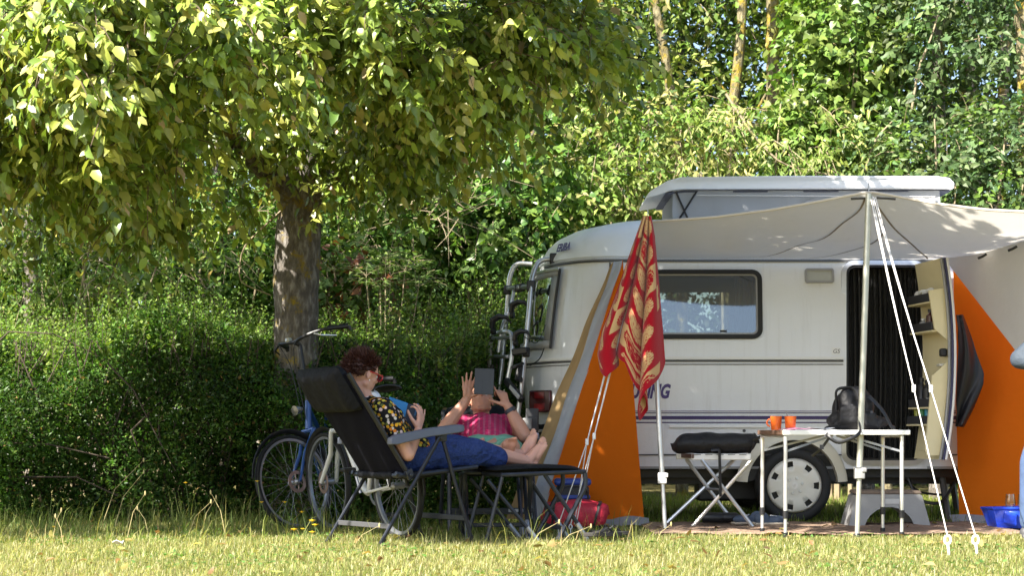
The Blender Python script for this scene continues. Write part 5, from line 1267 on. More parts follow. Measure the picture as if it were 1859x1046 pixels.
q = MB(); q.tube(fillet([V(.32, 13.05, .22), V(.34, 13.03, .31), V(.52, 13.03, .31), V(.54, 13.05, .22)], .05), .008, 6); q.build('handle', BLACK, CB)
# sandals by the footrest
def sandal(c, rz, label):
    t = thing('sandal', label, 'sandal', c, 0, 'dark sandals beside the footrest'); R = RZ(rz); q = MB()
    L = [(x, .036 + .012*math.sin((x+.13)/.26*math.pi*1.2)) for x in [-.13 + .26*k/10 for k in range(11)]]
    poly = [(x, -w_*(1-(abs(x)/.14)**4)) for x, w_ in L] + [(x, w_*(1-(abs(x)/.14)**4)) for x, w_ in reversed(L)]
    q.prism([c + R @ V(x, y, .0) for x, y in poly], [c + R @ V(x, y, .024) for x, y in poly]); q.build('sole', pm('dark sole', (.03, .027, .025), .8), t, bevel=.004)
    for s in (-1, 1):
        q = MB(); q.tube([c + R @ V(.07, 0, .024), c + R @ V(.03, s*.03, .055), c + R @ V(-.02, s*.036, .022)], .008, 6, flat=.6); q.build('strap', BLACK, t)
sandal(V(.555, 11.43, .045), rad(8), 'dark sandal nearest the leg of the footrest'); sandal(V(.61, 11.62, .045), rad(-12), 'dark sandal behind the other one in the grass')
# blue tray with two glasses
TR = thing('blue_tub', 'bright blue folding tub on the grass at the right edge', 'tub', (3.46, 12.9, 0))
BLU = pm('bright blue tarpaulin', (.015, .06, .62), .35, 0, .1, 8, .5, 14)
q = MB(); x0, x1, y0, y1 = 3.33, 3.72, 12.78, 13.08
q.prism([V(x0+.03, y0+.02, .03), V(x1, y0+.02, .02), V(x1, y1-.02, .03), V(x0+.03, y1-.02, .03)], [V(x0-.01, y0-.02, .158), V(x1+.01, y0-.02, .165), V(x1+.01, y1+.01, .16), V(x0-.01, y1+.01, .15)])
q.f = [f for f in q.f if f != (4, 5, 6, 7)]; q.build('tub', BLU, TR, solid=.006)
q = MB(); q.tube([V(x0-.012, y0-.022, .16), V(x1, y0-.022, .168), V(x1, y1, .163), V(x0-.012, y1+.012, .153)], .008, 6, closed=True); q.build('rim', BLU, TR)
q = MB(); q.grid(lambda u, v: V(x0+.06+.10*u, y0-.012-.02*math.sin(u*3.1)*(v), .06+.09*v-.03*u), 6, 4); q.build('side_fold', BLU, TR, solid=.004)
q = MB(); q.box((3.69, y0-.006, .085), (.07, .012, .04)); q.build('handle_slot', BLACK, TR)
q = MB(); q.box((3.53, 12.93, .10), (.34, .24, .012)); q.build('inner_board', BLU, TR)
WG = glassmat('clear glass', (.95, .96, .96), .05, .02, .45)
for (px, lab) in ((1834, 'left drinking glass standing in the blue tub'), (1857, 'right drinking glass in the tub cut by the picture edge')):
    c = P(px, 935, 12.9); c.z = .107; q = MB(); q.lathe([(0, 0), (.022, 0), (.024, .004), (.034, .05), (.037, .09), (.031, .15), (.029, .15), (.034, .09), (.031, .05), (.02, .012), (0, .010)], c, (0, 0, 1), 26)
    g_ = q.build('drinking_glass', WG); tag(g_, lab, 'glass', 'drinking glasses in the blue tub')
# black rubbish bag hung behind the door, things on the door shelves
BGM = pm('black bin bag', (.008, .008, .011), .45, 0, .3, 10, .15, 6, spec=.4)
q = MB()
def binbag(u, v):
    px = plerp([(0, (1738,)), (.3, (1742,)), (.7, (1738,)), (1, (1736,))], v)[0]; p2 = plerp([(0, (1746,)), (.2, (1762,)), (.52, (1786,)), (.62, (1784,)), (.85, (1764,)), (1, (1748,))], v)[0]
    y = 572 + 203*v; return P(px + (p2-px)*u, y, 13.58 + .05*math.sin(u*7+v*6)*.6 - .05*math.sin(u*math.pi))
q.grid(binbag, 26, 34); o_ = q.build('rubbish_bag', BGM, solid=.02); tag(o_, 'black rubbish bag hanging behind the open caravan door', 'rubbish bag')
def onshelf(u, z, n_): return dpt(u, z, n_)
q = MB()
c0 = dpt(.29, 1.71, -.10)
for i, (u, lab) in enumerate(((.18, 'left white shoe in the top shelf box'), (.34, 'right white shoe in the top shelf box'))):
    c = dpt(u, 1.690, -.093); shoe(c, DANG + rad(180), WHITE, lab, 'white shoes on the door shelf', sc=.72, tilt=rad(-14))
q = MB(); c = dpt(.29, 1.648, -.092); q.ell(c + V(0, 0, .03), (.045, .16, .032)); o_ = q.build('dark_pouch', BLACK); tag(o_, 'dark pouch under the white shoes on the door shelf', 'pouch')
def bottle(u, z, n_, h, r, m, label, capm=BLACK):
    c = dpt(u, z + .0145, n_); t = thing('bottle', label, 'bottle', c, 0, 'bottles on the door shelves')
    q = MB(); q.lathe([(0, 0), (r, 0), (r, h*.7), (r*.5, h*.8), (r*.45, h*.86), (0, h*.86)], c, (0, 0, 1), 14); q.build('bottle_body', m, t)
    q = MB(); q.lathe([(0, h*.862), (r*.6, h*.862), (r*.6, h), (0, h)], c, (0, 0, 1), 12); q.build('cap', capm, t); return t
bottle(.36, 1.42, -.105, .16, .030, pm('brown bottle', (.06, .012, .012), .25), 'dark red bottle on the second door shelf')
bottle(.22, 1.42, -.105, .10, .030, pm('clear bottle', (.40, .42, .45), .2), 'pale bottle left of the dark red one on the shelf', WHITE)
bottle(.14, .735, -.10, .20, .022, pm('yellow green bottle', (.30, .32, .04), .35), 'yellow green bottle on the lowest door shelf')
bottle(.25, .735, -.10, .17, .024, pm('green bottle', (.06, .25, .10), .35), 'green bottle on the lowest door shelf', WHITE)
bottle(.36, .735, -.10, .19, .024, pm('turquoise bottle', (.04, .22, .30), .35), 'turquoise bottle on the lowest door shelf', WHITE)
bottle(.20, .86, -.10, .22, .032, pm('black bottle', (.015, .015, .018), .4), 'tall black bottle on the third door shelf')
bottle(.32, .86, -.10, .20, .034, MATS['black bottle'], 'broad black bottle beside the tall one on the third shelf')
bottle(.42, .86, -.10, .13, .022, pm('dark green bottle', (.02, .04, .03), .4), 'short dark green bottle on the third door shelf')
# white scrap in the grass
q = MB(); c = P(215, 997, 10.75); c.z = .05; q.grid(lambda u, v: c + V((u-.5)*.06, (v-.5)*.05, .012*math.sin(u*4)*math.cos(v*5)), 6, 5); o_ = q.build('paper_scrap', MATS['white paper'], solid=.003); tag(o_, 'small white paper scrap in the grass before the hedge', 'scrap')
# ------------------------------------------------------------------ ground and vegetation
NP = np.random.default_rng(11)
def nrm(a): return a / np.maximum(np.linalg.norm(a, axis=-1, keepdims=True), 1e-9)
BIG = (np.array([(0,0,0),(.28,-.27,.05),(.66,-.24,.02),(1,0,-.14),(.66,.24,.02),(.28,.27,.05),(.30,0,0),(.66,0,-.04)], float), [(0,1,6),(0,6,5),(1,2,7,6),(6,7,4,5),(2,3,7),(7,3,4)])
SMALL = (np.array([(0,0,0),(.45,-.27,.06),(.45,0,0),(.45,.27,.06),(1,0,-.08)], float), [(0,1,2),(0,2,3),(1,4,2),(2,4,3)])
NARROW = (np.array([(0,0,0),(.4,-.15,.04),(.4,0,0),(.4,.15,.04),(1,0,-.12)], float), [(0,1,2),(0,2,3),(1,4,2),(2,4,3)])
IVY = (np.array([(0,0,0),(.05,-.36,.03),(.45,-.34,.05),(1,0,-.10),(.45,.34,.05),(.05,.36,.03),(.35,0,0)], float), [(0,1,6),(1,2,6),(2,3,6),(6,3,4),(6,4,5),(6,5,0)])
def mass_mesh(name, co, loops, starts, tint, m, parent=None, smooth=False):
    me = bpy.data.meshes.new(name)
    me.vertices.add(len(co)); me.vertices.foreach_set('co', co.astype(np.float32).ravel())
    me.loops.add(len(loops)); me.loops.foreach_set('vertex_index', loops.astype(np.int32))
    me.polygons.add(len(starts)); me.polygons.foreach_set('loop_start', starts.astype(np.int32))
    me.update(calc_edges=True)
    if tint is not None:
        ca = me.color_attributes.new('tint', 'FLOAT_COLOR', 'POINT')
        ca.data.foreach_set('color', np.concatenate([tint, np.ones((len(tint), 1))], 1).astype(np.float32).ravel())
    if smooth: me.polygons.foreach_set('use_smooth', np.ones(len(starts), bool))
    me.materials.append(m)
    o = bpy.data.objects.new(name, me); COL.objects.link(o)
    if parent is not None:
        o.parent = parent; me.transform(Matrix.Translation(-Vector(parent.location)))
    return o
def leaf_mesh(name, pos, ax, nm, size, tint, tpl, m, parent=None, curl=None):
    T, fs = tpl; n = len(pos); k = len(T)
    a = nrm(ax); nn = nrm(nm - a * (a * nm).sum(1, keepdims=True)); b = np.cross(nn, a)
    wd_ = NP.uniform(.72, 1.12, n)[:, None, None]; cu_ = NP.normal(1.0, 1.1, n)[:, None, None]; bow = (NP.normal(.0, .16, n)[:, None]*T[None, :, 0]**2)[..., None]
    co = pos[:, None, :] + size[:, None, None] * (T[None, :, 0, None]*a[:, None, :] + wd_*T[None, :, 1, None]*b[:, None, :] + (cu_*T[None, :, 2, None] - bow)*nn[:, None, :])
    lp = np.concatenate([np.array(f) for f in fs]); ls = np.array([len(f) for f in fs]); L = len(lp)
    loops = (lp[None, :] + (np.arange(n)*k)[:, None]).ravel()
    st0 = np.concatenate([[0], np.cumsum(ls)[:-1]]); starts = (st0[None, :] + (np.arange(n)*L)[:, None]).ravel()
    return mass_mesh(name, co.reshape(-1, 3), loops, starts, np.repeat(tint, k, 0), m, parent)
def pal(n, cols, wts, jit=.25):
    c = np.array(cols)[NP.choice(len(cols), n, p=np.array(wts)/sum(wts))]
    return np.clip(c * (1 + NP.normal(0, jit, (n, 1))) * (1 + NP.normal(0, jit*.25, (n, 3))), .004, .6)
def in_ell(ells, n, shell=.0):
    """n points in a union of ellipsoids (cx,cy,cz,rx,ry,rz,weight), biased outwards by shell"""
    e = np.array(ells, float); wt = e[:, 6] * (e[:, 3]*e[:, 4]*e[:, 5])**.67; i = NP.choice(len(e), n, p=wt/wt.sum())
    v = nrm(NP.normal(size=(n, 3))); r = NP.uniform(shell**3, 1, n)**(1/3)
    return e[i, :3] + e[i, 3:6]*v*r[:, None], nrm(v / e[i, 3:6])
def sprays(anch, out, m, L, size, droop=.5, flat=.6, jit=.02, sz=.25):
    """leafy twigs: m leaves alternately along a drooping twig from each anchor"""
    n = len(anch)
    d = nrm(out * NP.uniform(.5, 1.2, (n, 1)) + NP.normal(0, .5, (n, 3)) + np.array([0, 0, -droop*.5]))
    t = (np.arange(m) + .5)/m; Ls = L*NP.uniform(.6, 1.3, n)
    pos = anch[:, None, :] + d[:, None, :]*(t[None, :, None]*Ls[:, None, None]) + np.array([0, 0, -1.])*(droop*Ls[:, None]*t[None, :]**2)[..., None]*.6
    tang = nrm(d[:, None, :] + np.array([0, 0, -1.])*(droop*1.2*t[None, :])[..., None])
    sd = nrm(np.cross(tang, np.array([0, 0, 1.])[None, None, :]) + 1e-6); alt = np.where(np.arange(m) % 2 == 0, 1, -1)[None, :, None]
    ax = tang*.6 + sd*alt*.75 + NP.normal(0, .28, (n, m, 3)) + np.array([0, 0, -1.])*droop*.8
    nm = (np.array([0, 0, .35]) + np.array(SUN)*.9)*flat + d[:, None, :]*.35 + NP.normal(0, .42, (n, m, 3))
    pos = pos + NP.normal(0, jit, (n, m, 3))
    s = size*NP.uniform(1-sz, 1+sz, (n, m))
    return pos.reshape(-1, 3), nrm(ax.reshape(-1, 3)), nm.reshape(-1, 3), s.reshape(-1), anch, anch[:, :] + d*Ls[:, None]*.9 + np.array([0, 0, -1.])*(droop*Ls*.45)[:, None]
def twigs(q, a, b, idx, r=.004):
    for i in idx:
        p, e = Vector(a[i]), Vector(b[i]); md = p.lerp(e, .5) + Vector((0, 0, .03)); q.tube([p, md, e], [r, r*.8, r*.3], 4, cap=False)
LEAF = leafmat('tree leaf', .22, .36, .55, (1.5, 1.5, .7)); LEAFD = leafmat('hedge leaf', .30, .45, .3, (1.4, 1.6, .6)); LEAFW = leafmat('woodland leaf', .25, .5, .3, (1.5, 1.6, .7)); LEAFI = leafmat('ivy leaf', .25, .36, .4, (1.3, 1.5, .5)); GRASS = leafmat('grass blade', .45, .6, .2, (1.5, 1.5, .7))
# bark
def barkmat(name, c0, c1, lichen, lamt=.55, sc=6):
    m, t, b, tc = emptymat(name, .9, .15)
    mp = t.nodes.new('ShaderNodeMapping'); mp.inputs['Scale'].default_value = (1, 1, .35); lnk(t, tc.outputs['Object'], mp.inputs[0])
    n1 = noise(t, tc, sc*4, 9, .65, mp.outputs[0]); n2 = noise(t, tc, sc*.9, 7, .7); n3 = noise(t, tc, sc*6, 4)
    c = ramp(t, n1, [(.30, tuple(x*.45 for x in c0)), (.5, c0), (.68, c1)])
    lk = ramp(t, n2, [(lamt, (0, 0, 0)), (lamt+.07, (1, 1, 1))]); bw = t.nodes.new('ShaderNodeRGBToBW'); lnk(t, lk, bw.inputs[0])
    mul = t.nodes.new('ShaderNodeMath'); mul.operation = 'MULTIPLY'; lnk(t, bw.outputs[0], mul.inputs[0]); lnk(t, ramp(t, n3, [(.35, (.2,)*3), (.6, (1,)*3)]), mul.inputs[1])
    lnk(t, mixc(t, mul.outputs[0], c, lichen), b.inputs['Base Color']); bumpto(t, b, n1, 1.0, .06); return m
BARK = barkmat('grey bark with yellow lichen', (.17, .15, .13), (.36, .34, .31), (.30, .22, .03), .53, 7)
BARK2 = barkmat('pale yellowish bark', (.20, .17, .10), (.36, .32, .20), (.34, .25, .03), .50, 5)
TWIG = pm('pale twig', (.26, .21, .13), .85, 0, .3, 10); TWIGD = pm('brown twig', (.10, .07, .045), .9, 0, .3, 10)
def limb(q, pts, r0, r1, n=10, wob=.0):
    pts = [Vector(p) for p in pts]; out = []
    for i in range(len(pts)-1):
        for k in range(5): out.append(pts[i].lerp(pts[i+1], k/5))
    out.append(pts[-1])
    for _ in range(2): out = [out[0]] + [(out[i-1]+out[i]*2+out[i+1])/4 for i in range(1, len(out)-1)] + [out[-1]]
    N = len(out); rs = [(r0 + (r1-r0)*i/(N-1))*(1 + R_.uniform(-wob, wob)) for i in range(N)]
    for p in out[1:-1]: p += Vector((R_.uniform(-1, 1), R_.uniform(-1, 1), 0))*wob*r0*.6
    q.tube(out, rs, n)

# the meadow
def gz(x, y): return 0.0
m, t, b, tc = emptymat('meadow soil and thatch', .95, .1)
n1 = noise(t, tc, 1.1, 8); n2 = noise(t, tc, 26, 6)
c = mixc(t, n2, ramp(t, n1, [(.35, (.06, .075, .02)), (.6, (.15, .14, .05))]), (.20, .16, .075))
lnk(t, c, b.inputs['Base Color']); bumpto(t, b, n2, .6, .03)
q = MB(); q.add([(-400, -200, 0), (400, -200, 0), (400, 700, 0), (-400, 700, 0)], [(0, 1, 2, 3)]); structure(q.build('meadow', m, smooth=False))

def grass(name, n, box_, hmean, hvar, wid, cols, wts, frustum=True, reject=None, lean=.5, label=None, dens=None):
    x0, x1, y0, y1 = box_
    y = np.sqrt(NP.uniform(y0**2, y1**2, n)) if frustum else NP.uniform(y0, y1, n)
    hw = .285*y + .25 if frustum else None
    x = NP.uniform(-1, 1, n)*hw if frustum else NP.uniform(x0, x1, n)
    k = (x > x0) & (x < x1)
    if reject is not None: k &= ~reject(x, y)
    x, y = x[k], y[k]; n = len(x)
    h = np.maximum(.012, NP.normal(hmean, hvar, n)); 
    pat = .5 + .5*np.sin(x*3.1 + np.sin(y*2.3)*1.7)*np.sin(y*4.1 + np.sin(x*1.9)); h *= .65 + .7*pat
    if dens is not None: h *= dens(x, y)
    az = NP.uniform(0, 2*np.pi, n); ln = NP.gamma(2, lean/2, n).clip(0, 1.6)
    dx, dy = np.cos(az), np.sin(az); sx, sy = -dy, dx; w_ = wid*NP.uniform(.6, 1.4, n)
    co = np.zeros((n, 5, 3))
    for j, (f, wf) in enumerate(((0, 1), (.55, .8))):
        bx = x + dx*h*ln*f**1.8*.8; by = y + dy*h*ln*f**1.8*.8; bz = h*f*(1-.15*ln*f)
        co[:, 2*j] = np.stack([bx - sx*w_*wf/2, by - sy*w_*wf/2, bz], 1); co[:, 2*j+1] = np.stack([bx + sx*w_*wf/2, by + sy*w_*wf/2, bz], 1)
    co[:, 4] = np.stack([x + dx*h*ln*.8, y + dy*h*ln*.8, h*(1-.28*ln).clip(.25, 1)], 1)
    lp = np.array([0, 1, 3, 2, 2, 3, 4]); loops = (lp[None] + (np.arange(n)*5)[:, None]).ravel(); starts = (np.array([0, 4])[None] + (np.arange(n)*7)[:, None]).ravel()
    tt = pal(n, cols, wts, .22); pt = (.5 + .5*np.sin(x*1.3 + 2*np.sin(y*.9)) * np.sin(y*2.1 + x*.7))[:, None]
    tt = tt*(1-.35*pt) + np.array([.46, .41, .20])*.30*pt
    o = mass_mesh(name, co.reshape(-1, 3), loops, starts, np.repeat(tt, 5, 0), GRASS)
    return tag(o, label, 'grass', None, 'stuff')
onmat = lambda x, y: (x > .93) & (x < 3.5) & (y > 12.12) & (y < 13.6)
GC = [(.14, .19, .05), (.26, .28, .095), (.52, .48, .27), (.09, .14, .035)]
grass('grass', 150000, (-4.5, 4.5, 8.3, 13.9), .030, .013, .0038, GC, (4, 5, 3, 2), reject=onmat, lean=.9, label='short mown dry grass of the camping pitch')
grass('grass', 24000, (-4.5, 5.5, 13.6, 19.5), .07, .025, .007, [(.12, .20, .03), (.2, .26, .05)], (3, 3), lean=.8, label='green grass seen under and beyond the caravan')
long_d = lambda x, y: np.where(x < -.6, 1.0, .55)*(.5 + NP.uniform(0, 1, len(x))**2*1.4)
grass('tall_grass', 9000, (-4.5, .2, 12.3, 13.9), .10, .06, .0045, [(.08, .15, .03), (.14, .20, .05), (.28, .26, .11)], (5, 3, .6), lean=.8, dens=long_d, label='taller unmown grass along the foot of the hedge')
grass('tall_grass', 2600, (-4.5, .9, 10.7, 12.6), .085, .04, .0042, [(.12, .19, .03), (.24, .26, .07), (.36, .31, .14)], (4, 3, 2), lean=.8, dens=lambda x, y: .5 + NP.uniform(0, 1, len(x))**2*1.5, label='loose longer grass tufts round the chair legs')
nf = 260; yy = np.sqrt(NP.uniform(8.4**2, 13.5**2, nf)); xx = NP.uniform(-1, 1, nf)*.28*yy
FALLEN = (np.stack([xx, yy, NP.uniform(.02, .04, nf)], 1), nrm(np.stack([NP.normal(0, 1, nf), NP.normal(0, 1, nf), NP.normal(0, .2, nf)], 1)), np.stack([NP.normal(0, .3, nf), NP.normal(0, .3, nf), np.ones(nf)], 1), NP.uniform(.04, .075, nf))
tag(leaf_mesh('fallen_leaves', *FALLEN, pal(nf, [(.34, .24, .09), (.22, .13, .05), (.36, .33, .10)], (2, 2, 1)), BIG, LEAF), 'dry yellow and brown leaves fallen on the lawn', 'leaves', None, 'stuff')
ncl = 5200; yy = np.sqrt(NP.uniform(8.4**2, 13.6**2, ncl)); xx = NP.uniform(-1, 1, ncl)*.285*yy; kq = (np.sin(xx*2.7 + 1.1*np.sin(yy*3.1))*np.sin(yy*2.3 + xx) > .25) & ~onmat(xx, yy); xx, yy = xx[kq], yy[kq]; ncl = len(xx)
az = NP.uniform(0, 6.28, ncl)
tag(leaf_mesh('clover', np.stack([xx, yy, NP.uniform(.012, .035, ncl)], 1), np.stack([np.cos(az), np.sin(az), NP.normal(.2, .2, ncl)], 1), np.stack([NP.normal(0, .3, ncl), NP.normal(0, .3, ncl), np.ones(ncl)], 1), NP.uniform(.016, .03, ncl), pal(ncl, [(.08, .16, .035), (.11, .20, .05)], (1, 1)), IVY, LEAFD), 'clover and small weeds in patches of the lawn', 'clover', None, 'stuff')
# seed stalks and yellow flowers
YEL = pm('yellow petals', (.75, .48, .01), .6, 0, .1, 30); STALK = pm('green stalk', (.10, .15, .04), .8)
def flower(px, py, d, lab, r=.016):
    c = P(px, py, d); t = thing('yellow_flower', lab, 'flower', (c.x, c.y, 0), 0, 'yellow flowers in the long grass')
    q = MB(); q.tube([(c.x + .03, c.y, 0), (c.x + .02, c.y, c.z*.6), tuple(c)], .0022, 4); q.build('stem', STALK, t)
    q = MB()
    for k in range(11):
        a = 2*math.pi*k/11; d_ = V(math.cos(a), math.sin(a)*.9, .35).normalized(); s_ = V(-math.sin(a), math.cos(a), 0)*.32
        q.add([c, c + (d_ + s_)*r*.8, c + d_*r*1.25, c + (d_ - s_)*r*.8], [(0, 1, 2, 3)])
    q.ell(c + V(0, 0, .003), (r*.5, r*.5, r*.4), None, 8, 5); q.build('petals', YEL, t, solid=.001)
FL = [(467, 875, 12.6, 'yellow flower highest left of the bicycle wheel'), (475, 913, 12.4, 'yellow flower level with the low front of the blue wheel'), (517, 913, 12.4, 'yellow flower seen through the spokes of the blue wheel'), (548, 931, 12.1, 'yellow flower under the brake disc'), (567, 947, 11.9, 'larger yellow flower above the pair by the left chair foot'), (572, 955, 11.8, 'small yellow flower touching the larger one by the chair foot'), (534, 963, 11.7, 'left flower of the pair lowest under the bicycle'), (550, 962, 11.75, 'dim yellow flower between the lowest two'), (567, 968, 11.7, 'right flower of the pair lowest beside the chair foot'), (22, 1026, 10.4, 'yellow flower in the bottom left corner'), (241, 984, 11.4, 'tiny yellow flower at the edge of the long grass'), (98, 958, 12.0, 'yellow flower low before the hedge on the far left'), (337, 878, 13.0, 'pale yellow flower against the dark hedge foot')]
for px, py, d, lab in FL: flower(px, py, d, lab, .019 if 'larger' in lab or 'pair' in lab else .014)
q = MB()
for (px, d, h, lx) in ((230, 11.8, .30, .12), (95, 11.6, .2, .05), (340, 12.0, .24, .16), (365, 12.2, .26, .10), (205, 12.6, .42, .22), (180, 12.6, .5, .30), (270, 12.3, .18, -.08), (1012, 11.0, .13, .2), (1190, 11.4, .12, .1), (640, 10.9, .14, .16), (960, 10.9, .16, .18), (115, 11.2, .18, -.05), (410, 12.0, .30, -.1)):
    b0 = P(px, 900, d); b0.z = 0; e = b0 + V(lx, R_.uniform(-.05, .05), h); q.tube([b0, b0.lerp(e, .5) + V(-lx*.15, 0, h*.1), e], [.003, .0024, .0012], 4); q.ell(e, (.006, .006, .016), None, 6, 5)
tag(q.build('seed_stalks', pm('straw stalk', (.38, .32, .15), .9)), 'dry seed stalks scattered in the grass', 'grass', None, 'stuff')

# the hedge: clipped at the foot, loose long shoots on top
HD = thing('hedge', 'long loose privet hedge, dark below and with bright shoots on top', 'hedge', (-1.5, 14.8, 0))
for (nm_h, n, dmin, dmax, smin, smax) in (('hedge_leaves', 78000, 0, .55, .026, .05), ('hedge_core', 30000, .3, 1.3, .06, .10)):
    x = NP.uniform(-5.0, .75, n); u = NP.uniform(0, 1, n)
    top = 1.46 + .14*np.sin(x*1.7) + .09*np.sin(x*4.3+1) + .22*np.clip((x+1.3)/1.5, 0, 1)
    z = u**.9*top; dep = dmin + NP.exponential(.16, n).clip(0, dmax) if dmin == 0 else NP.uniform(dmin, dmax, n)
    yf = 13.72 + .16*np.sin(x*2.3+z*2) + .12*np.sin(x*5.1-z*3.3) + .06*np.sin(x*13+z*9) + np.clip(z/top-.62, 0, 1)**1.3*3.4 + np.clip(x+.45, 0, 9)*3.2
    y = yf + dep; k = ~((x > .35) & (y < 14.2)); x, y, z = x[k], y[k], z[k]; n = len(x)
    out_ = nrm(np.stack([NP.normal(0, .6, n), -1 + NP.normal(0, .5, n), .35 + NP.normal(0, .6, n)], 1))
    nm_ = nrm(np.stack([NP.normal(0, .5, n), -.6 + NP.normal(0, .5, n), .9 + NP.normal(0, .5, n)], 1))
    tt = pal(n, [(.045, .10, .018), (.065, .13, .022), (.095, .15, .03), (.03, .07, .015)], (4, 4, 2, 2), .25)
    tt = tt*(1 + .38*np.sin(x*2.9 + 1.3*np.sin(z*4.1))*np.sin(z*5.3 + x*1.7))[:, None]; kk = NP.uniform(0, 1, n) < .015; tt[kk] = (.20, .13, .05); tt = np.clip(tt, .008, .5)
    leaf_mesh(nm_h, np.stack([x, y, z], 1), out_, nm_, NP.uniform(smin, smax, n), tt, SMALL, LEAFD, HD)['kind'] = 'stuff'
# upright shoots
ns = 3200; x = NP.uniform(-5, .85, ns); yb = 14.15 + np.clip(x+.45, 0, 9)*2.2 + NP.uniform(0, 1, ns)*3.0; topz = 1.28 + .10*np.sin(x*1.7) + .08*np.sin(x*4.3+1) + (yb-14.2)*.035 + .15*np.clip((x+1.3)/1.5, 0, 1); hs_ = NP.uniform(.10, .46, ns)*(1 + .5*(x > -1.2))
ms_ = 15; t_ = np.linspace(0, 1, ms_); lean_ = NP.normal(0, .16, (ns, 2))
pos = np.zeros((ns, ms_, 3)); pos[..., 0] = x[:, None] + lean_[:, :1]*hs_[:, None]*t_*1.5; pos[..., 1] = yb[:, None] + lean_[:, 1:]*hs_[:, None]*t_; pos[..., 2] = (topz - .12)[:, None] + (hs_[:, None]+.1)*t_
az = np.arange(ms_)*2.4; ax = np.stack([np.cos(az), np.sin(az), np.full(ms_, .75)], 1)[None] + NP.normal(0, .25, (ns, ms_, 3)); nm = np.stack([-np.cos(az)*.5, -np.sin(az)*.5, np.ones(ms_)], 1)[None] + NP.normal(0, .2, (ns, ms_, 3))
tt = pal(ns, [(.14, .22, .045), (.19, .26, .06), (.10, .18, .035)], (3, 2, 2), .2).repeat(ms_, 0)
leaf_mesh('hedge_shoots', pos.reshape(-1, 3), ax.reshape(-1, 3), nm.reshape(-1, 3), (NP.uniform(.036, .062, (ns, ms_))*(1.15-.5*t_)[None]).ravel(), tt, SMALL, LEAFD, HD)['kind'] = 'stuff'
q = MB()
for i in range(0, ns, 3): q.tube([tuple(pos[i, 0] - np.array([0, 0, .2])), tuple(pos[i, 7]), tuple(pos[i, -1])], [.003, .0024, .001], 4, cap=False)
for (pts) in ([(-4.1, 13.95, 1.15), (-3.75, 13.8, 1.44), (-3.4, 13.72, 1.42), (-3.05, 13.7, 1.25)], [(-3.0, 13.72, 1.2), (-2.8, 13.7, 1.0), (-2.65, 13.7, .7), (-2.5, 13.75, .4)], [(-3.9, 13.7, .62), (-3.4, 13.6, .60), (-2.95, 13.55, .50)], [(-3.7, 13.62, .36), (-3.2, 13.6, .36), (-2.9, 13.62, .22)]):
    q.tube([V(*p) for p in pts], [.007, .006, .005, .003][:len(pts)], 5)
for i in range(130):
    xx = R_.uniform(-5, -.7); q.tube([(xx, 14.2, 0), (xx + R_.uniform(-.3, .3), 14.1 + R_.uniform(-.2, .3), .7), (xx + R_.uniform(-.4, .4), 14.3 + R_.uniform(-.2, .4), 1.4)], [.012, .008, .004], 5, cap=False)
q.build('branches', pm('dark hedge stem', (.055, .04, .028), .9, 0, .3, 10), HD)

# the big tree over the chairs
MT = thing('broadleaf_tree', 'big broadleaf tree with lichen spotted trunk spreading over the chairs', 'tree', (-1.65, 14.25, 0))
q = MB(); tb = V(-1.66, 14.25, 0)
limb(q, [tb + V(0, 0, -.05), tb + V(-.01, 0, .5), tb + V(.0, 0, 1.2), tb + V(.0, 0, 1.9), tb + V(.02, 0, 2.35), tb + V(.03, 0, 2.6)], .190, .162, 22, .04)
tr_ = q.build('trunk', BARK, MT, angle=80)
hub = tb + V(.03, 0, 2.45)
LIMBS = [[hub, hub + V(-.35, -.3, .35), hub + V(-1.0, -1.2, .75), hub + V(-1.6, -2.6, .95)], [hub, hub + V(.15, .05, .6), hub + V(.25, .2, 1.5), hub + V(.2, .1, 3.2)], [hub, hub + V(.4, -.1, .25), hub + V(1.0, -.4, .55), hub + V(1.9, -1.0, .9)], [hub, hub + V(-.1, -.1, .7), hub + V(-.5, -.5, 1.8), hub + V(-.9, -1.2, 3.0)], [hub, hub + V(.2, -.4, .5), hub + V(.5, -1.5, 1.1), hub + V(.9, -3.2, 1.5)], [hub, hub + V(-.35, .2, .4), hub + V(-.9, .5, .9), hub + V(-1.7, .7, 1.3)], [hub, hub + V(.3, .5, .4), hub + V(.8, 1.4, .9), hub + V(1.5, 2.2, 1.4)], [hub, hub + V(-.45, -.8, .4), hub + V(-.5, -2.2, .9), hub + V(-.4, -3.6, 1.2)]]
limbpts = []
for L in LIMBS:
    q = MB(); limb(q, L, .085, .022, 10, .06)
    for p in L[1:]: limbpts.append(p)
    for j in range(9):
        f = R_.uniform(.35, 1); a = L[2].lerp(L[3], (f-.5)*2) if f > .5 else L[1].lerp(L[2], f*2)
        e = a + V(R_.uniform(-1, 1), R_.uniform(-1, 1), R_.uniform(-.15, .7))*R_.uniform(.5, 1.2); q.tube([a, a.lerp(e, .5) + V(0, 0, .06), e], [.018, .012, .005], 5, cap=False)
    q.build('limb', BARK, MT)
q = MB(); limb(q, [hub + V(-.12, -.1, -.05), hub + V(-.42, -.2, -.35), hub + V(-.45, -.2, -.62), hub + V(-.2, -.18, -.72)], .008, .004, 5); q.build('dead_twig', TWIG, MT)
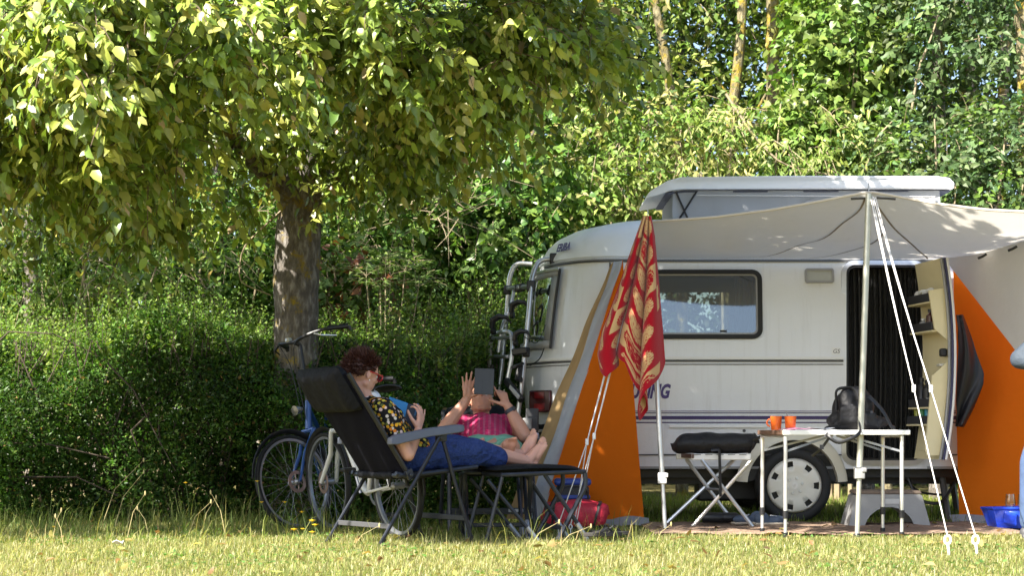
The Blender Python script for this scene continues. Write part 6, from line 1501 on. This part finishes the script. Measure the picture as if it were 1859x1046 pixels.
ECROWN = [(-2.75, 10.9, 2.66, 1.1, .9, .72, 1.5), (-2.05, 10.25, 2.95, .85, .8, .60, 1.6), (-3.2, 11.8, 2.78, 1.1, .9, .62, 1.1), (-1.25, 11.6, 3.2, 1.0, 1.0, .55, 1.1), (-.35, 12.3, 3.3, 1.1, 1.1, .55, 1.0), (-2.3, 13.1, 3.2, 1.2, 1.0, .6, .5), (-1.65, 13.6, 2.85, 1.0, .8, .5, .9), (-.9, 13.4, 2.95, .9, .8, .45, .6), (-2.6, 13.2, 2.55, .9, .8, .5, .7), (-1.2, 14.6, 3.3, 1.3, .8, .5, .4), (.0, 13.7, 3.6, .8, 1.0, .55, .5), (-3.7, 12.8, 2.9, 1.1, .9, .8, .6)]
TC = [(.205, .285, .042), (.30, .345, .065), (.13, .20, .03), (.38, .37, .10), (.42, .32, .19)]
arc0, _ = in_ell([(e[0], e[1], e[2], e[3]*.72, e[4]*.72, e[5]*.75, e[6]) for e in ECROWN], 150, .25)
A_, O_ = [], []
for c in arc0:
    h_ = np.array([c[0] + 1.62, c[1] - 13.9, 0.]); h_ = h_/max(np.linalg.norm(h_), .3) + NP.normal(0, .45, 3)*np.array([1, 1, .3]); h_ /= np.linalg.norm(h_)
    Lb = NP.uniform(.5, 1.0); K = 22
    for t_ in np.linspace(.05, 1, K):
        p = c + h_*Lb*(t_-.45) + np.array([0, 0, .22*t_ - .50*t_*t_])*Lb + NP.normal(0, .06, 3)
        A_.append(p); O_.append(h_*.9 + NP.normal(0, .55, 3) + np.array([0, 0, -.2*t_]))
an = np.array(A_); ot = nrm(np.array(O_))
a2_, o2_ = in_ell([(e[0]+.30, e[1]+.55, e[2]-.02, e[3]*.8, e[4]*.8, e[5]*.7, e[6]) for e in ECROWN], 1000, 0); an = np.concatenate([an, a2_]); ot = np.concatenate([ot, o2_])
k = (np.abs(an[:, 0] + 1.65) > .28) | (an[:, 2] > 2.75) | (an[:, 1] > 14.2); an, ot = an[k], ot[k]
pos, ax, nm, s_, a_, e_ = sprays(an, ot, 12, .28, .080, .6, 1.0, .02, .35)
tt = (pal(len(an), TC[:4], (4, 3.6, 4.4, .8), .16)).repeat(12, 0); tt = tt*(1 + NP.normal(0, .14, (len(tt), 1)))
kk = NP.uniform(0, 1, len(tt)) < .012; tt[kk] = TC[4]; tt = np.clip(tt, .01, .5)
d_c = pos[:, 1]; near_k = np.where((pos[:, 2] < CAM_H + HZ*pos[:, 1]/F) & (np.abs(pos[:, 0]) < .28*pos[:, 1]) & (NP.uniform(0, 1, len(pos)) < .9))[0]
near_k = near_k[np.argsort(d_c[near_k])][:260]
rest = np.ones(len(pos), bool); rest[near_k] = False
leaf_mesh('crown', pos[rest], ax[rest], nm[rest], s_[rest], tt[rest], BIG, LEAF, MT)['kind'] = 'stuff'
# the leaves that show largest are pieces of their own (they share a few meshes)
protos = []
for j in range(8):
    o = leaf_mesh('leaf', np.zeros((1, 3)), np.array([[1., 0, 0]]), np.array([[0, 0, 1.]]), np.ones(1), np.array([TC[j % 4]])*NP.uniform(.9, 1.15), BIG, LEAF); protos.append(o.data); bpy.data.objects.remove(o)
for j, i in enumerate(near_k):
    a = Vector(ax[i]).normalized(); nn = Vector(nm[i]); nn = (nn - a*nn.dot(a)).normalized(); bb = nn.cross(a)
    M = Matrix((a, bb, nn)).transposed().to_4x4() @ Matrix.Scale(s_[i], 4); M.translation = Vector(pos[i]) - Vector(MT.location)
    o = bpy.data.objects.new('leaf', protos[j % 8]); COL.objects.link(o); o.parent = MT; o.matrix_local = M
q = MB(); twigs(q, a_, e_, range(0, len(a_), 2), .0045); q.build('twigs', TWIGD, MT)['kind'] = 'stuff'
ESHADE = [(-.9, 10.5, 4.3, 1.1, .8, .5, 1), (.4, 11.0, 4.4, 1.0, .8, .5, 1), (-1.2, 12.2, 4.7, 1.3, 1.0, .6, 1), (.2, 12.6, 4.7, 1.2, .8, .5, 1), (-2, 12, 5.3, 1.2, 1.0, .6, .7), (-5.2, 14.6, 5.2, 1.3, 1.2, .8, .9), (-3.2, 14.8, 5.4, 1.1, .8, .5, .5), (-5.6, 10.8, 3.1, 1.2, .9, .7, .9), (-.1, 11.3, 4.7, 1.1, .8, .5, 1), (1.0, 11.4, 4.8, 1.0, .8, .5, .9), (-.6, 13.0, 4.9, 1.3, .7, .5, .8)]  # leaf masses out of view, added for the shade they cast
an, ot = in_ell(ESHADE, 1500, .3); pos, ax, nm, s_, _, _ = sprays(an, ot, 16, .42, .115, .45, .8, .03)
leaf_mesh('unseen_shade_crown', pos, ax, nm, s_, pal(len(pos), TC[:3], (1, 1, 1)), BIG, LEAF, MT)['kind'] = 'stuff'

# one builder for the trees and shrubs of the wood
def tree(nm_, label, base, trunk, r0, r1, ells, nsp, per, L, size, cols, wts, droop=.4, tpl=SMALL, lm=None, bark=None, group=None, shell=.3, flat=.6, ntw=0, extra=None, cat='tree', jit=.18):
    t = thing(nm_, label, cat, base, 0, group)
    if trunk and bark is None: ells = [(e[0], e[1] + .75, *e[2:]) for e in ells]
    if trunk:
        q = MB(); limb(q, trunk, r0, r1, 10, .05)
        q.build('trunk', bark or BARK2, t, angle=80)
        if extra:
            q = MB()
            for e in extra: limb(q, e[0], e[1], e[1]*.4, 7, .06)
            q.build('branch', bark or BARK2, t)
    an, ot = in_ell(ells, nsp, shell); pos, ax, nm, s_, a_, e_ = sprays(an, ot, per, L, size, droop, flat*.55, .03)
    tt = pal(len(an), cols, wts, jit).repeat(per, 0); tt = np.clip(tt*(1 + NP.normal(0, .15, (len(tt), 1))), .006, .5)
    leaf_mesh('crown', pos, ax, nm, s_, tt, tpl, lm or LEAFW, t)['kind'] = 'stuff'
    if ntw:
        q = MB(); twigs(q, a_, e_, NP.choice(len(a_), ntw, replace=False), .005); q.build('twigs', TWIG, t)['kind'] = 'stuff'
    return t

# the wood behind: trees one can tell apart
FC = [(.105, .175, .026), (.16, .235, .04), (.07, .125, .022), (.24, .27, .06)]
FCY = [(.145, .23, .042), (.205, .27, .058), (.095, .17, .03), (.30, .30, .10)]
FCI = [(.065, .14, .025), (.105, .19, .032), (.15, .23, .05)]
FCD = [(.055, .105, .035), (.08, .13, .045), (.11, .155, .06)]
def px3(*L): return [P(*p) for p in L]
def ell_px(px, py, d, rx, ry, rz, w_=1): p = P(px, py, d); return (p.x, p.y, p.z, rx, ry, rz, w_)
GW = 'trees of the wood behind the caravan'
def tpx(lab, pts, r0, r1, ells, nsp, cols=FC, wts=(3, 3, 2, 1), size=.09, per=9, L=.4, droop=.45, name='woodland_tree', bark=None, tpl=SMALL, lm=None, extra=None, ntw=60, shell=.3):
    b0 = P(*pts[0]); base = V(b0.x, b0.y, 0); tr = [base] + px3(*pts)
    tp_ = tr[-1]; ells = ells + [(tp_.x, tp_.y + .9, 7.4, 1.8, 1.4, 1.4, .8)]; nsp = int(nsp*1.35)  # high crown out of view, added to shade the wood behind
    return tree(name, lab, base, tr, r0, r1, ells, nsp, per, L, size, cols, wts, droop, tpl, lm, bark, GW, shell, .6, ntw, extra)
tpx('pale straight trunk with yellow lichen above the caravan roof', [(1408, 420, 20), (1404, 200, 20), (1402, 0, 20), (1400, -200, 20)], .10, .06, [ell_px(1400, -150, 20, 1.6, 1.4, 1.3), ell_px(1440, 70, 20.3, 1.0, .9, .8, .6), ell_px(1330, 90, 20.4, .9, .8, .8, .6)], 420, FC, extra=[([P(1403, 230, 20), P(1470, 120, 19.8), P(1560, 40, 19.7)], .03), ([P(1402, 300, 20), P(1340, 200, 19.9), P(1300, 140, 19.9)], .02)])
tpx('thinner leaning pale trunk left of the straight lichen trunk', [(1318, 420, 19.6), (1326, 230, 19.6), (1345, 80, 19.6), (1352, -100, 19.6), (1360, -260, 19.6)], .075, .04, [ell_px(1350, -120, 19.6, 1.3, 1.2, 1.1), ell_px(1290, 180, 19.8, .9, .8, .8, .8), ell_px(1240, 320, 19.3, 1.0, .7, .6, .8)], 420, FCY, extra=[([P(1322, 300, 19.6), P(1400, 150, 19.4), P(1480, 40, 19.4)], .018)])
tpx('crooked pale trunk slanting up left above the caravan tail', [(1238, 430, 20), (1232, 270, 20), (1208, 100, 20), (1188, 0, 20), (1160, -200, 20)], .07, .04, [ell_px(1170, -130, 20, 1.5, 1.2, 1.1), ell_px(1150, 120, 20.4, 1.0, .9, .9, .8), ell_px(1230, 330, 19.6, .9, .6, .6, .7)], 420, FCY, extra=[([P(1230, 240, 20), P(1160, 180, 19.8), P(1080, 160, 19.7)], .022)])
tpx('shaded trunk in dark bluish leaves above the open door', [(1704, 420, 19), (1702, 230, 19), (1698, 100, 19), (1690, -60, 19), (1700, -220, 19)], .10, .07, [ell_px(1700, -80, 19, 1.5, 1.2, 1.2), ell_px(1760, 120, 18.6, 1.1, .8, 1.0), ell_px(1640, 60, 19.2, .9, .8, .9)], 520, FCD, (2, 2, 1), bark=BARK)
tpx('slim trunk in the ivy just right of the straight lichen trunk', [(1512, 420, 21), (1508, 100, 21), (1506, -150, 21)], .06, .04, [ell_px(1500, -120, 21, 1.5, 1.3, 1.2), ell_px(1530, 60, 21.2, 1.1, .9, .9)], 360, FC)
tpx('tree of dark glossy leaves closing the right picture edge', [(1868, 420, 18), (1862, 100, 18), (1850, -200, 18)], .11, .07, [ell_px(1850, 60, 17.8, .9, .8, 1.3), ell_px(1790, 250, 17.7, .8, .6, .8), ell_px(1900, 250, 17.7, .8, .6, 1.0), ell_px(1820, -120, 18, 1.3, 1.0, 1.0)], 620, FCD, (2, 2, 2), size=.10)
tpx('thin yellow lichen stem leaning right behind the hedge', [(858, 430, 18.2), (868, 380, 18.2), (884, 280, 18.2), (905, 120, 18.2), (930, -60, 18.2)], .045, .03, [ell_px(920, -20, 18.2, 1.2, 1.0, .9), ell_px(960, 160, 18.5, .9, .8, .8)], 330, FCY)
tpx('very thin upright stem right of the yellow lichen stem', [(932, 430, 18.6), (934, 300, 18.6), (940, 180, 18.6), (944, 0, 18.6)], .03, .02, [ell_px(960, 40, 18.6, 1.1, .9, .9), ell_px(1010, 250, 18.4, .9, .7, .7)], 330, FC)
tpx('dark stem deep in the shade on the left', [(398, 560, 18.5), (400, 420, 18.5), (396, 250, 18.5), (390, 0, 18.5)], .08, .06, [ell_px(420, 180, 18.8, 1.6, 1.0, 1.1), ell_px(200, 200, 19, 1.5, 1.0, 1.4)], 420, FC, bark=BARK)
tpx('dark stem behind the leaves at the far left edge', [(60, 560, 18), (52, 300, 18), (40, 0, 18)], .10, .07, [ell_px(40, 300, 18, 1.2, .8, 1.5), ell_px(150, 420, 17.6, 1.0, .6, .6)], 420, FC, bark=BARK)
tpx('slender tree rising behind the big trunk', [(640, 420, 19.5), (655, 200, 19.5), (660, -100, 19.5)], .06, .04, [ell_px(660, 120, 19.5, 1.5, 1.0, 1.3), ell_px(800, 60, 19.6, 1.3, 1.0, 1.2)], 460, FC)
tpx('leafy tree showing sky gaps above the pop-up roof', [(1080, 420, 21), (1088, 200, 21), (1090, -50, 21)], .07, .05, [ell_px(1040, 260, 21, 1.3, 1.0, 1.1), ell_px(1100, 330, 20.5, 1.2, .8, .8), ell_px(1090, -120, 21, 1.5, 1.0, .9)], 460, FCY)
tpx('young tree crowned with yellowish leaves over the open door', [(1612, 420, 19.8), (1600, 200, 19.8), (1590, 0, 19.8)], .05, .03, [ell_px(1600, 150, 19.6, 1.1, .8, 1.0), ell_px(1640, 330, 19.2, .9, .6, .7), ell_px(1600, -60, 19.8, 1.2, 1.0, .9)], 480, FC)
# ivy columns and shrubs
GS = 'shrubs and climbers at the edge of the wood'
def shrub(nm_, lab, ells, nsp, cols, wts, size, per=9, L=.35, droop=.35, tpl=SMALL, lm=None, ntw=80, stems=4, shell=.35, cat='shrub', jit=.18):
    c = ells[0]; t = tree(nm_, lab, (c[0], c[1], 0), None, 0, 0, ells, nsp, per, L, size, cols, wts, droop, tpl, lm, None, GS, shell, .6, ntw, cat=cat, jit=jit)
    q = MB()
    for i in range(stems):
        a = V(c[0] + R_.uniform(-.3, .3), c[1] + R_.uniform(-.2, .2), 0); e = V(c[0] + R_.uniform(-1, 1)*c[3], c[1], c[2] + R_.uniform(.2, .9)*c[5]); limb(q, [a, a.lerp(e, .5) + V(R_.uniform(-.15, .15), 0, .1), e], .025, .008, 6, .1)
    q.build('stems', TWIG, t); return t
shrub('ivy', 'glossy ivy column bright in the sun above the awning peak', [ell_px(1510, 180, 18.7, .62, .4, 1.2), ell_px(1470, 290, 18.6, .5, .35, .6), ell_px(1550, 60, 18.9, .6, .4, .9)], 900, FCI[1:] + [(.15, .21, .045)], (2, 3, 3), .085, 7, .25, .5, IVY, LEAFI, 20, cat='ivy')
shrub('ivy', 'dark ivy thicket low behind the yellow lichen stem', [ell_px(880, 420, 17.8, .8, .4, .5), ell_px(960, 330, 18, .6, .4, .6), ell_px(800, 380, 18.2, .7, .4, .5)], 620, FCI, (2, 3, 2), .085, 7, .25, .5, IVY, LEAFI, 20, cat='ivy')
shrub('hazel_shrub', 'pale leaved shrub hanging over the caravan tail', [ell_px(1100, 300, 18.6, 1.1, .6, .8), ell_px(1200, 240, 18.8, .9, .6, .7), ell_px(1040, 360, 18.2, .7, .5, .5)], 520, FCY, (3, 3, 2, 2), .085, 9, .45, .5, ntw=160)
shrub('elder_shrub', 'shrub with pale yellow drooping leaves just above the pop-up roof', [ell_px(1380, 270, 18.4, 1.3, .5, .55), ell_px(1250, 290, 18.5, .8, .5, .5), ell_px(1480, 290, 18.3, .7, .4, .4)], 440, FCY, (3, 4, 1, 3), .09, 9, .45, .8, NARROW, ntw=120)
shrub('bush', 'dark bush right of the pop-up roof', [ell_px(1760, 350, 17.6, .9, .5, .8), ell_px(1660, 300, 18, .6, .4, .5), ell_px(1850, 330, 17.5, .7, .4, .8)], 700, FCD + FC[:1], (2, 2, 2, 2), .085, 8, .4, .4, ntw=80)
shrub('bush', 'tangled bush of small leaves behind the big trunk on its right', [ell_px(660, 420, 17.8, 1.0, .5, .7), ell_px(740, 340, 18, .9, .5, .8), ell_px(620, 330, 18.2, .8, .5, .6), ell_px(830, 440, 17.9, .8, .4, .5)], 1500, FCI[:2] + FC[:2], (2, 2, 3, 2), .065, 9, .4, .3, ntw=220)
shrub('bush', 'bush of small leaves under the tree at the left edge', [ell_px(120, 480, 16.8, 1.2, .5, .45), ell_px(260, 470, 17, .9, .4, .4), ell_px(20, 420, 17, .8, .5, .7)], 560, FC, (3, 3, 2, 1), .06, 9, .4, .3, ntw=160)
shrub('bush', 'bush deep in shade left of the big trunk', [ell_px(330, 430, 18.2, 1.1, .5, .7), ell_px(460, 420, 18.4, .8, .4, .7)], 420, FCI[:2], (2, 2), .07, 8, .4, .3, ntw=90)
shrub('bush', 'dark dense bush behind the hedge left of the big trunk', [ell_px(200, 540, 18.6, 1.6, .5, .8), ell_px(420, 540, 18.8, 1.3, .5, .8), ell_px(0, 520, 18.6, 1.0, .5, .9)], 1500, FCI[:2], (2, 1), .09, 9, .4, .3, BIG, ntw=60)
shrub('bush', 'dark dense bush behind the hedge between big trunk and caravan', [ell_px(700, 500, 18.9, 1.3, .5, .9), ell_px(900, 480, 18.9, 1.2, .5, .9)], 1200, FCI[:2], (2, 1), .09, 9, .4, .3, BIG, ntw=60)
# one fern-leaved elder standing up out of the hedge
t = thing('leafy_sapling', 'pale sapling with feathered leaves standing up out of the hedge', 'sapling', (P(700, 500, 16.4).x, 16.4, 0))
q = MB(); b0 = V(P(700, 500, 16.4).x, 16.4, 0); pp, aa, nn, ss = [], [], [], []
tops = [P(700, 470, 16.4), P(665, 500, 16.3), P(735, 490, 16.3), P(690, 520, 16.2), P(760, 520, 16.4)]
for tp_ in tops:
    limb(q, [b0 + V(0, 0, 1.2), b0.lerp(tp_, .8), tp_], .012, .005, 6)
    for k in range(7):
        a = 2*math.pi*k/7 + R_.random(); d_ = V(math.cos(a), math.sin(a)*.7, R_.uniform(.1, .7)).normalized(); Lf = R_.uniform(.22, .36)
        q.tube([tp_, tp_ + d_*Lf*.5 + V(0, 0, .02), tp_ + d_*Lf - V(0, 0, .05)], .002, 4, cap=False)
        sd = d_.cross(V(0, 0, 1)).normalized()
        for j in range(1, 6):
            for sg in (-1, 1):
                p = tp_ + d_*Lf*j/5.5 - V(0, 0, .05*(j/5)**2); pp.append(p); aa.append(sd*sg + d_*.7 - V(0, 0, .25)); nn.append(V(0, -.2, 1)); ss.append(.105*(1.1-.08*j))
q.build('stems', TWIG, t)
leaf_mesh('leaflets', np.array(pp), np.array(aa), np.array(nn) + NP.normal(0, .15, (len(nn), 3)), np.array(ss), pal(len(pp), [(.11, .17, .05), (.15, .20, .07)], (1, 1), .12), NARROW, LEAFD, t)['kind'] = 'stuff'
# reddish bramble leaves
shrub('bramble', 'bramble with a few rusty leaves right of the big trunk', [ell_px(645, 505, 16.9, .45, .25, .22), ell_px(600, 540, 16.8, .3, .2, .2)], 130, [(.15, .06, .025), (.06, .11, .025), (.16, .13, .04), (.08, .13, .03)], (1, 2, 1, 2), .08, 7, .3, .3, IVY, LEAFD, 40, cat='bramble')
# tangle of bare twigs
t = thing('dead_branches', 'tangle of bare pale twigs caught in the bushes right of the big trunk', 'branches', (P(770, 380, 17.3).x, 17.3, 0)); q = MB()
for i in range(48):
    a = P(R_.gauss(770, 45), R_.gauss(375, 40), 17.3 + R_.uniform(-.3, .3)); d_ = V(R_.gauss(0, 1), R_.gauss(0, .4), R_.gauss(0, .8)).normalized()*R_.uniform(.3, .8); q.tube([a, a + d_*.5 + V(0, 0, R_.uniform(-.06, .08)), a + d_], [.005, .004, .002], 4, cap=False)
q.build('twigs', TWIG, t)
for L, lab in (([(1318, 170, 18.2), (1370, 250, 18.1), (1420, 300, 18), (1520, 320, 18)], 'long bare branch arching down over the pop-up roof'), ([(1130, 300, 18.4), (1200, 310, 18.3), (1280, 320, 18.2)], 'bare branch lying level left of the pop-up roof'), ([(1655, 200, 18.2), (1668, 120, 18.2), (1690, 70, 18.2), (1705, 20, 18.3)], 'thin pale branch rising before the dark bluish leaves'), ([(1570, 310, 18), (1590, 250, 18), (1620, 220, 18)], 'short thin branch above the right half of the pop-up roof'), ([(1120, 180, 19), (1180, 210, 19), (1230, 260, 19)], 'yellowish branch slanting down to the crooked trunk')):
    q = MB(); limb(q, px3(*L), .014, .007, 6, .1); tag(q.build('bare_branch', TWIG), lab, 'branch', 'bare branches at the edge of the wood')
# the depth of the wood: one mass
an, ot = in_ell([(x_, 24.5 + R_.uniform(-1.5, 2.5), z_, 2.2, 1.2, 1.5, 1) for x_ in np.arange(-9, 13, 1.5) for z_ in (1.0, 2.6, 4.3, 6.0, 7.6)], 16000, .2)
sk = [(1050, 85, 45), (1290, 60, 40), (1085, 110, 30), (1230, 80, 30), (1040, 210, 26), (1420, 30, 20), (1180, 20, 22), (1830, 60, 14)]
fcx = 929.5 + an[:, 0]*F/an[:, 1]; fcy = HZ - (an[:, 2]-CAM_H)*F/an[:, 1]
pos, ax, nm, s_, _, _ = sprays(an, ot, 9, .6, .135, .4, .6, .06)
o = leaf_mesh('wood_edge', pos, ax, nm, s_, pal(len(pos), [(.05, .085, .018), (.07, .11, .02), (.04, .07, .015)], (2, 2, 3), .25), BIG, LEAFW); tag(o, 'dense mass of leaves in the depth of the wood', 'wood', None, 'stuff')  # leaf colour darkened to stand in for shade deep in the wood
q = MB()
for i in range(46):
    x_ = R_.uniform(-9, 12); y_ = R_.uniform(21.5, 27); q.tube([(x_, y_, 0), (x_ + R_.uniform(-.3, .3), y_, 4), (x_ + R_.uniform(-.6, .6), y_, 8)], [R_.uniform(.05, .14), .07, .04], 7)
tag(q.build('wood_stems', BARK), 'dim stems in the depth of the wood', 'wood', None, 'stuff')
